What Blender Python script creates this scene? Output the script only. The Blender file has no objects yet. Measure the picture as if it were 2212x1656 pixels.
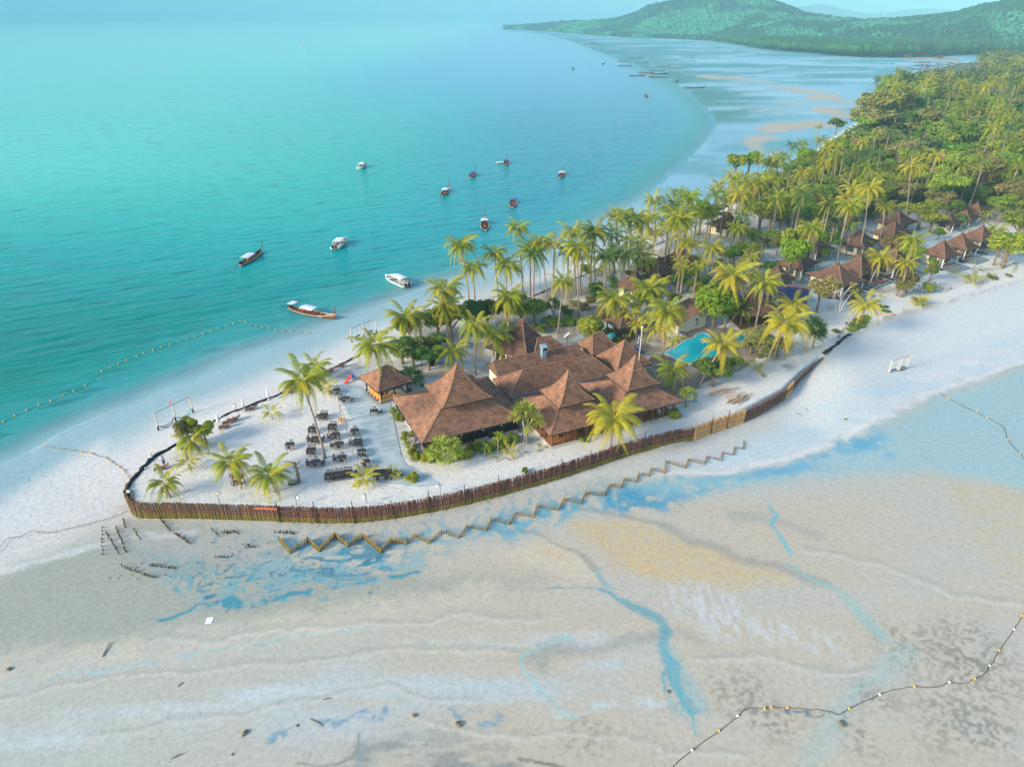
import bpy, math, random
import numpy as np
from mathutils import Vector, Matrix
R = math.radians
SC = bpy.context.scene
COL = SC.collection
rnd = random.Random(7)

# ------------------------------------------------------------------ camera, light, exposure
CAM_H, PITCH, FPX = 55.0, 28.2, 683.0
cam_d = bpy.data.cameras.new('camera'); cam = bpy.data.objects.new('camera', cam_d); COL.objects.link(cam)
cam.location = (0, 0, CAM_H); cam.rotation_euler = (R(90 - PITCH), 0, 0)
cam_d.sensor_width = 36; cam_d.lens = FPX / 1024 * 36; cam_d.clip_start = 0.5; cam_d.clip_end = 60000
SC.camera = cam
SUN_EL, SUN_DIR = R(24), Vector((-0.86, -0.50, 0)).normalized()      # where the light comes from
w = bpy.data.worlds.new('World'); SC.world = w; w.use_nodes = True
wn = w.node_tree.nodes; wl = w.node_tree.links
bg = wn['Background']; sky = wn.new('ShaderNodeTexSky'); sky.sky_type = 'NISHITA'; sky.sun_disc = False
sky.sun_elevation = SUN_EL; sky.sun_rotation = math.atan2(SUN_DIR.x, SUN_DIR.y)
sky.altitude = 0; sky.air_density = 1.0; sky.dust_density = 1.0; sky.ozone_density = 1.5
wl.new(sky.outputs[0], bg.inputs[0]); bg.inputs[1].default_value = 0.15
sd = bpy.data.lights.new('sun', 'SUN'); sd.energy = 2.7; sd.angle = R(13); sd.color = (1.0, 0.83, 0.62)
so = bpy.data.objects.new('sun', sd); COL.objects.link(so); so.location = (-60, -40, 90)
sv = Vector((SUN_DIR.x * math.cos(SUN_EL), SUN_DIR.y * math.cos(SUN_EL), math.sin(SUN_EL)))
so.rotation_euler = sv.to_track_quat('Z', 'Y').to_euler()
SC.view_settings.view_transform = 'Standard'; SC.view_settings.look = 'None'
SC.view_settings.gamma = 1.0; SC.view_settings.use_curve_mapping = False
SC.view_settings.exposure = 1.14
SC.cycles.max_bounces = 5; SC.cycles.diffuse_bounces = 2; SC.cycles.glossy_bounces = 2
SC.cycles.transmission_bounces = 2; SC.cycles.transparent_max_bounces = 12; SC.cycles.volume_bounces = 1
SC.cycles.use_denoising = True; SC.cycles.caustics_reflective = False; SC.cycles.caustics_refractive = False

# ------------------------------------------------------------------ survey: sight lines of the photograph to map coordinates
SP, CP = math.sin(R(PITCH)), math.cos(R(PITCH))
def G(dx, dy, z=0.0):
    """map position (metres) on level z of a sight line read off the 2212 x 1656 print of the photograph"""
    u = (dx * 1024 / 2212 - 512) / FPX; v = (dy * 766 / 1656 - 383) / FPX
    t = (CAM_H - z) / (SP + v * CP)
    return (u * t, t * (CP - v * SP), z)
def GS(sx, sy, z=0.0): return G(sx / 1.8517, sy / 1.8517, z)
def GL(pts, z=0.0): return [G(a, b, z) for a, b in pts]
def height_at(dx, dy, x, y):
    """height of the sight line (dx, dy) where it passes over the map distance y"""
    v = (dy * 766 / 1656 - 383) / FPX
    return CAM_H - y * (SP + v * CP) / (CP - v * SP)

# ------------------------------------------------------------------ numpy helpers
def hashn(ix, iy, seed):
    h = (ix.astype(np.int64) * 374761393 + iy.astype(np.int64) * 668265263 + seed * 1442695041) & 0xffffffff
    h = ((h ^ (h >> 13)) * 1274126177) & 0xffffffff
    return ((h ^ (h >> 16)) & 0xffff) / 65535.0
def vnoise(x, y, s, seed=0):
    x = x / s; y = y / s
    ix = np.floor(x); iy = np.floor(y); fx = x - ix; fy = y - iy
    fx = fx * fx * (3 - 2 * fx); fy = fy * fy * (3 - 2 * fy)
    a = hashn(ix, iy, seed); b = hashn(ix + 1, iy, seed); c = hashn(ix, iy + 1, seed); d = hashn(ix + 1, iy + 1, seed)
    return (a * (1 - fx) + b * fx) * (1 - fy) + (c * (1 - fx) + d * fx) * fy
def fbm(x, y, s, oct=4, seed=0):
    t = 0; a = 1; n = 0
    for k in range(oct):
        t = t + a * vnoise(x, y, s, seed + k * 17); n += a; a *= .5; s *= .5
    return t / n
def sst(a, b, x):
    t = np.clip((x - a) / (b - a), 0, 1); return t * t * (3 - 2 * t)
def seg_dist(X, Y, pts, closed=False):
    """distance to a polyline and the index of the nearest segment"""
    P = list(pts) + ([pts[0]] if closed else [])
    best = np.full(X.shape, 1e9); idx = np.zeros(X.shape, int)
    for i in range(len(P) - 1):
        ax, ay = P[i][:2]; bx, by = P[i + 1][:2]; dx, dy = bx - ax, by - ay
        t = np.clip(((X - ax) * dx + (Y - ay) * dy) / (dx * dx + dy * dy + 1e-9), 0, 1)
        d = np.hypot(X - ax - t * dx, Y - ay - t * dy); m = d < best
        best = np.where(m, d, best); idx = np.where(m, i, idx)
    return best, idx
def inside(X, Y, pts):
    r = np.zeros(X.shape, bool); n = len(pts)
    for i in range(n):
        ax, ay = pts[i][:2]; bx, by = pts[(i + 1) % n][:2]
        if ay == by: continue
        c = ((ay > Y) != (by > Y)) & (X < (bx - ax) * (Y - ay) / (by - ay) + ax); r ^= c
    return r
def sdist(X, Y, pts):
    d, i = seg_dist(X, Y, pts, True); return np.where(inside(X, Y, pts), -d, d), i

# ------------------------------------------------------------------ materials
MATS = {}
def mat(name, col=(.5, .5, .5), rough=.7, spec=.3, metal=0, noise=None, bump=None, emit=None, alpha=1, attr=None, transl=0, orand=0):
    """procedural material; noise=(scale, amount), bump=(scale, strength), attr=a colour attribute that multiplies, orand=brightness spread per object"""
    if name in MATS: return MATS[name]
    m = bpy.data.materials.new(name); m.use_nodes = True; nt = m.node_tree; N = nt.nodes; L = nt.links
    b = N['Principled BSDF']; b.inputs['Roughness'].default_value = rough; b.inputs['Metallic'].default_value = metal
    b.inputs['Specular IOR Level'].default_value = spec; b.inputs['Alpha'].default_value = alpha
    out = None
    c = N.new('ShaderNodeRGB'); c.outputs[0].default_value = (*col, 1); out = c.outputs[0]
    def mul(fac, sock):
        nonlocal out
        mx = N.new('ShaderNodeMix'); mx.data_type = 'RGBA'; mx.blend_type = 'MULTIPLY'; mx.inputs[0].default_value = fac
        L.new(out, mx.inputs[6]); L.new(sock, mx.inputs[7]); out = mx.outputs[2]
    tc = N.new('ShaderNodeTexCoord')
    if attr:
        a = N.new('ShaderNodeAttribute'); a.attribute_name = attr; mul(1, a.outputs[0])
    if noise:
        n = N.new('ShaderNodeTexNoise'); n.inputs['Scale'].default_value = noise[0]; n.inputs['Detail'].default_value = 4
        L.new(tc.outputs['Object'], n.inputs[0])
        mr = N.new('ShaderNodeMapRange'); mr.inputs[1].default_value = .3; mr.inputs[2].default_value = .7
        mr.inputs[3].default_value = 1 - noise[1]; mr.inputs[4].default_value = 1 + noise[1]
        L.new(n.outputs[0], mr.inputs[0]); mul(1, mr.outputs[0])
    if orand:
        oi = N.new('ShaderNodeObjectInfo'); mr = N.new('ShaderNodeMapRange')
        mr.inputs[3].default_value = 1 - orand; mr.inputs[4].default_value = 1 + orand
        L.new(oi.outputs['Random'], mr.inputs[0]); mul(1, mr.outputs[0])
    if bump:
        n2 = N.new('ShaderNodeTexNoise'); n2.inputs['Scale'].default_value = bump[0]; n2.inputs['Detail'].default_value = 3
        L.new(tc.outputs['Object'], n2.inputs[0]); bp = N.new('ShaderNodeBump'); bp.inputs['Strength'].default_value = bump[1]
        bp.inputs['Distance'].default_value = .05; L.new(n2.outputs[0], bp.inputs['Height']); L.new(bp.outputs[0], b.inputs['Normal'])
    L.new(out, b.inputs['Base Color'])
    if emit: b.inputs['Emission Color'].default_value = (*col, 1); b.inputs['Emission Strength'].default_value = emit
    if transl:
        tr = N.new('ShaderNodeBsdfTranslucent'); ms = N.new('ShaderNodeMixShader'); ms.inputs[0].default_value = transl
        L.new(out, tr.inputs[0]); L.new(b.outputs[0], ms.inputs[1]); L.new(tr.outputs[0], ms.inputs[2])
        L.new(ms.outputs[0], N['Material Output'].inputs[0])
    MATS[name] = m; return m

# ------------------------------------------------------------------ mesh builder
class MB:
    def __init__(s): s.v = []; s.f = []; s.c = []; s.mi = []; s.cur = 0; s.col = None
    def add(s, vs, fs):
        o = len(s.v); s.v += [tuple(p) for p in vs]; s.f += [tuple(o + i for i in f) for f in fs]
        s.mi += [s.cur] * len(fs)
        s.c += [s.col or (1, 1, 1)] * len(vs); return s
    def box(s, c, d, rz=0, rx=0, ry=0):
        M = Matrix.Translation(c) @ Matrix.Rotation(rz, 4, 'Z') @ Matrix.Rotation(ry, 4, 'Y') @ Matrix.Rotation(rx, 4, 'X')
        vs = [M @ Vector((x * d[0] / 2, y * d[1] / 2, z * d[2] / 2)) for x in (-1, 1) for y in (-1, 1) for z in (-1, 1)]
        return s.add(vs, [(0, 1, 3, 2), (4, 6, 7, 5), (0, 4, 5, 1), (2, 3, 7, 6), (0, 2, 6, 4), (1, 5, 7, 3)])
    def bar(s, a, b, w, h=None):
        """square-section bar from a to b"""
        h = h or w; a = Vector(a); b = Vector(b); d = (b - a); L = d.length
        if L < 1e-6: return s
        z = d / L; up = Vector((0, 0, 1)) if abs(z.z) < .95 else Vector((1, 0, 0)); x = z.cross(up).normalized(); y = x.cross(z)
        vs = [p + x * i * w / 2 + y * j * h / 2 for p in (a, b) for i, j in ((-1, -1), (1, -1), (1, 1), (-1, 1))]
        return s.add(vs, [(0, 1, 2, 3), (7, 6, 5, 4), (0, 4, 5, 1), (1, 5, 6, 2), (2, 6, 7, 3), (3, 7, 4, 0)])
    def tube(s, pts, rads, n=6, cap=True):
        pts = [Vector(p) for p in pts]; rings = []
        if not hasattr(rads, '__len__'): rads = [rads] * len(pts)
        px = None
        for i, p in enumerate(pts):
            d = (pts[min(i + 1, len(pts) - 1)] - pts[max(i - 1, 0)]).normalized()
            if px is None: px = d.cross(Vector((0, 0, 1)) if abs(d.z) < .95 else Vector((1, 0, 0))).normalized()
            px = (px - d * px.dot(d)).normalized(); py = d.cross(px)
            rings.append([p + (px * math.cos(k * math.tau / n) + py * math.sin(k * math.tau / n)) * rads[i] for k in range(n)])
        vs = [q for r_ in rings for q in r_]; fs = []
        for i in range(len(pts) - 1):
            for k in range(n): fs.append((i * n + k, i * n + (k + 1) % n, (i + 1) * n + (k + 1) % n, (i + 1) * n + k))
        if cap: fs += [tuple(range(n))[::-1], tuple((len(pts) - 1) * n + k for k in range(n))]
        return s.add(vs, fs)
    def blob(s, c, r, n=8, m=5, jit=0, sq=(1, 1, 1), g=rnd):
        vs = []; fs = []
        for j in range(m + 1):
            th = math.pi * j / m
            for k in range(n):
                q = 1 + g.uniform(-jit, jit); a = k * math.tau / n
                vs.append((c[0] + r * sq[0] * q * math.sin(th) * math.cos(a), c[1] + r * sq[1] * q * math.sin(th) * math.sin(a), c[2] + r * sq[2] * q * math.cos(th)))
        for j in range(m):
            for k in range(n): fs.append((j * n + k, (j + 1) * n + k, (j + 1) * n + (k + 1) % n, j * n + (k + 1) % n))
        return s.add(vs, fs)
    def prism(s, poly, z0, z1):
        n = len(poly); vs = [(p[0], p[1], z0) for p in poly] + [(p[0], p[1], z1) for p in poly]
        return s.add(vs, [tuple(range(n))[::-1], tuple(range(n, 2 * n))] + [(i, (i + 1) % n, n + (i + 1) % n, n + i) for i in range(n)])
    def mesh(s, name, mats, smooth=False):
        me = bpy.data.meshes.new(name); me.from_pydata(s.v, [], s.f)
        for m in (mats if isinstance(mats, (list, tuple)) else [mats]): me.materials.append(m)
        if any(s.mi): me.polygons.foreach_set('material_index', s.mi)
        if s.col is not None:
            a = me.color_attributes.new('col', 'FLOAT_COLOR', 'POINT')
            a.data.foreach_set('color', np.c_[np.array(s.c, 'f'), np.ones(len(s.c), 'f')].ravel())
        if smooth: me.polygons.foreach_set('use_smooth', [True] * len(me.polygons))
        me.update(); return me
    def build(s, name, mats, parent=None, smooth=False, loc=None, rz=None):
        return link(name, s.mesh(name, mats, smooth), parent, loc, rz)
def link(name, me, parent=None, loc=None, rz=None):
    o = bpy.data.objects.new(name, me); COL.objects.link(o)
    if parent: o.parent = parent
    if loc is not None: o.location = loc
    if rz is not None: o.rotation_euler = (0, 0, rz)
    return o
def tag(o, label=None, cat=None, group=None, kind=None):
    for k, v_ in (('label', label), ('category', cat), ('group', group), ('kind', kind)):
        if v_: o[k] = v_
    return o
def thing(name, loc, rz=0, label=None, cat=None, group=None, s=1):
    o = bpy.data.objects.new(name, None); COL.objects.link(o); o.location = loc; o.rotation_euler = (0, 0, rz); o.scale = (s, s, s)
    return tag(o, label, cat, group)
def copy_tree(o, parent=None):
    c = o.copy(); COL.objects.link(c); c.parent = parent
    for ch in o.children: copy_tree(ch, c)
    return c
def nmesh(name, V, F, mats, col=None, smooth=False, extra=None):
    """mesh from numpy arrays; F is (n,3) or (n,4)"""
    me = bpy.data.meshes.new(name); k = F.shape[1]
    me.vertices.add(len(V)); me.vertices.foreach_set('co', V.astype('f').ravel())
    me.loops.add(F.size); me.loops.foreach_set('vertex_index', F.astype('i').ravel())
    me.polygons.add(len(F)); me.polygons.foreach_set('loop_start', np.arange(0, F.size, k, dtype='i'))
    me.update(calc_edges=True)
    for m in (mats if isinstance(mats, (list, tuple)) else [mats]): me.materials.append(m)
    if col is not None:
        a = me.color_attributes.new('col', 'FLOAT_COLOR', 'POINT'); a.data.foreach_set('color', np.c_[col, np.ones(len(V))].astype('f').ravel())
    for nm, arr in (extra or {}).items():
        a = me.attributes.new(nm, 'FLOAT', 'POINT'); a.data.foreach_set('value', arr.astype('f'))
    if smooth: me.polygons.foreach_set('use_smooth', np.ones(len(F), bool))
    me.validate(); return me
# ================================================================== LAND, SHORE AND SEA
PLAT = 2.0
# edge of the raised land (level 2 m), clockwise as read from the photograph
EDGE_W = GL([(272, 1058), (290, 1035), (330, 990), (385, 960), (440, 925), (480, 900), (560, 870), (640, 838), (740, 785), (800, 755), (900, 705),
             (1000, 665), (1072, 655), (1155, 638), (1186, 624), (1259, 595), (1330, 562), (1404, 534), (1444, 517), (1540, 465), (1640, 400), (1722, 358),
             (1790, 300), (1850, 262), (1905, 205), (1960, 158), (2000, 149), (2075, 134)], PLAT)
EDGE_E = GL([(2400, 560), (2212, 605), (2121, 630), (2056, 648), (1990, 662), (1925, 680), (1850, 705), (1830, 720), (1778, 768)], PLAT)
FENCE_LINE = GL([(1778, 768), (1740, 795), (1700, 835), (1600, 888), (1500, 925), (1400, 945), (1300, 975), (1200, 1008), (1100, 1034), (1000, 1060),
                 (900, 1080), (800, 1094), (700, 1098), (600, 1094), (500, 1090), (400, 1087), (300, 1090), (278, 1075), (272, 1058)], PLAT + .35)
LAND = EDGE_W + [(1300, 1200, 2), (2600, 1200, 2), (2600, 200, 2)] + EDGE_E + FENCE_LINE[1:-1]
NW_, NE_ = len(EDGE_W) + 2, len(EDGE_W) + 2 + len(EDGE_E)
SHORE = GL([(-500, 1230), (-200, 1090), (0, 1010), (60, 985), (130, 943), (216, 904), (304, 868), (363, 840), (421, 823), (465, 802), (539, 768), (627, 737), (674, 720),
            (713, 703), (764, 684), (822, 664), (880, 640), (960, 612), (1041, 586), (1110, 563), (1174, 539), (1221, 516), (1313, 475), (1400, 420), (1470, 360),
            (1520, 310), (1545, 275), (1545, 255), (1520, 228), (1490, 198), (1440, 170), (1400, 150), (1350, 128), (1290, 108), (1240, 88), (1190, 74), (1080, 64)])
COAST = SHORE + [(40, 4600, 0), (6000, 4600, 0), (6000, -300, 0), (-300, -300, 0)]

def land_height(X, Y):
    dl, il = sdist(X, Y, LAND); ds, _ = sdist(X, Y, COAST)
    onf = il >= NE_; one = (il >= NW_) & (il < NE_)
    z_f = .12 + (PLAT - .12) * (1 - sst(-.75, -.2, dl))
    z_e = .12 + 1.88 * (1 - sst(0, 22, dl)) ** 1.2
    z_w = PLAT * np.clip(-ds / (np.maximum(dl, 0) + np.maximum(-ds, 0) + .01), 0, 1) ** 1.1
    tipy = EDGE_W[0][1]; kw = sst(tipy - 1, tipy + 24, Y); z_w = .12 + (z_w - .12) * kw * .9
    we = sst(G(1690, 850)[0], G(1800, 765)[0], X) * (onf | one); z_e = np.maximum(z_e, .12)
    flat = .10 + .10 * fbm(X, Y, 30, 3, 5)
    z = np.where(onf | one, np.where(dl <= -.75, PLAT, z_f) * (1 - we) + z_e * we, np.maximum(z_w, 0))
    z = np.where((dl <= 0) & ~onf, PLAT, z)
    z = np.where(ds > 0, -np.minimum(7, .07 * ds + .02), z)
    far = sst(170, 260, Y) * (dl > 0)
    z = z * (1 - far) + np.where(ds > 0, -np.minimum(7, .03 * ds + .02), np.minimum(.03 + .004 * -ds, .25)) * far
    z = np.where(dl <= 0, z + .05 * (fbm(X, Y, 1.6, 3, 9) - .5) - .05, z)
    return z, dl, ds, il

class Paint:
    def __init__(s, X, Y, base): s.X, s.Y = X, Y; s.c = np.zeros(X.shape + (3,)) + base; s.wet = np.zeros(X.shape)
    def put(s, m, col, wet=None):
        m = np.clip(m, 0, 1); s.c = s.c * (1 - m[..., None]) + np.array(col) * m[..., None]
        if wet is not None: s.wet = s.wet * (1 - m) + wet * m
    def box(s, pts, pad):
        xs = [p[0] for p in pts]; ys = [p[1] for p in pts]
        return np.where((s.X > min(xs) - pad) & (s.X < max(xs) + pad) & (s.Y > min(ys) - pad) & (s.Y < max(ys) + pad))
    def poly(s, pts, col, soft=1.0, op=1, wet=None, nz=None, warp=1.0, d=True):
        if d: pts = GL(pts)
        ii = s.box(pts, soft * 3 + warp * 2)
        if not len(ii[0]): return
        X = s.X[ii]; Y = s.Y[ii]; wx = (fbm(X, Y, warp * 4, 4, 31) - .5) * warp * 3; wy = (fbm(X, Y, warp * 4, 4, 47) - .5) * warp * 3
        sd_, _ = sdist(X + wx, Y + wy, pts); m = 1 - sst(-soft, soft, sd_)
        if nz: m = m * sst(nz[1] - nz[2], nz[1] + nz[2], fbm(X / nz[3] if len(nz) > 3 else X, Y, nz[0], 5, 71))
        M = np.zeros(s.X.shape); M[ii] = m * op; s.put(M, col, wet)
    def line(s, pts, w, col, op=1, soft=.5, wet=None, nz=None, warp=.6, d=True):
        if d: pts = GL(pts)
        wmax = max(w) if hasattr(w, '__len__') else w
        ii = s.box(pts, wmax * 2 + warp * 2)
        if not len(ii[0]): return
        X = s.X[ii]; Y = s.Y[ii]; X = X + (fbm(X, Y, warp * 5, 4, 91) - .5) * warp * 3; Y = Y + (fbm(X, Y, warp * 5, 4, 97) - .5) * warp * 3
        dd, ix = seg_dist(X, Y, pts)
        if hasattr(w, '__len__'):
            wa = np.array(w, float); ww = wa[np.clip(ix, 0, len(wa) - 1)]
        else: ww = w
        ww = ww * (.55 + .9 * fbm(X, Y, 2.2, 4, 133)); m = 1 - sst(1 - soft, 1 + soft * .5, dd / ww)
        if nz: m = m * sst(nz[1] - nz[2], nz[1] + nz[2], fbm(X, Y, nz[0], 5, 71))
        M = np.zeros(s.X.shape); M[ii] = m * op; s.put(M, col, wet)

def polar_grid(ny, nx, y0, y1, u):
    ys = np.concatenate([np.linspace(48, 200, 260)[:-1], 200 * (y1 / 200) ** np.linspace(0, 1, ny - 259)]) if y0 == 20 else y0 * (y1 / y0) ** np.linspace(0, 1, ny) if not y0 == 17 else np.concatenate([np.linspace(17, 33, 24)[:-1], np.linspace(33, 60, 200)[:-1], np.linspace(60, 118, ny - 383), 118 * (y1 / 118) ** np.linspace(0, 1, 162)[1:]]); us = np.linspace(-u, u, nx)
    Y = np.repeat(ys[:, None], nx, 1); X = us[None, :] * (Y + 14)
    i = np.arange(ny - 1)[:, None] * nx + np.arange(nx - 1)[None, :]
    F = np.stack([i, i + 1, i + nx + 1, i + nx], -1).reshape(-1, 4)
    return X, Y, F

GX, GY, GF = polar_grid(690, 800, 17, 5200, 1.0)
GZ, DL, DS, IL = land_height(GX, GY)
P = Paint(GX, GY, (.46, .42, .33)); P.wet += .15
TEAL = (.06, .26, .32); TAN = (.50, .41, .23); DKBLUE = (.05, .20, .28); DRY = (.68, .67, .61)
if True:
    X, Y = GX, GY
    # --- the southern flats; sky mirrored in wet streaks and channels is painted in blue
    P.put(sst(.35, .75, fbm(X / 3, Y, 6, 4, 3)) * .35, (.42, .46, .45))
    P.put(sst(90, 40, Y) * sst(10, -50, X) * .6, (.42, .475, .43))
    P.poly([(-300, 1270), (250, 1180), (600, 1215), (900, 1240), (1150, 1262), (830, 1310), (400, 1355), (0, 1430), (-300, 1470)], (.30, .325, .27), 2, .75)
    P.poly([(-300, 1420), (100, 1385), (420, 1350), (830, 1285), (1080, 1262), (1060, 1290), (900, 1330), (780, 1360), (500, 1400), (250, 1440), (-300, 1560)], (.52, .48, .37), 1.2, .75, nz=(1.2, .42, .3))
    P.line([(-100, 1510), (250, 1442), (500, 1395), (650, 1372), (800, 1358)], .25, (.30, .50, .50), .6, nz=(1.5, .4, .3))
    P.poly([(560, 1480), (900, 1420), (1300, 1370), (1450, 1400), (1350, 1470), (1100, 1560), (800, 1600), (560, 1590)], (.42, .54, .58), 3, .55, wet=.5, nz=(3, .5, .15, 6))
    P.poly([(-200, 1650), (400, 1480), (900, 1400), (1300, 1360), (1300, 1400), (800, 1480), (300, 1600), (-200, 1760)], (.50, .60, .61), 2, .5, nz=(2, .5, .12, 8))
    P.poly([(1130, 1440), (1122, 1422), (1160, 1400), (1290, 1384), (1420, 1370), (1540, 1372), (1400, 1400), (1250, 1412), (1180, 1440), (1170, 1475)], (.27, .30, .28), .9, .6)  # loop-shaped scarp, its shading painted in grey on level sand
    P.line([(1240, 1382), (1165, 1398), (1128, 1420), (1135, 1450), (1165, 1490), (1200, 1525), (1250, 1545)], .22, (.25, .50, .50), .7, soft=.8)
    P.line([(1200, 1545), (1330, 1520), (1430, 1515), (1520, 1512)], .5, (.48, .60, .60), .6, soft=.9, nz=(2, .45, .2))
    P.poly([(1450, 1240), (1560, 1260), (1620, 1330), (1800, 1370), (1820, 1430), (1640, 1400), (1520, 1350), (1440, 1300)], (.53, .57, .57), 1.5, .6, nz=(1.3, .5, .12, .3))
    P.poly([(780, 1600), (870, 1575), (1050, 1600), (1130, 1640), (1120, 1760), (760, 1760), (765, 1640)], (.20, .23, .22), 1.2, .7, nz=(.9, .45, .2, 3))
    P.line([(785, 1588), (772, 1612), (755, 1632), (720, 1646), (640, 1655)], [.2, .25, .2, .15], (.17, .21, .20), .6, soft=.9)
    P.line([(790, 1598), (778, 1625), (770, 1656)], .4, (.18, .26, .27), .45, soft=1)
    P.line([(1130, 1640), (1190, 1650), (1250, 1662)], .25, (.13, .15, .12), .8, nz=(.5, .45, .2))
    for a in ([(590, 1590), (660, 1565), (760, 1550), (830, 1545)], [(980, 1555), (1060, 1548)]):
        P.line(a, .8, (.12, .27, .38), .7, wet=.6, nz=(.8, .55, .12))
    for x, y, r in ((1602, 1500, 2.6), (1678, 1556, 2.2), (1861, 1595, 2.2), (2095, 1400, 4), (2120, 1470, 3.6), (1950, 1400, 3), (2050, 1560, 3.5), (1270, 1590, 2), (2160, 1600, 2.5), (1880, 1500, 2)):
        c = G(x, y); P.poly([(c[0] + r * math.cos(k), c[1] + r * 1.0 * math.sin(k), 0) for k in np.arange(0, 6.2, .7)], (.14, .15, .12), r * .7, .5, nz=(.35, .54, .12), d=False)
    P.line([(1690, 1535), (1740, 1540), (1800, 1548)], .35, (.08, .14, .2), .8, nz=(.5, .5, .1))
    # tan banks
    P.poly([(1235, 1130), (1340, 1120), (1440, 1150), (1580, 1200), (1690, 1238), (1700, 1262), (1540, 1268), (1420, 1250), (1310, 1215)], TAN, 1.0, .8, nz=(.8, .34, .2))
    P.poly([(1320, 1195), (1440, 1200), (1450, 1240), (1380, 1235)], (.56, .40, .22), 1, .5, nz=(.6, .5, .15))
    P.poly([(1065, 1200), (1150, 1178), (1230, 1185), (1290, 1225), (1298, 1258), (1180, 1245)], (.53, .48, .35), .8, .7)
    P.poly([(1160, 1195), (1215, 1200), (1225, 1222), (1185, 1218)], (.55, .38, .22), .8, .6, nz=(.4, .45, .15))
    P.poly([(2040, 1030), (2120, 1040), (2260, 1045), (2260, 1250), (2160, 1235), (2110, 1185), (2080, 1110)], (.47, .42, .29), 1.6, .75, nz=(.9, .46, .14))
    P.line([(1040, 1150), (1150, 1148), (1240, 1190), (1290, 1235), (1305, 1265)], [.5, .5, .5, .3], (.25, .25, .21), .55, soft=.9)
    P.line([(1250, 1095), (1420, 1135), (1560, 1190), (1690, 1230), (1790, 1262)], [.6, .9, 1.1, .9], (.26, .27, .25), .55, soft=.9)
    P.line([(1590, 1115), (1680, 1130), (1760, 1160)], 1.3, (.30, .32, .30), .5, soft=1)
    # channels with standing water
    P.line([(1080, 1266), (1180, 1268), (1290, 1272), (1340, 1296), (1385, 1318), (1425, 1345), (1440, 1370), (1436, 1395), (1440, 1430), (1468, 1480), (1498, 1528)],
           [.02, .1, .3, .45, .6, .7, .55, .5, .6, .45], (.12, .32, .35), .8, soft=.6, wet=.9, warp=.5)
    P.line([(1440, 1400), (1475, 1450), (1510, 1530)], [.9, 1.1], (.22, .40, .42), .6, soft=1, wet=.5)
    P.line([(1290, 1235), (1305, 1262), (1312, 1275)], .35, (.25, .40, .40), .7)
    P.line([(1660, 1090), (1675, 1115), (1663, 1130), (1690, 1165), (1708, 1200)], .3, (.10, .42, .48), .75, soft=.8, wet=.6, warp=.3)
    P.line([(1700, 1220), (1770, 1255), (1820, 1285), (1870, 1330), (1905, 1375)], [.3, .5, .8, .9], (.24, .45, .42), .6, soft=1, wet=.5)
    P.line([(1960, 1400), (1890, 1480), (1830, 1520), (1780, 1600), (1750, 1656)], 1.2, (.30, .47, .46), .4, soft=1)
    # seepage below the pile walls, sky reflection in the wet sand painted blue
    P.poly([(330, 1330), (520, 1230), (560, 1160), (900, 1150), (1040, 1140), (900, 1240), (600, 1290)], (.15, .35, .40), 1.2, .6, wet=.3, nz=(1.1, .50, .08, 2))
    P.poly([(560, 1275), (700, 1160), (880, 1165), (860, 1225), (700, 1262)], DKBLUE, 1, .85, wet=.4, nz=(.6, .55, .05, 2.5))
    P.line([(345, 1335), (420, 1318), (500, 1302), (620, 1285), (740, 1262), (820, 1250), (910, 1238)], [.35, .45, .5, .4, .5, .4], TEAL, .95, soft=.7, wet=.5, nz=(1.0, .42, .12), warp=.8)
    P.poly([(1000, 1175), (1060, 1120), (1160, 1095), (1280, 1060), (1460, 1030), (1480, 1060), (1300, 1100), (1200, 1140), (1100, 1170)], (.10, .34, .42), 1.2, .8, wet=.4, nz=(.9, .48, .12))
    P.poly([(1280, 1062), (1350, 1040), (1460, 1036), (1600, 1032), (1700, 1004), (1790, 985), (1740, 1020), (1600, 1050), (1440, 1105), (1330, 1110)], (.04, .27, .41), 1.2, .85, wet=.6, nz=(1.2, .46, .14))
    for i in range(16):
        x = 560 + i * 68 + rnd.uniform(-15, 15); y = 1142 - max(0, (x - 850)) * .26 + rnd.uniform(-4, 4)
        P.line([(x, y), (x + rnd.uniform(-20, 20), y + 22), (x + rnd.uniform(-35, 30), y + 48)], [.16, .35], (.10, .33, .42), .65, soft=.9, warp=.5, wet=.3)
    P.line([(870, 1222), (880, 1140), (960, 1120)], .3, TEAL, .4, soft=1)
    # many small seeps, threads and stone scours below the zigzag
    q5 = random.Random(55)
    for k in range(120):
        cx = q5.uniform(960, 2120); cy = 555 + q5.gauss(0, 62) - (cx - 1300) * .085
        if cy < 425: continue
        L5 = q5.uniform(10, 46); a5 = q5.uniform(-.35, .25) if q5.random() < .7 else q5.uniform(.8, 1.8); x5, y5 = cx / 1.3825 / 1.8517, (1900 + cy / 1.3825) / 1.8517; l5 = L5 / 2.56
        P.line([(x5 - l5 / 2 * math.cos(a5), y5 + l5 / 2 * math.sin(a5)), (x5 + q5.uniform(-2, 2), y5 + q5.uniform(-2, 2)), (x5 + l5 / 2 * math.cos(a5), y5 - l5 / 2 * math.sin(a5))], q5.uniform(.08, .3), q5.choice([TEAL, DKBLUE, (.09, .33, .40)]), q5.uniform(.5, .95), soft=.6, wet=.4, warp=.5)
    for k in range(26):   # threads draining from the foot of the wall
        x5 = 420 + k * 42 + q5.uniform(-14, 14); y5 = 1128 - max(0, (x5 - 800)) * .235; pts5 = [(x5, y5)]
        for j in range(4): pts5.append((pts5[-1][0] + q5.uniform(-11, 9), pts5[-1][1] + q5.uniform(6, 15)))
        P.line(pts5, [.07, .1, .13, .2], (.11, .33, .40), .75, soft=.6, warp=.35, wet=.3)
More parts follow.
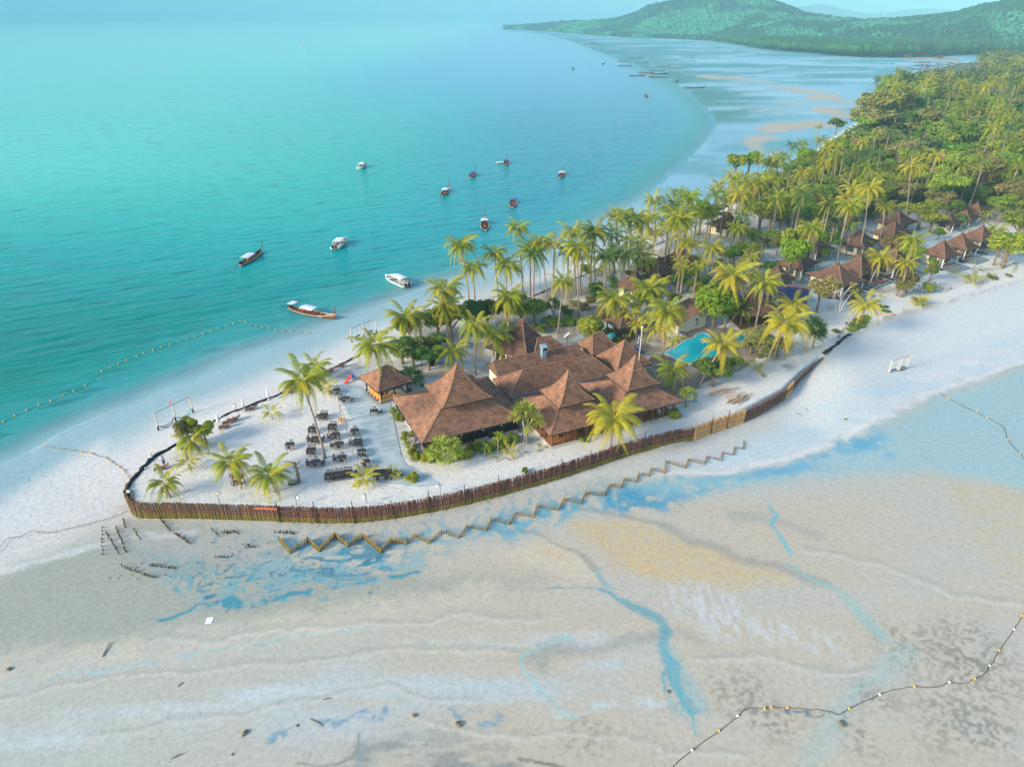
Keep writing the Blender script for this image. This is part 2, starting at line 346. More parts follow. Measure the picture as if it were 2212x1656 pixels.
    for (a5, b5, s5) in ((1436, 1395, 1), (1445, 1440, -1), (1470, 1482, 1)):   # braids of the main rivulet
        for j in range(4): P.line([(a5, b5), (a5 + s5 * q5.uniform(4, 14), b5 + 26), (a5 + s5 * q5.uniform(6, 26) + 8, b5 + 60), (a5 + q5.uniform(15, 50), b5 + 105)], [.12, .12, .08], (.12, .37, .41), .6, soft=.7, warp=.5, wet=.6)
    for (pts5, w5) in (([(300, 1395), (520, 1372), (760, 1345), (980, 1330), (1160, 1330)], .5), ([(0, 1500), (260, 1462), (560, 1430), (900, 1400), (1120, 1398)], .35), ([(200, 1600), (480, 1540), (760, 1500), (1040, 1490)], .4), ([(1500, 1410), (1700, 1430), (1900, 1450)], .5), ([(1750, 1180), (1900, 1200), (2050, 1280), (2212, 1300)], .6), ([(900, 1545), (1100, 1580), (1350, 1590), (1600, 1640)], .4)):
        P.line(pts5, w5, (.30, .315, .275), .35, soft=1, warp=1.2); P.line([(x, y + 9) for x, y in pts5], w5 * .7, (.56, .54, .47), .45, soft=1, warp=1.2)  # low sandbar ridges: shaded and lit flanks painted as paired lines
    # mud between the old stakes
    P.poly([(220, 1200), (280, 1120), (600, 1150), (620, 1200), (400, 1240)], (.28, .31, .29), 1.2, .5)
    P.poly([(300, 1200), (420, 1180), (470, 1230), (380, 1260)], (.16, .36, .38), 1, .5, nz=(.8, .52, .1))
    # --- eastern beach and shallow pool, its sky reflection put into the blue
    white = [(1150, 1060), (1300, 1022), (1440, 1026), (1580, 1018), (1690, 992), (1790, 960), (1850, 935), (1950, 882), (2050, 838), (2130, 808), (2300, 752)]
    P.poly([(1300, 1030), (1440, 1036), (1580, 1030), (1690, 1006), (1800, 970), (1950, 895), (2050, 850), (2300, 765), (2600, 800), (2500, 1060), (2212, 1060), (2000, 1015), (1780, 1030), (1600, 1060), (1450, 1075)],
           (.27, .45, .48), 2.5, .8, wet=.45)
    P.poly([(1580, 1032), (1700, 1004), (1800, 972), (1900, 925), (1920, 960), (1800, 1000), (1700, 1040)], (.09, .34, .48), 1.6, .75, wet=.7, nz=(2.2, .48, .14))
    P.poly([(1800, 965), (1860, 930), (1900, 960), (1930, 990)], (.06, .30, .44), .8, .6, wet=.7, nz=(1.2, .45, .15))
    P.poly(white + [(2300, 560), (2212, 605), (1990, 690), (1850, 735), (1778, 790), (1700, 850), (1500, 955), (1300, 1010), (1150, 1055)], (.56, .60, .59), 1.5, .92, wet=.12)
    P.poly([(1450, 1022), (1580, 1012), (1690, 985), (1790, 952), (1950, 875), (2050, 830), (2300, 745), (2300, 690), (2050, 770), (1900, 830), (1700, 910), (1560, 970)], (.40, .53, .57), 2.2, .75, wet=.4, nz=(5, .36, .2, 3))
    P.line(white, .7, (.62, .62, .61), .75, soft=.9, nz=(2.5, .36, .2), warp=.7)
    P.poly([(1790, 958), (1850, 915), (1950, 860), (2050, 815), (2300, 740), (2300, 720), (2100, 770), (1980, 800), (1880, 860)], (.60, .61, .60), 1.5, .7, nz=(2.4, .52, .1, 2))
    P.line([(1778, 770), (1850, 732), (1925, 704), (2056, 668), (2121, 648), (2212, 622), (2400, 570)], .28, (.40, .36, .28), .5, soft=.9, nz=(.8, .5, .1))
    # below the long wall: lighter apron
    P.poly([(300, 1106), (650, 1133), (850, 1122), (1050, 1084), (1250, 1028), (1500, 948), (1700, 860), (1690, 930), (1500, 1010), (1250, 1060), (1000, 1120), (800, 1150), (600, 1160)], (.44, .455, .42), 1.5, .6)
    # --- western beach
    P.put(sst(-1.5, .5, DS), (.24, .42, .44), .3); P.put(sst(-25, 0, DS) * sst(180, 280, Y), (.10, .34, .38), .3)
    Wm = (IL < NW_) | (X < G(300, 1100)[0])
    t = np.clip(-DS / (np.maximum(DL, 0) + np.maximum(-DS, 0) + .01), 0, 1)
    P.put(((DL > 0) & (DS < 0) & (Y < 250) & (IL < NW_)) * (1 - sst(220, 250, Y)), (.27, .415, .44), .5)
    P.put(((DL > 0) & (DS < 0) & (Y < 250) & (IL < NW_)) * sst(.22, .85, t + .12 * (fbm(X, Y, 8, 3, 4) - .5)), (.60, .60, .57), .05)
    P.poly([(-400, 1180), (0, 1090), (120, 1020), (216, 960), (272, 1058), (285, 1112), (0, 1240), (-400, 1350)], (.62, .62, .585), 3, .85, wet=0)
    P.line([(-200, 1290), (0, 1238), (120, 1205), (280, 1165), (420, 1150)], .7, (.60, .63, .61), .6, soft=.9, nz=(3, .4, .2))
    # --- northern tidal flats
    far = (DL > 0) & (DS < 0) & (Y > 200) & (X > 0)
    ff = sst(180, 260, Y) * far
    P.put(ff, (.20, .42, .50), .6)
    nn = fbm(X / 2.2, Y / 1.0, 26, 6, 12)
    P.put(ff * sst(.48, .60, nn) * .55, (.07, .26, .27), .35)
    P.put(ff * sst(90, 5, -DS) * sst(.3, .5, nn) * sst(330, 480, Y) * .8, (.07, .22, .18), .25)
    P.put(ff * sst(500, 900, Y) * sst(.40, .6, fbm(X / 3, Y / 1.4, 40, 6, 15)) * .75, (.06, .24, .26), .3)
    P.put(ff * sst(.60, .70, fbm(X / 3, Y / 1.2, 22, 5, 22)) * .45, (.42, .56, .60), .6)
    TB = (.46, .40, .30)
    P.poly([(1480, 160), (1600, 166), (1720, 186), (1800, 203), (1855, 228), (1795, 224), (1740, 206), (1640, 184), (1540, 172)], TB, 3, .85, wet=.1, warp=4, nz=(20, .36, .1, 3))
    for x, y, a, b in ((1783, 238, 37, 7), (1684, 276, 52, 13), (1654, 301, 41, 5), (1642, 311, 28, 3.6), (1639, 321, 28, 4.5), (1754, 270, 45, 8), (1700, 222, 30, 3), (1760, 215, 28, 4), (1830, 250, 30, 6)):
        P.poly([(x + a * math.cos(k), y + b * math.sin(k)) for k in np.arange(0, 6.2, .5)], TB, 2, .85, wet=.1, warp=5)
    # --- dry land
    P.put((DL <= 0.02) * 1.0, DRY, 0)
    P.put((DL <= 0) * sst(2.5, .5, -DL) * (IL >= NE_) * .35, (.50, .62, .66))
    P.put((DL <= 0) * sst(.5, .8, fbm(X, Y, 9, 4, 60)) * .35, (.57, .61, .63))
    LIT = (.24, .20, .14)
    P.poly([(1040, 690), (1180, 640), (1300, 640), (1420, 690), (1430, 800), (1300, 760), (1180, 760), (1050, 720)], LIT, 1.5, .85, nz=(2, .36, .2))
    P.poly([(800, 800), (880, 720), (1060, 680), (1090, 760), (1060, 830), (900, 850)], (.30, .29, .25), 2, .75, nz=(2, .4, .2))
    P.poly([(1240, 760), (1430, 750), (1480, 800), (1420, 860), (1300, 800)], LIT, 1.5, .7, nz=(2, .4, .2))
    P.poly([(1350, 640), (1700, 560), (1800, 640), (1650, 700), (1400, 720)], (.34, .42, .42), 4, .6, nz=(4, .4, .2))
    P.poly([(1500, 560), (1700, 480), (2000, 480), (2150, 560), (1900, 620), (1700, 640)], (.38, .50, .52), 4, .7, nz=(5, .4, .2))  # bluish shade on the sand between the bungalows, painted in
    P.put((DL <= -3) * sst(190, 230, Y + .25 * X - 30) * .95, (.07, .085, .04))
    P.put((DL <= 0) * sst(.62, .7, fbm(X, Y, 3, 4, 66)) * sst(-.5, -3, DL) * (Y > 100) * .6, (.30, .26, .19))
    # white beach strip behind the palms on the bay side
SANDCOL, SANDWET = P.c, P.wet

def sand_material():
    m = bpy.data.materials.new('sand'); m.use_nodes = True; N = m.node_tree.nodes; L = m.node_tree.links; b = N['Principled BSDF']
    a = N.new('ShaderNodeAttribute'); a.attribute_name = 'col'; wt = N.new('ShaderNodeAttribute'); wt.attribute_name = 'wet'
    tc = N.new('ShaderNodeTexCoord'); mp = N.new('ShaderNodeMapping'); L.new(tc.outputs['Object'], mp.inputs[0])
    def noise(sc, det, vec=None, r=.6):
        n = N.new('ShaderNodeTexNoise'); n.inputs['Scale'].default_value = sc; n.inputs['Detail'].default_value = det
        n.inputs['Roughness'].default_value = r; L.new(vec or tc.outputs['Object'], n.inputs[0]); return n.outputs[0]
    def mrange(s_, a0, a1, b0, b1):
        r = N.new('ShaderNodeMapRange'); r.inputs[1].default_value = a0; r.inputs[2].default_value = a1; r.inputs[3].default_value = b0; r.inputs[4].default_value = b1
        L.new(s_, r.inputs[0]); return r.outputs[0]
    def mul(x, y):
        mx = N.new('ShaderNodeMix'); mx.data_type = 'RGBA'; mx.blend_type = 'MULTIPLY'; mx.inputs[0].default_value = 1; L.new(x, mx.inputs[6]); L.new(y, mx.inputs[7]); return mx.outputs[2]
    c = mul(a.outputs[0], mrange(noise(2.2, 5), .3, .7, .88, 1.12))
    c = mul(c, mrange(noise(14, 3), .3, .7, .93, 1.07))
    # dark specks of shell, weed and pebble
    vo = N.new('ShaderNodeTexVoronoi'); vo.inputs['Scale'].default_value = 1.1; L.new(tc.outputs['Object'], vo.inputs[0])
    c = mul(c, mrange(vo.outputs['Distance'], .035, .075, .45, 1.0))
    L.new(c, b.inputs['Base Color'])
    L.new(mrange(wt.outputs['Fac'], 0, 1, .95, .13), b.inputs['Roughness']); L.new(mrange(wt.outputs['Fac'], 0, 1, .1, .5), b.inputs['Specular IOR Level'])
    # footprints and ripples
    n1 = noise(1.5, 4); mp.inputs['Scale'].default_value = (1.2, 4.5, 1); mp.inputs['Rotation'].default_value = (0, 0, .25)
    n2 = noise(2.5, 3, mp.outputs[0])
    ad = N.new('ShaderNodeMath'); ad.operation = 'ADD'; L.new(n1, ad.inputs[0]); L.new(n2, ad.inputs[1])
    bp = N.new('ShaderNodeBump'); bp.inputs['Distance'].default_value = .10; L.new(ad.outputs[0], bp.inputs['Height'])
    L.new(mrange(wt.outputs['Fac'], 0, .15, .95, .14), bp.inputs['Strength']); L.new(bp.outputs[0], b.inputs['Normal'])
    return m
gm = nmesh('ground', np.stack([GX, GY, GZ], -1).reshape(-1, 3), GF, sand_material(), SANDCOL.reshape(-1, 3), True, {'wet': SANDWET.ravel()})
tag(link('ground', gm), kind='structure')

# ------------------------------------------------------------------ sea
def water_material():
    m = bpy.data.materials.new('sea_water'); m.use_nodes = True; N = m.node_tree.nodes; L = m.node_tree.links; b = N['Principled BSDF']
    a = N.new('ShaderNodeAttribute'); a.attribute_name = 'col'; al = N.new('ShaderNodeAttribute'); al.attribute_name = 'cover'
    b.inputs['Roughness'].default_value = .12; b.inputs['IOR'].default_value = 1.33; b.inputs['Specular IOR Level'].default_value = .12
    tc = N.new('ShaderNodeTexCoord'); hs = []
    for sc, scl, rot, st in ((.10, (1, 4.5, 1), .50, 1.6), (.45, (1, 3.0, 1), .35, .5), (.04, (1, 4.0, 1), .45, 2.0), (2.2, (1, 2.0, 1), .5, .10)):
        m0 = N.new('ShaderNodeMapping'); m0.inputs['Rotation'].default_value = (0, 0, -rot); L.new(tc.outputs['Object'], m0.inputs[0])
        mp = N.new('ShaderNodeMapping'); mp.inputs['Scale'].default_value = scl; L.new(m0.outputs[0], mp.inputs[0])
        n = N.new('ShaderNodeTexNoise'); n.inputs['Scale'].default_value = sc; n.inputs['Detail'].default_value = 2.5; L.new(mp.outputs[0], n.inputs[0])
        x = N.new('ShaderNodeMath'); x.operation = 'MULTIPLY'; x.inputs[1].default_value = st; L.new(n.outputs[0], x.inputs[0]); hs.append(x.outputs[0])
    s = hs[0]
    for h in hs[1:]:
        ad = N.new('ShaderNodeMath'); ad.operation = 'ADD'; L.new(s, ad.inputs[0]); L.new(h, ad.inputs[1]); s = ad.outputs[0]
    bp = N.new('ShaderNodeBump'); bp.inputs['Strength'].default_value = .9; bp.inputs['Distance'].default_value = .35; L.new(s, bp.inputs['Height']); L.new(bp.outputs[0], b.inputs['Normal'])
    # swell tint: base colour turns lighter and darker with the same wave field
    mr = N.new('ShaderNodeMapRange'); mr.inputs[1].default_value = .35; mr.inputs[2].default_value = .7; mr.inputs[3].default_value = .66; mr.inputs[4].default_value = 1.4
    L.new(hs[0], mr.inputs[0])
    mx = N.new('ShaderNodeMix'); mx.data_type = 'RGBA'; mx.blend_type = 'MULTIPLY'; mx.inputs[0].default_value = 1; L.new(a.outputs[0], mx.inputs[6]); L.new(mr.outputs[0], mx.inputs[7])
    L.new(mx.outputs[2], b.inputs['Base Color']); L.new(al.outputs['Fac'], b.inputs['Alpha'])
    return m
WX, WY, WF = polar_grid(440, 560, 20, 40000, 1.15)
wd, _ = sdist(WX, WY, COAST)
def water_colour(X, Y, d):
    e = d + 5 * (fbm(X, Y, 20, 3, 8) - .5)
    c = np.zeros(X.shape + (3,)) + np.array((.0, .155, .118))
    def mixin(m, col):
        nonlocal c
        c = c * (1 - m[..., None]) + np.array(col) * m[..., None]
    mixin(sst(90, 220, Y), (.0, .18, .22))
    mixin(sst(30, -90, X) * sst(110, 230, Y) * .8, (.0, .31, .25))
    mixin(sst(-10, -230, X) * sst(170, 300, Y), (.06, .42, .32))
    mixin(sst(250, 900, Y) * sst(-400, 0, X), (.03, .23, .36))
    mixin(sst(-60, -500, X) * sst(260, 600, Y) * .7, (.08, .38, .36))
    mixin(sst(26, 5, e) * .9, (.03, .27, .27))
    mixin(sst(9, 0, e) * .8, (.26, .40, .44))
    return c
wc = water_colour(WX, WY, wd)
foam = sst(.55, .15, np.abs(wd - .7 + 1.6 * (fbm(WX, WY, 7, 4, 77) - .5))) * sst(.38, .55, fbm(WX, WY, 18, 3, 78)) * .45 * (WY < 300)
wc = wc * (1 - foam[..., None]) + np.array((.8, .85, .88)) * foam[..., None]
cov = np.clip(sst(-.2, 8, wd) * .75 + sst(5, 22, wd) * .25, 0, 1) * .96 + .04
cov = np.maximum(cov, foam * .9) * sst(-1.5, .2, wd)
keep = (wd < 30000).ravel()
wf = WF[(wd.ravel()[WF] > -3).any(1)]
sm = nmesh('sea', np.stack([WX, WY, WX * 0 + .0], -1).reshape(-1, 3), wf, water_material(), wc.reshape(-1, 3), True, {'cover': cov.ravel()})
tag(link('sea', sm), kind='structure')

# ------------------------------------------------------------------ hills across the bay
def fol_mat(name, col, spread=.35, transl=.3, hue=.04, rough=.6):
    m = bpy.data.materials.new(name); m.use_nodes = True; N = m.node_tree.nodes; L = m.node_tree.links; b = N['Principled BSDF']
    b.inputs['Roughness'].default_value = rough; b.inputs['Specular IOR Level'].default_value = .25
    a = N.new('ShaderNodeAttribute'); a.attribute_name = 'col'; c = N.new('ShaderNodeRGB'); c.outputs[0].default_value = (*col, 1)
    mx = N.new('ShaderNodeMix'); mx.data_type = 'RGBA'; mx.blend_type = 'MULTIPLY'; mx.inputs[0].default_value = 1; L.new(c.outputs[0], mx.inputs[6]); L.new(a.outputs[0], mx.inputs[7])
    oi = N.new('ShaderNodeObjectInfo'); hs = N.new('ShaderNodeHueSaturation')
    r1 = N.new('ShaderNodeMapRange'); r1.inputs[3].default_value = .5 - hue; r1.inputs[4].default_value = .5 + hue; L.new(oi.outputs['Random'], r1.inputs[0]); L.new(r1.outputs[0], hs.inputs['Hue'])
    mm = N.new('ShaderNodeMath'); mm.operation = 'MULTIPLY'; mm.inputs[1].default_value = 7.31; L.new(oi.outputs['Random'], mm.inputs[0])
    fr = N.new('ShaderNodeMath'); fr.operation = 'FRACT'; L.new(mm.outputs[0], fr.inputs[0])
    r2 = N.new('ShaderNodeMapRange'); r2.inputs[3].default_value = 1 - spread; r2.inputs[4].default_value = 1 + spread; L.new(fr.outputs[0], r2.inputs[0]); L.new(r2.outputs[0], hs.inputs['Value'])
    L.new(mx.outputs[2], hs.inputs['Color']); L.new(hs.outputs[0], b.inputs['Base Color'])
    tr = N.new('ShaderNodeBsdfTranslucent'); L.new(hs.outputs[0], tr.inputs[0]); ms = N.new('ShaderNodeMixShader'); ms.inputs[0].default_value = transl
    L.new(b.outputs[0], ms.inputs[1]); L.new(tr.outputs[0], ms.inputs[2]); L.new(ms.outputs[0], N['Material Output'].inputs[0])
    MATS[name] = m; return m
M_HILL = fol_mat('hill_forest', (.010, .078, .060), 0, .1)
#          d x  shore  crest-distance  d y of the crest
HILL = [(1080, 64, 3600, 63), (1110, 63, 3700, 58), (1150, 66, 3500, 53), (1200, 69, 3400, 49), (1260, 74, 3200, 44), (1330, 79, 3000, 40), (1370, 81, 2900, 28), (1400, 82, 2800, 12),
        (1450, 84, 2700, 0), (1540, 88, 2600, -8), (1640, 104, 2500, -6), (1690, 110, 2400, 8), (1740, 113, 2300, 26), (1800, 119, 2200, 36), (1860, 123, 2000, 40), (1940, 124, 1950, 36),
        (2000, 124, 1900, 32), (2060, 120, 1800, 24), (2110, 118, 1750, 8), (2212, 116, 1700, -10), (2350, 112, 1700, -30), (2700, 110, 1800, -40)]
hr = []
for dx, ys, yc, dy in HILL:
    u = .887 * (dx * 1024 / 2212 - 512) / FPX; hr.append((u, G(dx, ys)[1] + 12, yc, max(6, height_at(dx, dy, 0, yc) - 9)))
hr = np.array(hr)
def hill_height(X, Y):
    u = X / Y; a = np.interp(u, hr[:, 0], hr[:, 1]); c = np.maximum(np.interp(u, hr[:, 0], hr[:, 2]), a + 300); h = np.interp(u, hr[:, 0], hr[:, 3])
    t = (Y - a) / (c - a); p = np.where(t < 1, sst(0.12, 1.0, t) , 1 - .6 * sst(1, 2.6, t))
    z = 2 + (h - 2) * p + (fbm(X, Y, 260, 4, 41) - .5) * 40 * sst(.15, .6, t) * sst(1.25, .75, t) * (h > 20)
    return np.where(t > 0, z, -3), t
ny, nx = 150, 240
hy = 1150 * (5200 / 1150) ** np.linspace(0, 1, ny); hu = np.linspace(-.002, 1.0, nx)
HY = np.repeat(hy[:, None], nx, 1); HX = hu[None] * HY; HZ, HT = hill_height(HX, HY); HZ = np.where(HT > 0, HZ, -3)
i = np.arange(ny - 1)[:, None] * nx + np.arange(nx - 1)[None]
hf = np.stack([i, i + 1, i + nx + 1, i + nx], -1).reshape(-1, 4)
hm = nmesh('hills', np.stack([HX, HY, HZ], -1).reshape(-1, 3), hf, M_HILL, np.ones((ny * nx, 3)) * .8, True)
tag(link('hills', hm), kind='structure')
# ------------------------------------------------------------------ vegetation library
LAND_XY = [(p[0], p[1]) for p in LAND]
def on_land(x, y): return bool(inside(np.array([x]), np.array([y]), LAND_XY)[0])
def icob(n, r=1.0):
    """unit icosahedron vertices and faces"""
    t = (1 + 5 ** .5) / 2
    v = np.array([(-1, t, 0), (1, t, 0), (-1, -t, 0), (1, -t, 0), (0, -1, t), (0, 1, t), (0, -1, -t), (0, 1, -t), (t, 0, -1), (t, 0, 1), (-t, 0, -1), (-t, 0, 1)], float)
    v /= np.linalg.norm(v[0])
    f = np.array([(0, 11, 5), (0, 5, 1), (0, 1, 7), (0, 7, 10), (0, 10, 11), (1, 5, 9), (5, 11, 4), (11, 10, 2), (10, 7, 6), (7, 1, 8), (3, 9, 4), (3, 4, 2), (3, 2, 6), (3, 6, 8), (3, 8, 9), (4, 9, 5), (2, 4, 11), (6, 2, 10), (8, 6, 7), (9, 8, 1)])
    return v, f
ICV, ICF = icob(0)
def clumps(name, P_, S, colr, m, rng, sq=.8):
    """many rough crown clumps as one far-off canopy"""
    n = len(P_); V = ICV[None] * (1 + rng.uniform(-.28, .28, (n, 12, 1))) * S[:, None, None]; V[..., 2] *= sq
    V = V + P_[:, None, :]; F = ICF[None] + (np.arange(n) * 12)[:, None, None]
    shade = .75 + .5 * (ICV[None, :, 2:3] * .0 + rng.uniform(0, 1, (n, 12, 1)))
    C = colr[:, None, :] * shade
    o = link(name, nmesh(name, V.reshape(-1, 3), F.reshape(-1, 3), m, C.reshape(-1, 3), True)); return tag(o, kind='stuff')
g = np.random.default_rng(4)
def forest_colours(n, P_):
    k = fbm(P_[:, 0], P_[:, 1], 110, 3, 51)[:, None]; k2 = g.uniform(0, 1, (n, 1))
    c = np.array([(.055, .12, .035)]) * (1 - sst(.45, .62, k)) + np.array([(.26, .34, .10)]) * sst(.45, .62, k)
    return c * (.55 + .95 * k2)
# forest on the hills
n = 17000; u = g.uniform(-.01, .82, n); u = np.where(g.uniform(0, 1, n) < .35, g.uniform(-.01, .4, n), u)
a_ = np.interp(u, hr[:, 0], hr[:, 1]); c_ = np.maximum(np.interp(u, hr[:, 0], hr[:, 2]), a_ + 300); t = g.uniform(0.0, 1.12, n) ** 1.15
yy = a_ + t * (c_ - a_); xx = u * yy; zz, _ = hill_height(xx, yy); s = g.uniform(5.5, 11, n) * np.clip(yy / 2300, .65, 1.25) * .85
P_ = np.stack([xx, yy, zz + s * .35], -1); keep = (zz > 0)
clumps('hill_forest', P_[keep], s[keep], forest_colours(keep.sum(), P_[keep]) / np.array((.09, .15, .06)), M_HILL, g)
# mangrove wood along the head of the bay
n = 9000; u = g.uniform(.26, .80, n); a_ = np.interp(u, hr[:, 0], hr[:, 1]); yy = a_ - 25 + g.uniform(0, 1, n) ** 1.4 * 420; xx = u * yy
s = g.uniform(4.5, 8.0, n); ds_, _ = sdist(xx, yy, LAND)
P_ = np.stack([xx, yy, 6.5 + s * .5 + 4 * fbm(xx, yy, 40, 2, 3)], -1)[yy > 1085]; s = s[yy > 1085]; n = len(s)
M_MANG = fol_mat('mangrove_foliage', (.025, .10, .05), 0, .15)
clumps('mangrove_wood', P_, s, (np.array([(.9, .95, .8)]) * (.65 + .7 * g.uniform(0, 1, (n, 1)))), M_MANG, g, .9)
# far ridge beyond the valley
def ridge(name, pts, y, w):
    xs = [G(a, b)[0] for a, b in pts]; V = []; F = []
    for a, b in pts:
        u = (a * 1024 / 2212 - 512) / FPX * .887; x = u * y; h = height_at(a, b, 0, y)
        V += [(x, y - w, -2), (x * 1.0, y - w * .4, h * .55), (x, y, h), (x, y + w, -2)]
    for k in range(len(pts) - 1):
        for j in range(3): F.append((k * 4 + j, k * 4 + 4 + j, k * 4 + 5 + j, k * 4 + 1 + j))
    return tag(link(name, nmesh(name, np.array(V), np.array(F), M_HILL, np.ones((len(V), 3)), True)), kind='structure')
rp = [(1600, 34), (1650, 24), (1700, 16), (1740, 12), (1765, 9), (1790, 12), (1815, 20), (1850, 27), (1880, 30), (1905, 27), (1950, 21), (1990, 18), (2030, 20), (2070, 24), (2120, 26), (2200, 30), (2300, 34)]
ridge('distant_mountain', rp, 9000, 1200)

# leaf-clump crowns: many small leaf faces spread over the twigs of a crown
def leaf_cloud(rng, n, centres, rads, size, flat=.0, elong=1.0, hollow=.55):
    k = rng.integers(0, len(centres), n) if len(centres) > 1 else np.zeros(n, int)
    w = np.array(rads, float) ** 2; k = rng.choice(len(centres), n, p=w / w.sum())
    d = rng.normal(size=(n, 3)); d /= np.linalg.norm(d, axis=1)[:, None]
    d[:, 2] = np.where(rng.uniform(size=n) < .72, np.abs(d[:, 2]), d[:, 2])
    r = (hollow + (1 - hollow) * rng.uniform(0, 1, n) ** .5)[:, None]
    c = np.array(centres)[k] + d * r * np.array(rads)[k][:, None] * np.array((1, 1, 1 - flat))
    nrm = d * .8 + rng.normal(size=(n, 3)) * .55 + np.array((0, 0, .35)); nrm /= np.linalg.norm(nrm, axis=1)[:, None]
    tx = np.cross(nrm, rng.normal(size=(n, 3))); tx /= np.linalg.norm(tx, axis=1)[:, None]; ty = np.cross(nrm, tx)
    s = (size * rng.uniform(.6, 1.35, n))[:, None]
    V = np.stack([c - tx * s * elong, c - ty * s * .55, c + tx * s * elong, c + ty * s * .55], 1)
    V[:, 0] += nrm * s * .15; V[:, 2] -= nrm * s * .25
    F = np.arange(n * 4).reshape(n, 4)
    hi = .8 + .45 * rng.uniform(0, 1, (n, 1))
    tone = np.where(rng.uniform(0, 1, (n, 1)) < .12, np.array([(1.5, 1.25, .6)]), np.array([(1, 1, 1)]))
    C = np.repeat((hi * tone)[:, None, :], 4, 1)
    return V.reshape(-1, 3), F, C.reshape(-1, 3)
M_BARK = mat('bark', (.20, .155, .115), .9, .1, noise=(3, .35), bump=(9, .6)); M_BARKG = mat('pale_bark', (.36, .32, .27), .9, .1, noise=(3, .3))
M_LEAF = fol_mat('leaf_green', (.17, .26, .03), .3, .3); M_LEAFD = fol_mat('leaf_dark_green', (.09, .165, .03), .25, .2)
M_LEAFY = fol_mat('leaf_yellow_green', (.28, .34, .035), .18, .35, .012); M_LEAFO = fol_mat('leaf_olive', (.235, .235, .075), .3, .25)
M_LEAFL = fol_mat('leaf_lime', (.19, .34, .02), .12, .35, .01)
CROWNS = {}
def crown_mesh(kind, m, big=True):
    """two variants each, shared between all trees of that kind"""
    key = (kind, m.name, big)
    if key in CROWNS: return CROWNS[key]
    out = []
    for v in range(3 if kind == 'round' else 2):
        rng = np.random.default_rng(hash_key(kind, v)); n = 3000 if big else 1300; size = .22 if big else .36
        if kind == 'round':
            cs = [(rng.uniform(-.6, .6) * 2.4, rng.uniform(-.6, .6) * 2.4, rng.uniform(-.7, 1.0) * 1.2) for _ in range(13)]; rs = list(rng.uniform(.75, 1.5, 13)); fl = .15
        elif kind == 'umbrella':
            cs = []; rs = []
            for _ in range(16):
                a = rng.uniform(0, 6.28); r_ = rng.uniform(0, 3.0); cs.append((r_ * math.cos(a), r_ * math.sin(a), rng.uniform(-.9, .9))); rs.append(rng.uniform(.8, 1.5))
            fl = .6
        elif kind == 'dome':
            cs = [(0, 0, 0)]; rs = [2.4]
            for _ in range(9):
                a = rng.uniform(0, 6.28); cs.append((1.4 * math.cos(a), 1.4 * math.sin(a), rng.uniform(-.4, .9))); rs.append(rng.uniform(.9, 1.3))
            fl = .1; n = int(n * 1.3)
        elif kind == 'feather':        # casuarina: long drooping sprays
            cs = []; rs = []
            for _ in range(22):
                a = rng.uniform(0, 6.28); z = rng.uniform(-2.2, 3.4); r_ = (1.0 - (z + 2.2) / 7.5) * 2.4 * rng.uniform(.4, 1); cs.append((r_ * math.cos(a), r_ * math.sin(a), z)); rs.append(rng.uniform(.5, 1.15))
            fl = .2
        V, F, C = leaf_cloud(rng, n, cs, rs, size, fl, 1.7 if kind == 'feather' else 1.15)
        out.append(nmesh('crown_' + kind, V, F, m, C))
    CROWNS[key] = out; return out
def hash_key(k, v): return sum(ord(c) * (i + 3) for i, c in enumerate(k)) + v * 101
TRUNKS = {}
def trunk_mesh(kind, m):
    if (kind, m.name) in TRUNKS: return TRUNKS[(kind, m.name)]
    r_ = random.Random(5); b = MB(); b.tube([(0, 0, -.4), (.06, .03, 1.2), (-.05, .1, 2.6), (.05, 0, 4.0)], [.32, .25, .2, .13], 7)
    for k in range(6):
        a = k * 1.05 + r_.uniform(-.3, .3); h = r_.uniform(1.7, 2.8); q = r_.uniform(1.2, 2.3)
        b.tube([(0, .05, h), (q * .5 * math.cos(a), q * .5 * math.sin(a), h + .9), (q * math.cos(a), q * math.sin(a), h + 1.9)], [.13, .09, .04], 5)
    me = b.mesh('trunk', m); TRUNKS[(kind, m.name)] = me; return me
TREES = []
def tree(x, y, h, w, kind='round', m=None, name='broadleaf_tree', label=None, cat='tree', group=None, z=None, big=None, bark=None):
    """h: full height, w: crown width"""
    m = m or M_LEAF; big = (y < 260) if big is None else big; z = PLAT if z is None else z
    t = thing(name, (x, y, z), rnd.uniform(0, 6.28), label, cat, group)
    cm = rnd.choice(crown_mesh(kind, m, big)); ch = {'round': 4.4, 'umbrella': 3.2, 'dome': 4.6, 'feather': 6.6}[kind]; cw = {'round': 5.4, 'umbrella': 7.4, 'dome': 5.2, 'feather': 4.6}[kind]
    sw = w / cw; sh = min(max(h * (.82 if kind in ('dome', 'feather') else .62), sw * ch * .6), h * .93) / ch
    c = link('crown', cm, t); c.scale = (sw, sw, sh); c.location = (0, 0, h - ch * .5 * sh)
    k = link('trunk', trunk_mesh('a', bark or M_BARK), t); s_ = (h * .75) / 4.2; k.scale = (max(.5, sw * .9), max(.5, sw * .9), s_)
    TREES.append(t); return t

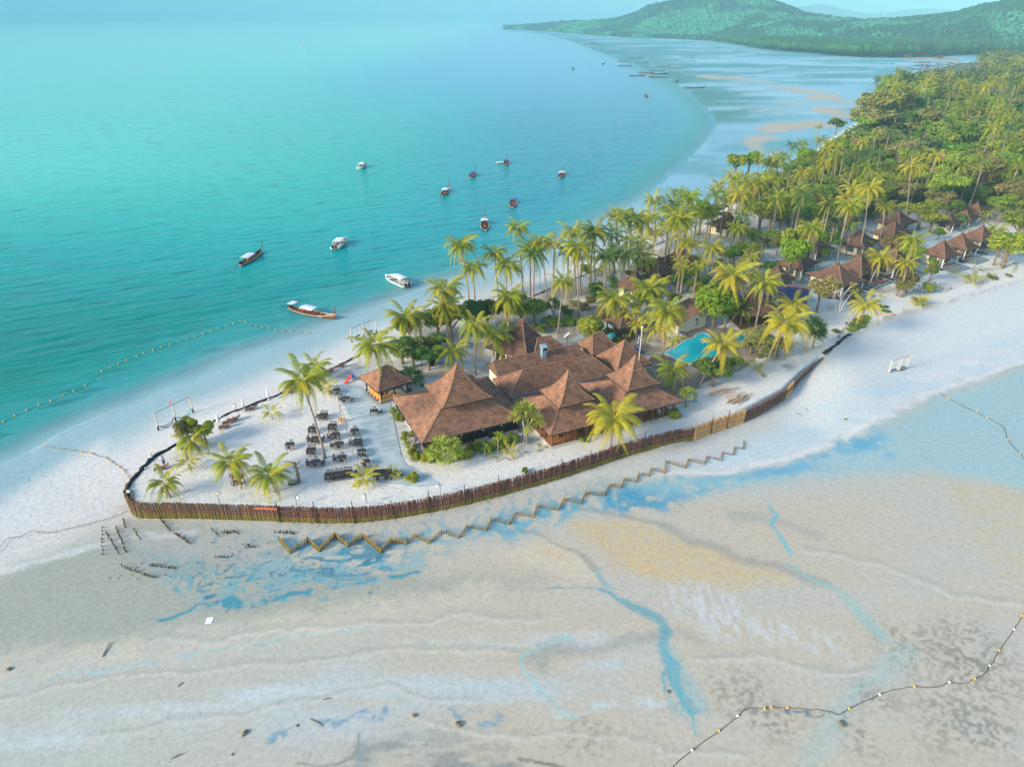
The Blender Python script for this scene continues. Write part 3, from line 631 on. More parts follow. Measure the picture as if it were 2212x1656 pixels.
# ------------------------------------------------------------------ coconut palms
def frond_mesh(name, L_, droop, m, rng, nl=26, wid=.5, lift=.5, bend=0.0):
    """one pinnate leaf: an arching midrib and two rows of hanging leaflets"""
    V = []; F = []; C = []
    def q(a, b, c_, d, col):
        o = len(V); V.extend([a, b, c_, d]); F.append((o, o + 1, o + 2, o + 3)); C.extend([col] * 4)
    def rib(t):
        x = L_ * (t - .10 * droop * t * t * t * 1.6); z = L_ * (lift * t - (lift * .55 + droop * .62) * t * t - droop * .25 * t ** 4); return Vector((x, bend * t * t * L_, z))
    pts = [rib(i / 9) for i in range(10)]
    for i in range(9):
        a, b = pts[i], pts[i + 1]; w0 = .055 * (1 - i / 10); w1 = .055 * (1 - (i + 1) / 10)
        q(a + Vector((0, -w0, 0)), a + Vector((0, w0, 0)), b + Vector((0, w1, 0)), b + Vector((0, -w1, 0)), (1.9, 1.5, .8))
    for i in range(nl):
        t = .14 + .86 * (i + .5) / nl; p = rib(t); d = (rib(min(t + .03, 1.03)) - rib(t - .03)).normalized()
        ln = L_ * wid * .46 * (math.sin(math.pi * min(1, (t * .88 + .12))) ** .6) * rng.uniform(.85, 1.12)
        for sgn in (-1, 1):
            side = Vector((0, sgn, 0)); fw = d * (.55 + .5 * t); dr = Vector((0, 0, -1)) * (.25 + .55 * droop + rng.uniform(-.08, .25))
            mid = p + (side * .95 + fw * .7 + dr * .35).normalized() * ln * .52; tip = mid + (side * .5 + fw * .6 + dr * 1.3).normalized() * ln * .5
            wv = d * (.040 * L_ / 4 * 1.25); col = rng.uniform(.75, 1.25); yl = max(0, t - .25) * .8 * rng.uniform(.2, 1.2)
            cc = (col * (1 + yl * .55), col * (1 + yl * .12), col * (1 - yl * .3))
            q(p - wv, p + wv, mid + wv * 1.1, mid - wv * 1.1, cc); q(mid - wv * 1.1, mid + wv * 1.1, tip + wv * .15, tip - wv * .15, cc)
    return nmesh(name, np.array([tuple(v) for v in V]), np.array(F), m, np.array(C))
M_FR = fol_mat('palm_frond', (.255, .32, .022), .22, .35, .022, .45); M_FRY = fol_mat('palm_frond_yellow', (.40, .40, .035), .15, .4, .012, .45)
M_FRD = fol_mat('palm_frond_dry', (.34, .19, .09), .25, .25, .02, .8); M_FRG = fol_mat('palm_frond_green', (.085, .165, .03), .2, .3, .02, .4)
M_TRK = mat('palm_trunk', (.30, .25, .20), .9, .1, noise=(6, .3), bump=(14, .5)); M_NUT = mat('coconut', (.42, .30, .06), .5, .3)
r_ = random.Random(3)
FR = {}
for tone, m in (('g', M_FR), ('y', M_FRY), ('d', M_FRD), ('k', M_FRG)):
    for lv, (dr, lf, wd_) in enumerate(((.12, 1.35, .42), (.45, .95, .50), (.85, .55, .52), (1.25, .15, .48), (1.7, -.4, .38))):
        FR[(tone, lv)] = [frond_mesh('frond', 4.6, dr, m, r_, 28, wd_, lf, b) for b in (-.06, .08)]
def coco_mesh():
    b = MB()
    for k in range(9): b.blob((.34 * math.cos(k * .9), .34 * math.sin(k * .9), -.35 - .16 * (k % 3)), .15, 6, 4)
    return b.mesh('coconuts', M_NUT, True)
COCO = coco_mesh()
def palm(base, top, s=1.0, tone='g', nf=22, old=3, label=None, group='coconut palms of the resort', coco=True, name='coconut_palm', r0=.19, curve=None, seed=None):
    """base and top are map points; the trunk bends from one to the other; s scales the crown"""
    s *= .71 * (.9 + .22 * ((int(abs(base[0]) * 7) % 10) / 10)); nf = int(nf * 1.25)
    q = random.Random(seed if seed is not None else int(base[0] * 31 + base[1] * 17)); t = thing(name, base, 0, label, 'palm tree', group)
    b = Vector(base); tp = Vector(top) - b; H = tp.length; lean = Vector((tp.x, tp.y, 0))
    cv = curve if curve is not None else q.uniform(.1, .3)
    pts = []; rad = []
    for i in range(8):
        k = i / 7; pts.append(Vector((lean.x * (k ** (1 + cv)), lean.y * (k ** (1 + cv)), tp.z * k - (.3 if i == 0 else 0)))); rad.append(max(.09, r0 * (1.35 if i == 0 else 1 - .35 * k)) * (s ** .5))
    mb = MB(); mb.tube(pts, rad, 7); mb.build('trunk', M_TRK, t, True)
    c0 = pts[-1]
    if coco and s > .6: o = link('coconuts', COCO, t, c0); o.scale = (s * 1.1,) * 3
    for i in range(nf):
        k = i / (nf - 1); ang = i * 2.39996 + q.uniform(-.25, .25)
        lv = 0 if k < .16 else 1 if k < .42 else 2 if k < .72 else 3
        tn = tone
        if lv == 3 and q.random() < .45: tn = 'y' if tone != 'k' else 'g'
        if lv <= 1 and q.random() < .25 and tone == 'g': tn = 'y'
        if name == 'young_palm': lv = 0 if k < .4 else 1 if k < .8 else 2
        f = link('frond', q.choice(FR[(tn, lv)]), t, c0 + Vector((.12 * math.cos(ang), .12 * math.sin(ang), .0)))
        f.rotation_euler = (q.uniform(-.35, .35), q.uniform(-.12, .12), ang); z_ = s * q.uniform(.88, 1.12); f.scale = (z_, z_, z_)
    for i in range(old):
        ang = q.uniform(0, 6.28); f = link('frond', q.choice(FR[(q.choice('yd'), 4)]), t, c0 - Vector((0, 0, .2))); f.rotation_euler = (0, q.uniform(0, .3), ang); z_ = s * q.uniform(.6, .85); f.scale = (z_,) * 3
    return t
def palm_px(bx, by, tx, ty, s=1.0, dy=0.0, **k):
    """palm whose foot stands at print point (bx, by) and whose crown heart shows at (tx, ty); dy = lean towards or away"""
    b = G(bx, by, PLAT); y = b[1] + dy; z = height_at(tx, ty, 0, y); v = (ty * 766 / 1656 - 383) / FPX; t = (CAM_H - z) / (SP + v * CP); x = (tx * 1024 / 2212 - 512) / FPX * t
    return palm(b, (x, y, z), s, **k)
# ------------------------------------------------------------------ shared materials
M_DW = mat('dark_wood', (.045, .028, .022), .45, .4, noise=(8, .25)); M_BW = mat('brown_wood', (.16, .085, .045), .6, .3, noise=(7, .25))
M_OW = mat('orange_wood', (.62, .27, .06), .5, .3, noise=(9, .15)); M_WHITE = mat('white_paint', (.80, .80, .78), .5, .4); M_CREAM = mat('cream_plaster', (.72, .63, .45), .85, .2, noise=(2, .06), bump=(20, .2))
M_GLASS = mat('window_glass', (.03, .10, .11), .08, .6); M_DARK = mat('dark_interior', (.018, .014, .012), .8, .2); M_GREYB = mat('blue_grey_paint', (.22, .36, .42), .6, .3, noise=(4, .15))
M_DECK = mat('deck_boards', (.13, .055, .045), .35, .4, noise=(10, .25)); M_STONE = mat('pale_stone', (.50, .47, .42), .85, .2, noise=(5, .2)); M_METAL = mat('grey_metal', (.30, .33, .36), .4, .5, metal=.6)
M_BLUE = mat('blue_cloth', (.02, .10, .30), .8, .2); M_TURQ = mat('turquoise_plastic', (.02, .36, .42), .5, .3); M_RED = mat('red_plastic', (.70, .05, .02), .4, .4); M_ROPE = mat('old_rope', (.10, .075, .05), .95, .1)
M_YEL = mat('yellow_float', (.85, .42, .03), .5, .4); M_BLACK = mat('black_fabric', (.012, .013, .016), .9, .1); M_ORANGE = mat('orange_plastic', (.85, .16, .04), .5, .3)

# ------------------------------------------------------------------ tables and chairs
_b = MB().box((0, 0, .73), (1.2, .85, .05)); TT = _b.mesh('tabletop', M_DW); _b = MB().box((0, 0, .35), (.07, .07, .71)); TL = _b.mesh('leg', M_DW)
_b = MB().box((0, 0, .44), (.44, .42, .04)); CS = {m: MB().box((0, 0, .44), (.44, .42, .04)).mesh('seat', m) for m in (M_DW, M_OW, M_WHITE, M_BW)}
def back_me(m):
    b = MB(); b.box((-.2, .22, .66), (.045, .04, .5), rx=-.1); b.box((.2, .22, .66), (.045, .04, .5), rx=-.1); b.box((0, .24, .86), (.44, .035, .12), rx=-.1)
    for k in (-.08, .08): b.box((k, .23, .64), (.05, .02, .36), rx=-.1)
    return b.mesh('backrest', m)
CB = {m: back_me(m) for m in CS}; CL = {m: MB().box((0, 0, .21), (.045, .045, .43)).mesh('leg', m) for m in CS}
def chair(x, y, z, rz, label, m=None, group='chairs around the beach restaurant tables', name='wooden_chair', s=1.0):
    m = m or M_DW; t = thing(name, (x, y, z), rz, label, 'chair', group, s); link('seat', CS[m], t); link('backrest', CB[m], t)
    for i in (-1, 1):
        for j in (-1, 1): link('leg', CL[m], t, (i * .19, j * .18, 0))
    return t
def table(x, y, z, rz, label, sides, sx=1, sy=1, chm=None, tm=None, name='dining_table', clab=None, group='square dark tables on the sand'):
    """sides: string of f/b/l/r, one letter per chair (capital = pulled out and turned)"""
    t = thing(name, (x, y, z), rz, label, 'table', group)
    o = link('tabletop', TT, t); o.scale = (sx, sy, 1)
    for i in (-1, 1):
        for j in (-1, 1): link('leg', TL, t, (i * .54 * sx, j * .36 * sy, 0))
    cnt = {}
    for c in sides: cnt[c.lower()] = cnt.get(c.lower(), 0) + 1
    seen = {}
    WORD = {'f': 'on the sea-wall side of', 'b': 'on the bay side of', 'l': 'at the left end of', 'r': 'at the right end of'}
    for c in sides:
        k = c.lower(); i = seen.get(k, 0); seen[k] = i + 1; n = cnt[k]; off = (i - (n - 1) / 2) * .56 * (sx if k in 'fb' else 1)
        pull = .12 if c.islower() else .32
        px, py, a = {'f': (off, -.42 * sy - pull, math.pi), 'b': (off, .42 * sy + pull, 0), 'l': (-.6 * sx - pull, off, math.pi / 2), 'r': (.6 * sx + pull, off, -math.pi / 2)}[k]
        if c.isupper(): a += rnd.uniform(-.6, .6)
        ca, sa = math.cos(rz), math.sin(rz)
        side = WORD[k] if n == 1 else ('left one' if i == 0 else 'right one') + ' ' + WORD[k].replace('the ', '') if k in 'fb' else ('nearer one' if i == 0 else 'farther one') + ' ' + WORD[k].replace('the ', '')
        side += ' ' + clab
        chair(x + px * ca - py * sa, y + px * sa + py * ca, z, rz + a + rnd.uniform(-.12, .12), 'dark chair ' + side, chm)
    return t
def A4(x, y, z=2.75): return GS(1100 + x / 3.6, 1500 + y / 3.6, z)
TB_ = [(885, 205, 'BLLF', .25, 'the table north of the kinked one'), (1025, 320, 'LLF R'.replace(' ', ''), -.25, 'the table nearest the bar hut path'), (1425, 505, 'bR', .08, 'the lone table under the light cables'),
       (695, 560, 'LLffbb', .02, 'the table left of the orange chairs'), (540, 755, 'ffb', .02, 'the upper table behind the leaning trunk'), (823, 715, 'ffbb', .03, 'the table below the orange chairs'),
       (870, 840, 'Llfb', .1, 'the second table of the middle column'), (1145, 785, 'fb', .04, 'the top table of the right column'), (585, 895, 'LLffRR', .08, 'the table split by the leaning trunk'),
       (920, 975, 'LLfb', .06, 'the third table of the middle column'), (1190, 935, 'LLffbb', .04, 'the second table of the right column'), (210, 985, 'fb', .04, 'the lone table farthest left'),
       (515, 1060, 'ffbb', .06, 'the table left of the trunk foot'), (1245, 1085, 'ffB', .04, 'the third table of the right column'), (580, 1235, 'LLfRRb', .1, 'the table below the trunk foot'),
       (960, 1170, 'LLfb', .08, 'the bottom table of the middle column'), (1300, 1235, 'fB', .04, 'the table with the straw hat'),
       (780, 1425, 'ffbb', .1, 'the left table of the row of three'), (912, 1405, 'ffbb', .1, 'the middle table of the row of three'), (1047, 1385, 'ffbbRR', .1, 'the right table of the row of three')]
for x, y, sd_, rz, lab in TB_:
    p = A4(x, y); table(p[0], p[1], PLAT, rz, 'dark square wooden table, ' + lab.replace('the ', '', 1) + (' group' if len(lab) < 24 else ''), sd_, clab=lab)
p = A4(1262, 1238, 2.78); h = MB(); h.tube([(0, 0, 0), (0, 0, .02)], [.28, .27], 12); h.tube([(0, 0, .02), (0, 0, .16)], [.14, .11], 10)
tag(h.build('straw_hat', mat('straw', (.62, .38, .12), .8), None, False, (p[0], p[1], PLAT + .76)), 'round straw hat lying on a dark table near the terrace edge', 'hat')
p = A4(1545, 1400); table(p[0], p[1], PLAT, .12, 'large dark dining table beside the yellow-green young palm', 'ff', 2.0, 1.9, clab='the large table', name='large_table', group=None)
p = A4(1733, 1405); table(p[0], p[1], PLAT, .12, 'small dark side table right of the large table', 'r', 1.05, 1.1, clab='the small side table', name='side_table', group=None)
for x, lab in ((935, 'left one of two orange wooden chairs at the terrace edge'), (985, 'right one of two orange wooden chairs at the terrace edge')):
    p = GS(1100 + x / 3.6, 1500 + 640 / 3.6, 2.4); chair(p[0], p[1], PLAT, math.pi + rnd.uniform(-.2, .2), lab, M_OW, 'pair of orange chairs')

# ------------------------------------------------------------------ roofs
def roof_material(name, col, dark):
    m = bpy.data.materials.new(name); m.use_nodes = True; N = m.node_tree.nodes; L = m.node_tree.links; b = N['Principled BSDF']; b.inputs['Roughness'].default_value = .92; b.inputs['Specular IOR Level'].default_value = .15
    u = N.new('ShaderNodeAttribute'); u.attribute_name = 'su'; v = N.new('ShaderNodeAttribute'); v.attribute_name = 'sv'; cx = N.new('ShaderNodeCombineXYZ'); L.new(u.outputs['Fac'], cx.inputs[0]); L.new(v.outputs['Fac'], cx.inputs[1])
    br = N.new('ShaderNodeTexBrick'); br.inputs['Scale'].default_value = 1; br.inputs['Brick Width'].default_value = .55; br.inputs['Row Height'].default_value = .30; br.inputs['Mortar Size'].default_value = .02; br.inputs['Bias'].default_value = -.1
    br.inputs['Color1'].default_value = (*col, 1); br.inputs['Color2'].default_value = (*dark, 1); br.inputs['Mortar'].default_value = (dark[0] * .5, dark[1] * .5, dark[2] * .5, 1); L.new(cx.outputs[0], br.inputs[0])
    n = N.new('ShaderNodeTexNoise'); n.inputs['Scale'].default_value = .6; n.inputs['Detail'].default_value = 5; L.new(cx.outputs[0], n.inputs[0]); mr = N.new('ShaderNodeMapRange'); mr.inputs[1].default_value = .3; mr.inputs[2].default_value = .7; mr.inputs[3].default_value = .82; mr.inputs[4].default_value = 1.2; L.new(n.outputs[0], mr.inputs[0])
    mx = N.new('ShaderNodeMix'); mx.data_type = 'RGBA'; mx.blend_type = 'MULTIPLY'; mx.inputs[0].default_value = 1; L.new(br.outputs[0], mx.inputs[6]); L.new(mr.outputs[0], mx.inputs[7]); L.new(mx.outputs[2], b.inputs['Base Color'])
    bp = N.new('ShaderNodeBump'); bp.inputs['Strength'].default_value = .6; bp.inputs['Distance'].default_value = .03; L.new(br.outputs['Fac'], bp.inputs['Height']); bp.invert = True; L.new(bp.outputs[0], b.inputs['Normal'])
    return m
M_ROOF = roof_material('brown_shingles', (.32, .175, .11), (.185, .105, .074)); M_ROOFG = roof_material('weathered_shingles', (.18, .105, .078), (.115, .07, .056)); M_ROOFL = roof_material('pale_shingles', (.33, .21, .15), (.24, .15, .11))
M_GUT = mat('gutter', (.16, .30, .35), .5, .4); M_FASC = mat('fascia', (.055, .04, .035), .7, .2)
class RB:
    def __init__(s): s.v = []; s.f = []; s.u = []; s.w = []
    def slope(s, a, b, tb, ta, flare=0.0, course=.36):
        a, b, tb, ta = map(Vector, (a, b, tb, ta)); m0 = (a + b) / 2; m1 = (ta + tb) / 2; L_ = (m1 - m0).length; K = max(3, int(L_ / course)); ex = (b - a).normalized()
        nrm = ex.cross(m1 - m0).normalized(); nrm = nrm if nrm.z > 0 else -nrm
        def row(t, up):
            fl = -flare * math.sin(math.pi * min(1, t)) ** 1; return [a.lerp(ta, t) + Vector((0, 0, fl)) + nrm * up, b.lerp(tb, t) + Vector((0, 0, fl)) + nrm * up]
        pa = a
        for k in range(K):
            lo = row(k / K, .045); hi = row((k + 1) / K, .0); base = row(k / K, -.005); o = len(s.v)
            s.v += [tuple(p) for p in base + lo + hi]; s.u += [(p - pa).dot(ex) for p in base + lo + hi]; s.w += [k * .30 + .02] * 4 + [(k + 1) * .30 - .02] * 2
            s.f += [(o, o + 1, o + 3, o + 2), (o + 2, o + 3, o + 5, o + 4)]
        return s
    def build(s, name, m, parent): 
        return link(name, nmesh(name, np.array(s.v), np.array(s.f), m, None, False, {'su': np.array(s.u), 'sv': np.array(s.w)}), parent)
def hip(parent, cs, ze, r0, r1, m, flare=0, caps=True, gut=False, name='roof', thick=.16):
    """hip roof on plan corners cs (front-left, front-right, back-right, back-left), ridge r0-r1"""
    c = [Vector((p[0], p[1], ze)) for p in cs]; r0 = Vector(r0); r1 = Vector(r1); b = RB()
    b.slope(c[0], c[1], r1, r0, flare); b.slope(c[1], c[2], r1, r1 + Vector((0, 0, 0)), flare); b.slope(c[2], c[3], r0, r1, flare); b.slope(c[3], c[0], r0, r0, flare)
    o = b.build(name, m, parent)
    f = MB(); c2 = [p - Vector((0, 0, thick * .5)) for p in c]
    for i in range(4): f.bar(c2[i], c2[(i + 1) % 4], .05, thick)
    cen = sum(c, Vector()) / 4; n = 4; f.add([p - Vector((0, 0, .06)) for p in c], [(0, 1, 2, 3)]); f.build('fascia', M_FASC, parent)
    if caps:
        for i, r_ in ((0, r0), (1, r1), (2, r1), (3, r0)):
            mb = MB(); ps = [c[i].lerp(r_, t) + Vector((0, 0, -flare * math.sin(math.pi * t) + .05)) for t in np.linspace(0, 1, 8)]
            for k in range(7): mb.bar(ps[k], ps[k + 1], .22, .06)
            mb.build('hip_cap', m_cap, parent)
        if (r0 - r1).length > .3: MB().bar(r0 + Vector((0, 0, .05)), r1 + Vector((0, 0, .05)), .24, .08).build('ridge_cap', m_cap, parent)
    if gut:
        MB().bar(c[0] - Vector((0, 0, .02)), c[1] - Vector((0, 0, .02)), .16, .12).build('gutter', M_GUT, parent)
    return o
m_cap = mat('ridge_tiles', (.26, .15, .095), .9, .1, noise=(4, .2))
TH25 = R(25.1); EX = Vector((math.cos(TH25), math.sin(TH25), 0)); EY = Vector((-math.sin(TH25), math.cos(TH25), 0)); OR = Vector((5.2, 78.7, 0))
def F_(a, b, z=0): p = OR + EX * a + EY * b; return (p.x, p.y, z)
def rect(a0, a1, b0, b1): return [F_(a0, b0), F_(a1, b0), F_(a1, b1), F_(a0, b1)]
def wall_run(parent, p0, p1, z0, z1, th, m, name='wall'):
    p0 = Vector((p0[0], p0[1], 0)); p1 = Vector((p1[0], p1[1], 0)); L_ = (p1 - p0).length; a = math.atan2(p1.y - p0.y, p1.x - p0.x); c = (p0 + p1) / 2
    return MB().box((c.x, c.y, (z0 + z1) / 2), (L_, th, z1 - z0), rz=a).build(name, m, parent)
def slab(parent, cs, z0, z1, m, name): return MB().prism(cs, z0, z1).build(name, m, parent)
M_TERR = mat('terracotta_floor', (.34, .15, .07), .6, .3, noise=(3, .2))
def lantern(parent, a, b, hw, ze, zt, m=None, flare=.55):
    return hip(parent, rect(a - hw, a + hw, b - hw, b + hw), ze, F_(a, b, zt), F_(a, b, zt), m or M_ROOF, flare, True, name='lantern_roof')
# hall with the screened front
t = thing('restaurant_hall', F_(-8.7, 12.5, PLAT), 0, 'largest restaurant hall, pyramid lantern over a brown shingled hip roof, beside the paved terrace', 'building', 'roofs of the restaurant')
t.location = (0, 0, 0)
hip(t, rect(-16.5, -.9, 5.5, 19.5), 4.8, F_(-9.6, 12.5, 8.2), F_(-7.8, 12.5, 8.2), M_ROOF, .3); lantern(t, -8.7, 12.0, 3.75, 7.7, 12.3, None, .75)
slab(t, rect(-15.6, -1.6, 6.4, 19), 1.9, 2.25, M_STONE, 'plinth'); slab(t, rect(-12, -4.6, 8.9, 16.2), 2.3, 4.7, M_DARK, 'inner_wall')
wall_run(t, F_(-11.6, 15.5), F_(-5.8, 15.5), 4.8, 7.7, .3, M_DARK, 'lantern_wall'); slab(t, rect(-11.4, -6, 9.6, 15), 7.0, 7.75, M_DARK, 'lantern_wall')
for i in range(7):
    a = -15.4 + i * 2.28; MB().box(F_(a, 6.5, 3.5), (.2, .2, 2.6), rz=TH25).build('column', M_DW, t)
    if i < 6:
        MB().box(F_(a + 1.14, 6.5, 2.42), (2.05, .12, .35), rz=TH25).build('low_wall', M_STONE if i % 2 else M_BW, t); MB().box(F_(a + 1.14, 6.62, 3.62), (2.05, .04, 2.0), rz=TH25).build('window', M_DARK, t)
for i in range(5): MB().box(F_(-15.5, 7.6 + i * 2.6, 3.5), (.2, .2, 2.6), rz=TH25).build('column', M_DW, t)
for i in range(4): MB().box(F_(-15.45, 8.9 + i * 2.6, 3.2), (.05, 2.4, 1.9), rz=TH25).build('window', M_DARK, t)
for a in (-10.6, -7.4, -4.6): MB().blob(F_(a, 5.95, 4.3), .14, 8, 5).build('wall_lamp', M_WHITE, t)
# veranda halls
def veranda(a0, a1, lab, ls):
    t = thing('veranda_hall', (0, 0, 0), 0, lab, 'building', 'roofs of the restaurant'); ac = (a0 + a1) / 2
    hip(t, rect(a0, a1, 0, 11.5), 4.7, F_(ac - .5, 5.75, 7.6), F_(ac + .5, 5.75, 7.6), M_ROOF, .3, gut=False); lantern(t, ac, 5.3, 2.9, 7.15, 11.2, None, .75)
    slab(t, rect(ac - 2, ac + 2, 3.7, 7.5), 6.4, 7.15, M_DARK, 'lantern_wall'); slab(t, rect(a0 + .5, a1 - .5, .6, 11), 1.9, 2.3, M_STONE, 'plinth'); slab(t, rect(a0 + .7, a1 - .7, .75, 10.8), 2.3, 2.34, M_TERR, 'floor')
    slab(t, rect(a0 + 1.2, a1 - 1.2, 5.0, 10.6), 2.34, 4.7, M_BW, 'inner_wall')
    n = 5
    for i in range(n + 1):
        a = a0 + .9 + (a1 - a0 - 1.8) * i / n; MB().box(F_(a, .95, 3.5), (.24, .24, 2.4), rz=TH25).build('column', M_BW, t)
        if i < n: MB().box(F_(a + (a1 - a0 - 1.8) / n / 2, .95, 2.5), ((a1 - a0 - 1.8) / n - .3, .06, .06), rz=TH25).build('rail', M_BW, t)
    for b in (3.2, 5.6, 8, 10.3): MB().box(F_(a0 + .9, b, 3.5), (.22, .22, 2.4), rz=TH25).build('column', M_BW, t); MB().box(F_(a1 - .9, b, 3.5), (.22, .22, 2.4), rz=TH25).build('column', M_BW, t)
    return t
veranda(0, 11, 'middle restaurant pavilion with its smaller lantern, behind the round pandanus tree', 0)
veranda(11.12, 22.4, 'right restaurant pavilion on the corner nearest the log pile, flagpole behind it', 1)
for i, (a, b) in enumerate(((1.9, 2.6), (4.6, 2.5), (7.6, 2.7), (13.4, 2.6), (17.0, 2.6))):
    p = F_(a, b); lab = ('first', 'second', 'third', 'fourth', 'fifth')[i] + ' brown table from the left inside the open verandas'
    tt = thing('veranda_table', (p[0], p[1], 2.34), TH25, lab, 'table', 'tables inside the open verandas'); o = link('tabletop', MB().box((0, 0, .74), (1.3, .8, .06)).mesh('tabletop', M_OW), tt)
    for ii in (-1, 1):
        for jj in (-1, 1): link('leg', MB().box((0, 0, .36), (.08, .08, .72)).mesh('leg', M_OW), tt, (ii * .56, jj * .34, 0))
p = F_(19.6, 1.7); chair(p[0], p[1], 2.34, 2.2, 'white plastic armchair at the right end of the veranda', M_WHITE, None, 'plastic_chair', 1.25)
# the roofs behind
def block(name, lab, a0, a1, b0, b1, ze, r0, r1, wm, inset=.6, flare=.0, m=None, gut=False, win=0):
    t = thing(name, (0, 0, 0), 0, lab, 'building', 'roofs of the restaurant'); hip(t, rect(a0, a1, b0, b1), ze, F_(*r0), F_(*r1), m or M_ROOF, flare, gut=gut)
    slab(t, rect(a0 + inset, a1 - inset, b0 + inset, b1 - inset), 1.9, ze - .1, wm, 'wall'); return t
block('kitchen_building', 'long ridged kitchen roof between the two lower verandas and the back wing', -.6, 18.1, 11.75, 18.3, 4.8, (3.2, 15.2, 7.1), (15.4, 15.2, 7.1), M_CREAM, gut=True)
block('store_building', 'narrow long back wing roof with a pale gable wall at its left end', .6, 17.6, 18.5, 22.6, 4.75, (.75, 21.0, 6.4), (15.6, 21.0, 6.4), M_CREAM, .12, gut=True)
block('pool_side_wing', 'hip-roofed wing with short ridge behind the satellite dish', 17.9, 23.2, 18.7, 24.2, 5.0, (19.6, 21.6, 7.2), (21.6, 21.8, 7.4), M_CREAM)
block('corner_pyramid_wing', 'pyramid-roofed wing at the pool corner behind the right lantern', 18.3, 25.2, 11.8, 18.3, 5.0, (21.6, 15.2, 8.6), (21.8, 15.2, 8.6), M_CREAM, flare=.25)
block('link_building', 'small raised cross roof in front of the round clipped tree', 8.8, 14.6, 22.3, 27.4, 5.6, (10.6, 24.6, 7.2), (12.8, 24.4, 7.2), M_CREAM)
block('back_annex', 'low dark annex roof beside the green garden arch', 5.4, 9.6, 27.2, 31.5, 4.8, (7, 29.2, 6.1), (8, 29.2, 6.1), M_CREAM, m=M_ROOFG)
# steep pyramid house behind
t = thing('reception_house', (0, 0, 0), 0, 'steep dark pyramid-roofed house with cream walls behind the kitchen wing', 'building', 'roofs of the restaurant')
cs = [(-4.6, 106.0), (2.5, 101.0), (8.0, 106.2), (.9, 111.2)]
hip(t, cs, 5.2, (1.6, 106.3, 10.3), (1.7, 106.3, 10.3), M_ROOFG, .5)
ins = [(x * .86 + 1.7 * .14, y * .86 + 106.2 * .14) for x, y in cs]; slab(t, ins, 1.9, 5.1, M_CREAM, 'wall')
d_ = (Vector(ins[1]) - Vector(ins[0])).normalized(); n_ = Vector((d_.y, -d_.x)); an = math.atan2(d_.y, d_.x)
for k in (2.2, 4.4, 6.4):
    c_ = Vector(ins[0]) + d_ * k + n_ * .03; wdw = MB().box((c_.x, c_.y, 3.9), (1.7, .08, 1.3), rz=an).build('window', M_GLASS, t)
    fr = MB()
    for o_ in (-.87, 0, .87): fr.box((c_.x + d_.x * o_ + n_.x * .05, c_.y + d_.y * o_ + n_.y * .05, 3.9), (.1, .06, 1.45), rz=an)
    for z_ in (3.22, 4.6): fr.box((c_.x + n_.x * .05, c_.y + n_.y * .05, z_), (1.84, .06, .1), rz=an)
    fr.build('frame', M_DW, wdw)
# vent shaft, satellite dish
p = GS(2173, 1418, 6.0); v_ = thing('vent_shaft', (p[0], p[1] - .4, 5.0), .4, 'tall blue-grey metal vent shaft standing on the back wing roof', 'vent'); MB().box((0, 0, 1.1), (.75, .75, 2.6)).build('duct', M_GREYB, v_)
MB().box((0, -.1, 2.6), (.95, 1.1, .5), rx=.25).build('hood', M_GREYB, v_); MB().box((0, -.66, 2.45), (.7, .05, .35)).build('opening', M_DARK, v_)
p = GS(2270, 1352, 5.6); v_ = thing('satellite_dish', (p[0], p[1], 5.0), 0, 'white satellite dish beside the roofs, left of the clipped round tree', 'satellite dish'); d = MB()
for i in range(5):
    for k in range(12):
        r0_, r1_ = i * .17, (i + 1) * .17; a0, a1 = k * math.tau / 12, (k + 1) * math.tau / 12
        d.add([(r0_ * math.cos(a0), r0_ * math.sin(a0), r0_ * r0_ * .5), (r1_ * math.cos(a0), r1_ * math.sin(a0), r1_ * r1_ * .5), (r1_ * math.cos(a1), r1_ * math.sin(a1), r1_ * r1_ * .5), (r0_ * math.cos(a1), r0_ * math.sin(a1), r0_ * r0_ * .5)], [(0, 1, 2, 3)])
o = d.build('reflector', M_WHITE, v_); o.rotation_euler = (-.2, -.75, 0); o.location = (0, 0, .9); o.scale = (.85, .85, .85); MB().tube([(0, 0, -1.5), (0, 0, 1)], .06).build('mast', M_METAL, v_); MB().bar((0, 0, 1), (-.7, -.6, 1.9), .04).build('feed_arm', M_METAL, v_)

# ------------------------------------------------------------------ bar hut on the sand
t = thing('beach_bar', (0, 0, 0), 0, 'small beach bar hut with brown hip roof and orange counter, pierced by a palm', 'bar hut')
bx = Vector((-20.4, 91.1, 0)); e1 = Vector((-16.2 + 20.4, 94.3 - 91.1, 0)).normalized(); e2 = Vector((-e1.y, e1.x, 0))
def Q(a, b, z=0): p = bx + e1 * a + e2 * b; return (p.x, p.y, z)
hip(t, [Q(0, 0), Q(6.0, 0), Q(6.0, 6.6), Q(0, 6.6)], 4.6, Q(2.4, 3.3, 6.75), Q(3.5, 3.5, 6.8), M_ROOF, .1)
anb = math.atan2(e1.y, e1.x); slab(t, [Q(.8, .8), Q(5.4, .8), Q(5.4, 5.8), Q(.8, 5.8)], 1.95, 2.15, M_STONE, 'floor')
for a, b in ((.8, .8), (5.4, .8), (5.4, 5.8), (.8, 5.8), (3.1, .8)): MB().box(Q(a, b, 3.3), (.18, .18, 2.5), rz=anb).build('post', M_DW, t)
MB().box(Q(2.2, .95, 2.65), (2.6, .35, 1.05), rz=anb).build('counter', M_OW, t); MB().box(Q(.95, 3.0, 2.65), (.35, 4.0, 1.05), rz=anb).build('counter', M_OW, t); MB().box(Q(3.4, 4.6, 3.3), (3.6, 1.6, 2.4), rz=anb).build('back_bar', M_DARK, t)
MB().box(Q(5.0, .9, 3.5), (.35, .06, .5), rz=anb).build('menu_board', M_CREAM, t)
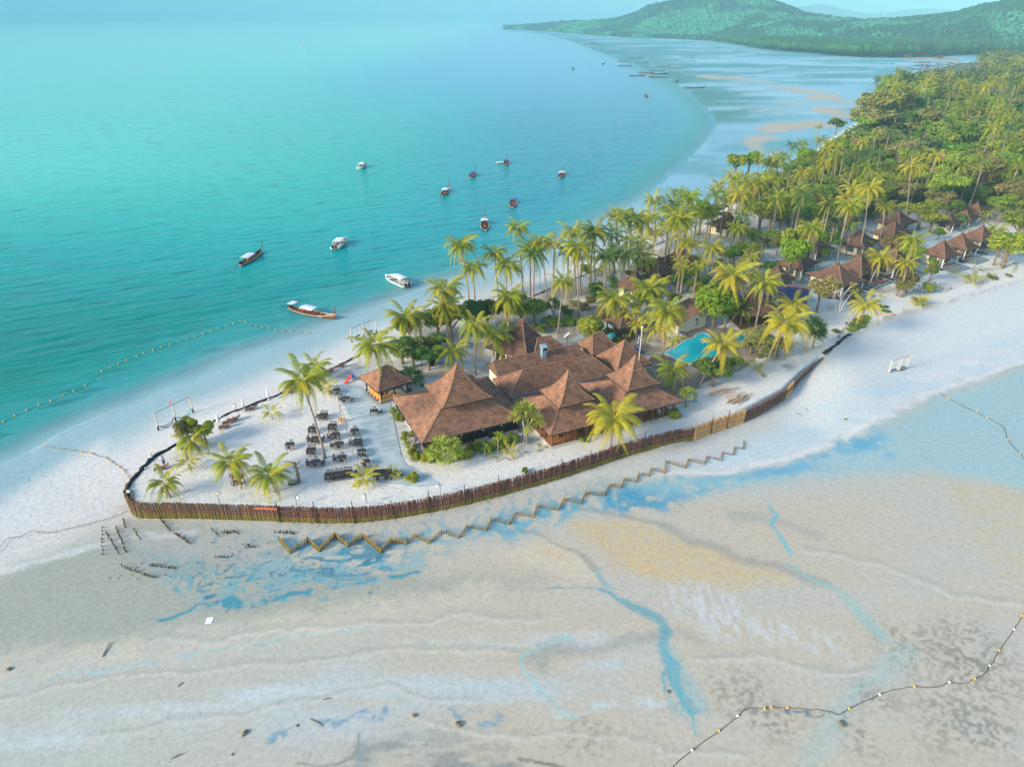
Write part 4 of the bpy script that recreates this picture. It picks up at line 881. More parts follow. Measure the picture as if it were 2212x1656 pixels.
for k in range(5):
    p = Q(.25, 1.0 + k * .95); s_ = thing('bar_stool', (p[0], p[1], 2.05), 0, ('nearest', 'second', 'third', 'fourth', 'farthest')[k] + ' dark bar stool of the row along the beach bar counter', 'stool', 'stools at the beach bar')
    MB().tube([(0, 0, .72), (0, 0, .78)], .17, 8).build('seat', M_DW, s_); b = MB()
    for i in (-1, 1):
        for j in (-1, 1): b.bar((i * .17, j * .17, 0), (i * .1, j * .1, .72), .035)
    b.build('leg_frame', M_DW, s_)
# ------------------------------------------------------------------ bungalows
def bungalow(L_, F__, R_, cap, lab, deck=True, ze=4.8, m=None, wallz=None, zt=None, name='bungalow', group='thatched bungalows behind the beach'):
    """L_, F__, R_: print points of the left, front and right eave corners; cap: the tip of the roof"""
    f = Vector(G(*F__, ze)); r = Vector(G(*R_, ze)); e1 = Vector((r.x - f.x, r.y - f.y, 0)); w = max(6.5, min(11, e1.length)); e1.normalize(); e2 = Vector((-e1.y, e1.x, 0))
    if L_: l = Vector(G(*L_, ze)); dpt = max(6.5, min(11, (Vector((l.x - f.x, l.y - f.y, 0))).length))
    else: dpt = w
    t = thing(name, (f.x, f.y, PLAT), math.atan2(e1.y, e1.x), lab, 'bungalow', group)
    ze -= PLAT; c = (w / 2, dpt / 2); zt = zt or 3.0
    cs = [(0, 0), (w, 0), (w, dpt), (0, dpt)]; m = m or M_ROOFG
    hip(t, cs, ze, (c[0], c[1], ze + zt), (c[0] + .05, c[1], ze + zt), m, .42)
    q = .9; hip(t, [(c[0] - q, c[1] - q), (c[0] + q, c[1] - q), (c[0] + q, c[1] + q), (c[0] - q, c[1] + q)], ze + zt * .66, (c[0], c[1], ze + zt + .4), (c[0] + .02, c[1], ze + zt + .4), m, .12, False, name='cap_roof')
    i = .95; slab(t, [(i, i + 1.1), (w - i, i + 1.1), (w - i, dpt - i), (i, dpt - i)], .3, ze, M_CREAM, 'wall')
    # front: dark glazed doors between cream piers
    MB().box((w * .62, i + 1.03, 1.5), (w * .42, .1, 2.1)).build('door', M_GLASS, t)
    for k in range(4): MB().box((w * .41 + k * w * .14, i + .95, 1.5), (.09, .08, 2.2)).build('door_frame', M_DW, t)
    MB().box((w * .30, i + .95, 1.45), (w * .2, .1, 2.3)).build('shutter', mat('cream_shutter', (.75, .68, .5), .7), t)
    wn_ = MB().box((w * .5 - w * .5 + .9, dpt * .5, 1.75), (.1, 1.7, 1.1)).build('window', M_GLASS, t); fr = MB()
    for k in (-.9, -.3, .3, .9): fr.box((.84, dpt * .5 + k, 1.75), (.1, .1, 1.3))
    for k in (1.15, 2.35): fr.box((.84, dpt * .5, k), (.1, 1.9, .12))
    fr.build('frame', M_BW, wn_)
    for a in (.5, w - .5): MB().box((a, .5, ze * .5 + .1), (.2, .2, ze - .2)).build('post', M_WHITE, t)
    if deck:
        dk = slab(t, [(.2, -2.6), (w - .2, -2.6), (w - .2, 2.0), (.2, 2.0)], .28, .42, M_DECK, 'deck')
        for k in range(5):
            MB().box((.2 + (w - .4) * k / 4, -.9, .46), (.2, 3.5, .07)).build('deck_beam', M_GREYB, t)
        for yy_ in (-2.6, -1.3, .1): MB().box((w / 2, yy_, .44), (w - .3, .2, .08)).build('deck_beam', M_GREYB, t)
        MB().box((w / 2, -2.66, .2), (w - .3, .1, .34)).build('deck_skirt', M_GREYB, t)
        for k in range(4): MB().box((.6 + (w - 1.2) * k / 3, -2.5, .0), (.22, .22, .6)).build('deck_post', M_GREYB, t)
        MB().box((-.35, .4, .22), (.9, 1.2, .14)).build('step', M_DW, t)
    else: slab(t, [(.8, .9), (w - .8, .9), (w - .8, 2.1), (.8, 2.1)], 0, .3, M_STONE, 'porch')
    t['w'] = w; return t
BG = []
def BB(*a, **k): b = bungalow(*a, **k); BG.append(b); return b
b1 = BB((1774, 586), (1822, 619), (1873, 606), (1818, 568), 'front bungalow nearest the pool side, cream piers and shaded deck behind a bare white-limbed tree')
b2 = BB((1815, 575), (1862, 596), (1908, 578), (1845, 560), 'bungalow whose open deck with two red-brown loungers juts out on the sand')
b3 = BB((1905, 565), (1935, 580), (1985, 560), (1930, 545), 'bungalow hidden by the tall palm, deck with grey beams reaching past its trunk')
b4 = BB((1984, 544), (2042, 559), (2079, 549), (2033, 516), 'front bungalow with the triple teal window and a low deck table')
b5 = BB((2020, 528), (2089, 542), (2118, 533), (2078, 499), 'bungalow whose deck holds two people in yellow chairs')
b6 = BB((2070, 510), (2120, 523), (2165, 515), (2113, 486), 'front bungalow farthest along the beach, half behind the large leafy tree')
b7 = BB((1829, 518), (1868, 537), (1902, 520), (1881, 490), 'back-row bungalow with a spiked cap and a brown door between cream panels', deck=False)
b8 = BB((1885, 500), (1930, 515), (1980, 502), (1927, 480), 'wide back-row bungalow roof right of the spiked cap one', deck=False)
b9 = BB((1900, 475), (1945, 490), (1985, 478), (1948, 451), 'back-row bungalow farthest from the beach with a tall pointed cap', deck=False)
b10 = BB((1722, 535), (1765, 548), (1805, 536), (1745, 508), 'bungalow roof behind the fan palms, cream wall lit below', deck=False)
b11 = BB((1700, 565), (1735, 585), (1770, 566), (1722, 540), 'bungalow just left of the sandy path, between two fan palms', deck=False)
b12 = BB((1640, 598), (1690, 616), (1722, 600), (1668, 556), 'bungalow right of the bright green column tree, cream wall by the path', deck=False)
b13 = BB((1432, 556), (1480, 582), (1512, 572), (1478, 530), 'dark-roofed bungalow on the bay side with a blue lounger under its eave', deck=False)
b14 = BB((1385, 580), (1420, 598), (1460, 588), (1412, 545), 'pointed dark roof bungalow left of the bay-side one', deck=False)
b15 = BB((1335, 612), (1375, 632), (1416, 618), (1361, 580), 'pointed roof bungalow nearest the garden path on the bay side', deck=False)
b16 = BB((1540, 480), (1580, 497), (1620, 484), (1570, 465), 'bungalow farthest up the bay side among palms', deck=False)
for k, (l_, f_, r_2, c_, lab) in enumerate([((2035, 481), (2062, 488), (2085, 478), (2060, 470), 'first small hut of the back lane, cream gable'), ((2072, 470), (2098, 477), (2120, 467), (2096, 460), 'second small hut of the back lane'), ((2100, 458), (2122, 463), (2145, 453), (2120, 448), 'third small hut of the back lane, farthest')]):
    BB(l_, f_, r_2, c_, lab, deck=False, ze=4.2, zt=2.2, name='small_hut')
BB((2010, 352), (2050, 375), (2090, 362), (2047, 338), 'red-walled pavilion with two-tier pale roof deep in the trees', deck=False, m=M_ROOFL, zt=6.5, ze=7.5, name='temple_pavilion', group='roofs seen over the trees')
def long_roof(p0, p1, p2, ze, zr, lab, m):
    a = Vector(G(*p0, ze)); b = Vector(G(*p1, ze)); c = Vector(G(*p2, ze)); d = a + (c - b); t = thing('long_house', (0, 0, 0), 0, lab, 'building', 'roofs seen over the trees')
    ex = (b - a).normalized(); mid0 = (a + d) / 2 + ex * 1.5; mid1 = (b + c) / 2 - ex * 1.5; mid0.z = mid1.z = zr; hip(t, [a, b, c, d], ze, mid0, mid1, m, 0)
    slab(t, [tuple(a.lerp(c, .06))[:2], tuple(b.lerp(d, .06))[:2], tuple(c.lerp(a, .06))[:2], tuple(d.lerp(b, .06))[:2]], 1.9, ze, M_CREAM, 'wall'); return t
long_roof((1936, 330), (1980, 330), (1985, 314), 8, 11, 'long pale roof below the two fan palms in the wood', M_ROOFL); long_roof((1938, 350), (1978, 352), (1982, 338), 7, 10, 'second long pale roof in front of the other one in the wood', M_ROOFL)
long_roof((1824, 320), (1858, 322), (1864, 311), 6, 9, 'dark roof with pale eave half hidden at the casuarina edge', M_ROOFG)
# open garden pavilions and the sail-covered bar
def pavilion(p, w, d, rz, ze, zt, lab, m, name='garden_pavilion'):
    t = thing(name, (p[0], p[1], PLAT), rz, lab, 'pavilion'); hip(t, [(-w / 2, -d / 2), (w / 2, -d / 2), (w / 2, d / 2), (-w / 2, d / 2)], ze - PLAT, (-.3, 0, zt - PLAT), (.3, 0, zt - PLAT), m, .15)
    for i in (-1, 1):
        for j in (-1, 1): MB().box((i * (w / 2 - .5), j * (d / 2 - .5), (ze - PLAT) / 2), (.16, .16, ze - PLAT)).build('post', M_DW, t)
    MB().box((0, 0, .12), (w - .6, d - .6, .24)).build('floor', M_BW, t); return t
pavilion(G(1345, 722, PLAT), 5.5, 5.0, .45, 4.6, 6.3, 'small dark garden pavilion left of the pool beside the turquoise rock fountain', M_ROOFG)
pavilion(G(1622, 692, PLAT), 8.5, 9, .1, 4.9, 7.8, 'brown-roofed pool bar behind the curved palm', M_ROOFG, 'pool_bar')
t = pavilion(G(1570, 655, PLAT), 6.0, 7, .3, 4.6, 6.8, 'dark hip roof between the yellow bush and the pool bar', M_ROOFG)
t = thing('sail_roof_bar', (*G(1655, 664, PLAT)[:2], PLAT), -.42, 'long bar shaded by a flat deep-blue sail roof with a reddish edge', 'bar')
MB().add([(-7.5, -3.8, 3.1), (7.5, -3.8, 3.1), (7.5, 3.8, 3.9), (-7.5, 3.8, 3.9)], [(0, 1, 2, 3)]).build('canopy', mat('blue_sail', (.045, .05, .14), .7, .2, noise=(.4, .35)), t)
MB().bar((-7.5, 3.85, 3.95), (7.5, 3.85, 3.95), .35, .25).build('edge_beam', mat('red_edge', (.35, .12, .12), .7), t); MB().bar((7.55, -3.8, 3.1), (7.55, 3.8, 3.95), .2, .2).build('edge_beam', M_GREYB, t)
for i in range(4):
    for j in (-1, 1): MB().box((-7.2 + i * 4.8, j * 3.5, 1.6), (.14, .14, 3.3)).build('post', M_DW, t)
MB().box((5.2, -2.6, .55), (2.6, .7, 1.1)).build('counter', M_RED, t); MB().box((6.9, .5, 1.3), (.15, 5.4, 2.4)).build('back_wall', mat('brick_red', (.28, .08, .05), .8), t)
# pool-side store with its tall slanting cream wall
f = Vector(G(1497, 712, PLAT)); t = thing('pool_store', (f.x, f.y, PLAT), .55, 'cream-walled store with slanting roof beside the loungers at the pool', 'building')
MB().add([(-4, 0, 0), (3.2, 0, 0), (3.2, 5, 0), (-4, 5, 0), (-4, 0, 2.4), (3.2, 0, 3.6), (3.2, 5, 3.6), (-4, 5, 2.4)], [(0, 1, 5, 4), (1, 2, 6, 5), (2, 3, 7, 6), (3, 0, 4, 7)]).build('wall', M_CREAM, t)
rb = RB(); rb.slope((-4.8, -.6, 2.3), (-4.8, 5.6, 2.3), (3.9, 5.6, 3.95), (3.9, -.6, 3.95)); rb.build('roof', M_ROOFG, t)

# ------------------------------------------------------------------ terrace paving, pool and paths
TERR = GL([(842, 868), (868, 990), (880, 1005), (960, 1048), (900, 1052), (795, 1040), (772, 985), (758, 905), (745, 880), (726, 830), (770, 832)], PLAT)
def paving_mat(name, c1, c2, cm, w_, h_, rot=0):
    m = bpy.data.materials.new(name); m.use_nodes = True; N = m.node_tree.nodes; L = m.node_tree.links; b = N['Principled BSDF']; b.inputs['Roughness'].default_value = .7
    tc = N.new('ShaderNodeTexCoord'); mp = N.new('ShaderNodeMapping'); mp.inputs['Rotation'].default_value = (0, 0, rot); L.new(tc.outputs['Object'], mp.inputs[0])
    br = N.new('ShaderNodeTexBrick'); br.inputs['Scale'].default_value = 1; br.inputs['Brick Width'].default_value = w_; br.inputs['Row Height'].default_value = h_; br.inputs['Mortar Size'].default_value = .018
    for k, c in (('Color1', c1), ('Color2', c2), ('Mortar', cm)): br.inputs[k].default_value = (*c, 1)
    L.new(mp.outputs[0], br.inputs[0]); n = N.new('ShaderNodeTexNoise'); n.inputs['Scale'].default_value = .45; n.inputs['Detail'].default_value = 6; L.new(tc.outputs['Object'], n.inputs[0])
    mr = N.new('ShaderNodeMapRange'); mr.inputs[1].default_value = .42; mr.inputs[2].default_value = .62; L.new(n.outputs[0], mr.inputs[0]); mx = N.new('ShaderNodeMix'); mx.data_type = 'RGBA'; mx.inputs[7].default_value = (*cm, 1)
    L.new(mr.outputs[0], mx.inputs[0]); L.new(br.outputs[0], mx.inputs[6]); L.new(mx.outputs[2], b.inputs['Base Color']); return m
mb = MB(); mb.prism([p[:2] for p in TERR], 1.6, 2.02); tag(mb.build('paved_terrace', paving_mat('sandy_slabs', (.27, .40, .43), (.34, .44, .46), (.50, .57, .58), .8, .5, .12)), kind='structure')
POOLDECK = GL([(1290, 818), (1415, 770), (1452, 742), (1500, 700), (1545, 705), (1640, 722), (1665, 745), (1600, 800), (1520, 825), (1480, 860), (1400, 830), (1340, 830)], PLAT)
M_PD = paving_mat('pool_tiles', (.22, .16, .11), (.15, .11, .085), (.30, .25, .2), .5, .25, .5)
tag(MB().prism([p[:2] for p in POOLDECK], 1.6, 2.03).build('pool_deck', M_PD), kind='structure')
def smooth_loop(pts, n=4):
    out = []; N_ = len(pts)
    for i in range(N_):
        p0, p1, p2, p3 = (Vector(pts[(i + j - 1) % N_][:2]) for j in range(4))
        for k in range(n):
            t = k / n; out.append(tuple(.5 * ((2 * p1) + (-p0 + p2) * t + (2 * p0 - 5 * p1 + 4 * p2 - p3) * t * t + (-p0 + 3 * p1 - 3 * p2 + p3) * t ** 3)))
    return out
M_POOL = bpy.data.materials.new('pool_water'); M_POOL.use_nodes = True; _n = M_POOL.node_tree.nodes; _b = _n['Principled BSDF']; _b.inputs['Base Color'].default_value = (.0, .46, .52, 1); _b.inputs['Roughness'].default_value = .1
_w = _n.new('ShaderNodeTexNoise'); _w.inputs['Scale'].default_value = 2.2; _bp = _n.new('ShaderNodeBump'); _bp.inputs['Strength'].default_value = .25; _bp.inputs['Distance'].default_value = .1
_tc = _n.new('ShaderNodeTexCoord'); M_POOL.node_tree.links.new(_tc.outputs['Object'], _w.inputs[0]); M_POOL.node_tree.links.new(_w.outputs[0], _bp.inputs['Height']); M_POOL.node_tree.links.new(_bp.outputs[0], _b.inputs['Normal'])
M_COP = mat('pool_coping', (.52, .62, .62), .6)
def pool(pts, lab):
    c = Vector((sum(p[0] for p in pts) / len(pts), sum(p[1] for p in pts) / len(pts), 0)); t = thing('swimming_pool', (c.x, c.y, PLAT), 0, lab, 'pool')
    loc = [(p[0] - c.x, p[1] - c.y) for p in pts]; MB().prism(loc, -.3, .07).build('pool_water', M_POOL, t); b = MB()
    for i in range(len(loc)):
        p, q = Vector((*loc[i], .06)), Vector((*loc[(i + 1) % len(loc)], .06)); b.bar(p, q, .22, .14)
    b.build('coping', M_COP, t)
pl = GL([(1432, 762), (1455, 752), (1480, 736), (1498, 730)], PLAT); pr = GL([(1505, 722), (1520, 719), (1532, 724), (1536, 733), (1534, 742), (1545, 752), (1556, 760)], PLAT); pb = GL([(1548, 768), (1524, 777), (1506, 785), (1487, 788)], PLAT)
pool([p[:2] for p in pl + pr + pb], 'large turquoise swimming pool with a rounded bay at its far end')
kd = smooth_loop(GL([(1594, 727), (1602, 722), (1612, 724), (1613, 734), (1608, 744), (1597, 748), (1588, 744), (1592, 738)], PLAT)); pool(kd, 'small kidney-shaped turquoise pool near the bushes')
def strip(name, pts, w_, z, m, kind='structure'):
    P2 = [Vector(p[:2]) for p in pts]; vs = []; fs = []
    for i, p in enumerate(P2):
        d = (P2[min(i + 1, len(P2) - 1)] - P2[max(i - 1, 0)]).normalized(); n_ = Vector((-d.y, d.x)); vs += [(p.x + n_.x * w_ / 2, p.y + n_.y * w_ / 2, z), (p.x - n_.x * w_ / 2, p.y - n_.y * w_ / 2, z)]
    for i in range(len(P2) - 1): fs.append((2 * i, 2 * i + 1, 2 * i + 3, 2 * i + 2))
    return tag(MB().add(vs, fs).build(name, m), kind=kind)
M_PATH = mat('path_concrete', (.36, .45, .46), .85, .2, noise=(1.5, .15), bump=(6, .3))
strip('path', GL([(1240, 738), (1290, 712), (1350, 692), (1430, 655), (1480, 620), (1540, 595)], PLAT), 2.2, 2.02, M_PATH); strip('path', GL([(1420, 800), (1475, 838), (1490, 868)], PLAT), 2.6, 2.024, M_PATH)
strip('path', GL([(1560, 600), (1680, 628), (1720, 640), (1760, 650)], PLAT), 2.5, 2.028, M_PATH); strip('path', GL([(880, 790), (950, 775), (1010, 790), (1045, 790)], PLAT), 2.2, 2.016, M_PATH)
strip('path', GL([(1680, 560), (1750, 590), (1800, 560), (1850, 530)], PLAT), 3.2, 2.02, M_PATH)
# stone edge of the pool terrace
for i, (pp, lab) in enumerate((([(1275, 812), (1300, 824), (1335, 842), (1400, 868)], 'low pale stone kerb between kitchen roofs and pool terrace'),)):
    q = GL(pp, PLAT); b = MB()
    for k in range(3): b.bar((q[k][0], q[k][1], 2.1), (q[k + 1][0], q[k + 1][1], 2.1), .4, .3)
    tag(b.build('stone_kerb', M_STONE), lab, 'kerb')
# loungers, parasols, fountain
LC = MB().box((0, 0, .3), (.65, 1.35, .07)).mesh('bed', M_BLUE); LBk = MB().box((0, .9, .46), (.65, .65, .06), rx=.5).mesh('backrest', M_BLUE); LW = {}
def lounger(x, y, z, rz, lab, m=M_BLUE, group='sun loungers of the resort'):
    if m.name not in LW:
        lg = MB()
        for i in (-1, 1):
            for j in (-1, 1): lg.box((i * .28, j * .55, .14), (.06, .06, .28))
        lg.bar((-.3, -.7, .25), (-.3, .7, .25), .05); lg.bar((.3, -.7, .25), (.3, .7, .25), .05)
        LW[m.name] = (MB().box((0, 0, .3), (.65, 1.35, .07)).mesh('bed', m), MB().box((0, .93, .48), (.65, .65, .06), rx=.5).mesh('backrest', m), lg.mesh('leg_frame', M_DW))
    t = thing('sun_lounger', (x, y, z), rz, lab, 'lounger', group)
    for n_, me in zip(('bed', 'backrest', 'leg_frame'), LW[m.name]): link(n_, me, t)
    return t
for (x, y, lab) in ((1468, 716, 'left blue lounger of the pair under the striped parasols'), (1474, 721, 'right blue lounger of the pair under the striped parasols'), (1364, 765, 'left blue lounger of the row left of the pool'), (1373, 770, 'middle blue lounger of the row left of the pool'), (1382, 762, 'right blue lounger of the row left of the pool')):
    p = G(x, y, PLAT); lounger(p[0], p[1], 2.03, .9, lab)
M_STR = bpy.data.materials.new('striped_canvas'); M_STR.use_nodes = True; _n = M_STR.node_tree.nodes; _w = _n.new('ShaderNodeTexWave'); _w.bands_direction = 'Z'; _w.inputs['Scale'].default_value = 1.3; _r = _n.new('ShaderNodeValToRGB'); _r.color_ramp.interpolation = 'CONSTANT'
_r.color_ramp.elements[0].color = (.01, .12, .28, 1); _r.color_ramp.elements[1].position = .5; _r.color_ramp.elements[1].color = (.8, .8, .8, 1); _t = _n.new('ShaderNodeTexCoord'); _l = M_STR.node_tree.links
_l.new(_t.outputs['Object'], _w.inputs[0]); _l.new(_w.outputs['Fac'], _r.inputs[0]); _l.new(_r.outputs[0], _n['Principled BSDF'].inputs['Base Color'])
def parasol(x, y, z, lab, m=M_STR, h=2.6, group='folded parasols', cat='parasol'):
    t = thing('folded_parasol', (x, y, z), 0, lab, cat, group); MB().tube([(0, 0, 0), (0, 0, h)], .035, 6).build('pole', M_METAL if m is M_STR else M_WHITE, t)
    MB().tube([(0, 0, h * .32), (0, 0, h * .4), (0, 0, h * .8), (0, 0, h + .05)], [.22, .26, .14, .02], 9).build('canopy', m, t)
    MB().tube([(0, 0, 0), (0, 0, .12)], .25, 8).build('base', M_STONE, t); return t
for (x, y, lab) in ((1460, 706, 'left blue-striped folded parasol at the pool store'), (1475, 697, 'right blue-striped folded parasol at the pool store'), (1378, 752, 'lone dark-striped folded parasol left of the pool')):
    p = G(x, y, PLAT); parasol(p[0], p[1], 2.03, lab)
p = G(1312, 745, PLAT); t = thing('rock_fountain', (p[0], p[1], PLAT), 0, 'turquoise-painted rock fountain between garden pavilion and kitchen roofs', 'fountain'); b = MB(); q = random.Random(2)
for k in range(9): b.blob((q.uniform(-.9, .9), q.uniform(-.7, .7), q.uniform(.2, 2.0)), q.uniform(.35, .7), 6, 4, .25, g=q)
b.build('rockwork', mat('turquoise_rock', (.03, .24, .27), .6, noise=(4, .4)), t); MB().tube([(0, 0, 0), (0, 0, .3)], [1.6, 1.6], 12).build('basin', M_STONE, t)
# spirit shrine on its platform
p = G(1075, 797, PLAT); t = thing('spirit_shrine', (p[0], p[1], PLAT), .2, 'white spirit shrine with gold spire on a railed platform behind the big palms', 'shrine')
MB().box((0, 0, .15), (3.2, 2.2, .3)).build('platform', M_GREYB, t)
for x in (-.7, .5):
    MB().tube([(x, 0, .3), (x, 0, 1.5)], [.38, .34], 10).build('pedestal', M_WHITE, t); MB().tube([(x, 0, 1.5), (x, 0, 2.0), (x, 0, 2.7)], [.42, .25, .02], 8).build('spire', mat('gold_paint', (.75, .45, .08), .4, .5) if x > 0 else M_WHITE, t)
b = MB(); c4 = [(-1.6, -1.1), (1.6, -1.1), (1.6, 1.1), (-1.6, 1.1)]
for i in range(4): b.bar((*c4[i], .8), (*c4[(i + 1) % 4], .8), .05); b.bar((*c4[i], .2), (*c4[i], .82), .05)
b.build('railing', M_TURQ, t)
# flagpole, garden arches
def pole(px, py, tx, ty, lab, name='flagpole', r=.05, m=M_WHITE):
    b = G(px, py, PLAT); h = height_at(tx, ty, b[0], b[1]) - PLAT; t = thing(name, b, 0, lab, 'pole'); MB().tube([(0, 0, 0), (0, 0, h)], [r, r * .7], 6).build('mast', m, t); MB().blob((0, 0, h), r * 2.6, 8, 5).build('finial', m, t); return t
p = F_(21.2, 10.2); t = thing('flagpole', (p[0], p[1], 5.2), 0, 'thin white flagpole rising from the eave of the right veranda roof', 'pole'); hh = height_at(1341, 706, p[0], p[1]) - 5.2; MB().tube([(0, 0, -1), (0, 0, hh)], [.06, .045], 6).build('mast', M_WHITE, t); MB().blob((0, 0, hh), .14, 8, 5).build('finial', M_WHITE, t)
def arch(px, py, w_, h_, lab, rz=.3):
    p = G(px, py, PLAT); t = thing('garden_arch', (p[0], p[1], PLAT), rz, lab, 'arch'); MB().tube([(w_ / 2 * math.cos(a), 0, h_ * math.sin(a)) for a in np.linspace(0, math.pi, 12)], .05, 5).build('hoop', mat('dark_green_metal', (.02, .10, .09), .5), t)
arch(1181, 718, 2.2, 2.6, 'dark green garden arch beside the annex roof'); arch(925, 795, 2.4, 2.8, 'thin ring-shaped arch hung with bunting beside the bar hut tree'); arch(903, 838, 2.6, 2.2, 'low turquoise hoop arch between bar hut and big hall', .1)
# people on the beach deck
# ------------------------------------------------------------------ pile walls
def catmull(pts, n=6):
    out = []; P2 = [Vector(p) for p in pts]; P2 = [P2[0] * 2 - P2[1]] + P2 + [P2[-1] * 2 - P2[-2]]
    for i in range(1, len(P2) - 2):
        for k in range(n):
            t = k / n; p0, p1, p2, p3 = P2[i - 1:i + 3]; out.append(.5 * ((2 * p1) + (-p0 + p2) * t + (2 * p0 - 5 * p1 + 4 * p2 - p3) * t * t + (-p0 + 3 * p1 - 3 * p2 + p3) * t ** 3))
    return out + [P2[-2]]
def walk(pts, step):
    out = []; d = 0; nx_ = 0
    for a, b in zip(pts, pts[1:]):
        L_ = (b - a).length
        while nx_ <= d + L_: out.append((a.lerp(b, (nx_ - d) / L_) if L_ else a, (b - a).normalized())); nx_ += step
        d += L_
    return out
def nearest_px(p):  # print x of a map point, to split the wall where the photograph changes
    t = p[1] / (CP) ; return p
def stake_meshes(name, m, top, low, h, r, n=6, mossy=True):
    q = random.Random(hash_key(name, 1)); out = []
    for k in range(n):
        b = MB(); hh = h * q.uniform(.96, 1.035); rr = r * q.uniform(.8, 1.15); sh = q.uniform(.7, 1.3); b.col = (1, 1, 1)
        b.tube([(0, 0, -.25), (q.uniform(-.02, .02), 0, hh * .33), (q.uniform(-.03, .03), 0, hh * .42), (q.uniform(-.03, .03), q.uniform(-.02, .02), hh)], [rr, rr, rr * .97, rr * .85], 5)
        cols = []
        for i in range(4): cols += [tuple(c * sh for c in (low if i < 2 and mossy else top))] * 5
        b.c = cols; out.append(b.mesh(name, m))
    return out
M_STK = mat('stake_wood', (1, 1, 1), .9, .1, attr='col', noise=(5, .3))
ROOT_W = {}
def pile_wall(lab, pts, zb, h, top, low, step=.225, r=.125, rails=(.35, .72), posts=4.5, mossy=True, name='pile_wall', rail_m=None, capz=None, limit=300):
    t = thing(name, (0, 0, 0), 0, lab, 'wall', 'pile walls round the point'); ms = stake_meshes('stake', M_STK, top, low, h, r, 7, mossy); W_ = walk(pts, step); q = random.Random(9)
    order = sorted(range(len(W_)), key=lambda i: W_[i][0].y); near = set(order[:limit]); rest = MB(); rest.col = (1, 1, 1)
    for i, (p, d) in enumerate(W_):
        if i in near:
            o = link('stake', q.choice(ms), t, (p.x, p.y, zb)); o.rotation_euler = (q.uniform(-.04, .04), q.uniform(-.05, .05), q.uniform(0, 6.28))
        else:
            rest.col = tuple(c * q.uniform(.7, 1.3) for c in top); rest.tube([(p.x, p.y, zb - .2), (p.x, p.y, zb + h * q.uniform(.93, 1.07))], r, 5)
    if rest.v: o = rest.build('stake_row', M_STK, t); o['kind'] = 'stuff'
    up = Vector((0, 0, 1)); rm = rail_m or mat('rail_wood', (.13, .065, .05), .85, .1, noise=(6, .25))
    for f in rails:
        b = None
        for i in range(0, len(W_) - 1, 14):
            j = min(i + 14, len(W_) - 1); p, d = W_[i]; p2, d2 = W_[j]; n_ = Vector((d.y, -d.x, 0)); n_ = n_ if n_.y < 0 else -n_; zz_ = zb + h * f + q.uniform(-.04, .04)
            k = .16; o = MB().bar((p.x + n_.x * k, p.y + n_.y * k, zz_), (p2.x + n_.x * k, p2.y + n_.y * k, zz_), .09, .13).build('rail', rm, t)
    if posts:
        for p, d in walk(pts, posts)[:-1]:
            n_ = Vector((d.y, -d.x, 0)); n_ = n_ if n_.y < 0 else -n_; hh = h + q.uniform(.7, 1.25); MB().tube([(p.x + n_.x * .25, p.y + n_.y * .25, zb + .2), (p.x + n_.x * .27, p.y + n_.y * .25, zb + hh)], [.08, .06], 6).build('post', M_DW if q.random() < .7 else rm, t)
    return t
FL = [G(*p, 2.35)[:2] + (0,) for p in [(275, 1044), (272, 1058), (275, 1076), (290, 1086), (330, 1088), (400, 1088), (500, 1091), (600, 1094)]]
F2 = [G(*p, 2.35)[:2] + (0,) for p in [(600, 1095), (650, 1096), (700, 1098), (760, 1097), (800, 1094), (850, 1088), (900, 1080), (950, 1071), (1000, 1060), (1050, 1048), (1100, 1035), (1150, 1021), (1200, 1007), (1250, 991), (1300, 975), (1350, 958), (1400, 944), (1450, 932), (1502, 922)]]
F3 = [G(*p, 2.35)[:2] + (0,) for p in [(1502, 922), (1550, 905), (1610, 886)]]
F4 = [G(*p, 2.25)[:2] + (0,) for p in [(1610, 886), (1650, 868), (1700, 838)]]
F5 = [G(*p, 2.2)[:2] + (0,) for p in [(1700, 838), (1716, 822)]]
F6 = [G(*p, 2.1)[:2] + (0,) for p in [(1716, 822), (1740, 797), (1778, 768)]]
BRN = (.15, .075, .055); MOSS = (.17, .14, .035)
pile_wall('old mossy pile wall round the tip, from the dark net edge to the orange plank', catmull(FL), .05, 2.4, (.16, .10, .065), MOSS, posts=0, rails=(.62,))
pile_wall('long maroon pile wall with tall black posts, between orange plank and tan fence', catmull(F2), .05, 2.35, BRN, MOSS, posts=4.6, rails=(.40, .78))
pile_wall('new tan plank wall with ropes, left of the last dark stretch', catmull(F3), .1, 2.35, (.52, .31, .13), (.40, .23, .09), posts=3.2, rails=(.35, .7), mossy=False, rail_m=mat('tan_rail', (.45, .26, .11), .8))
pile_wall('dark weathered wall stretch between the tan fence and the short tan piece', catmull(F4), .15, 2.0, (.15, .085, .065), (.13, .08, .06), posts=0, rails=(.5, .85), mossy=False)
pile_wall('short bright tan wall piece in the bend', catmull(F5), .2, 1.9, (.50, .30, .12), (.42, .26, .1), posts=0, rails=(.6,), mossy=False)
pile_wall('grey-brown final wall stretch running up to the broken log panel', catmull(F6), .3, 1.6, (.19, .14, .11), (.16, .12, .09), posts=0, rails=(.5, .9), mossy=False)
o = MB(); pa, pb_ = Vector(G(552, 1094, 2.5)), Vector(G(600, 1096, 2.5)); o.bar(pa - Vector((0, .3, 0)), pb_ - Vector((0, .3, 0)), .12, .1); tag(o.build('orange_plank', M_ORANGE), 'long orange plank fixed along the top of the old mossy wall', 'plank')
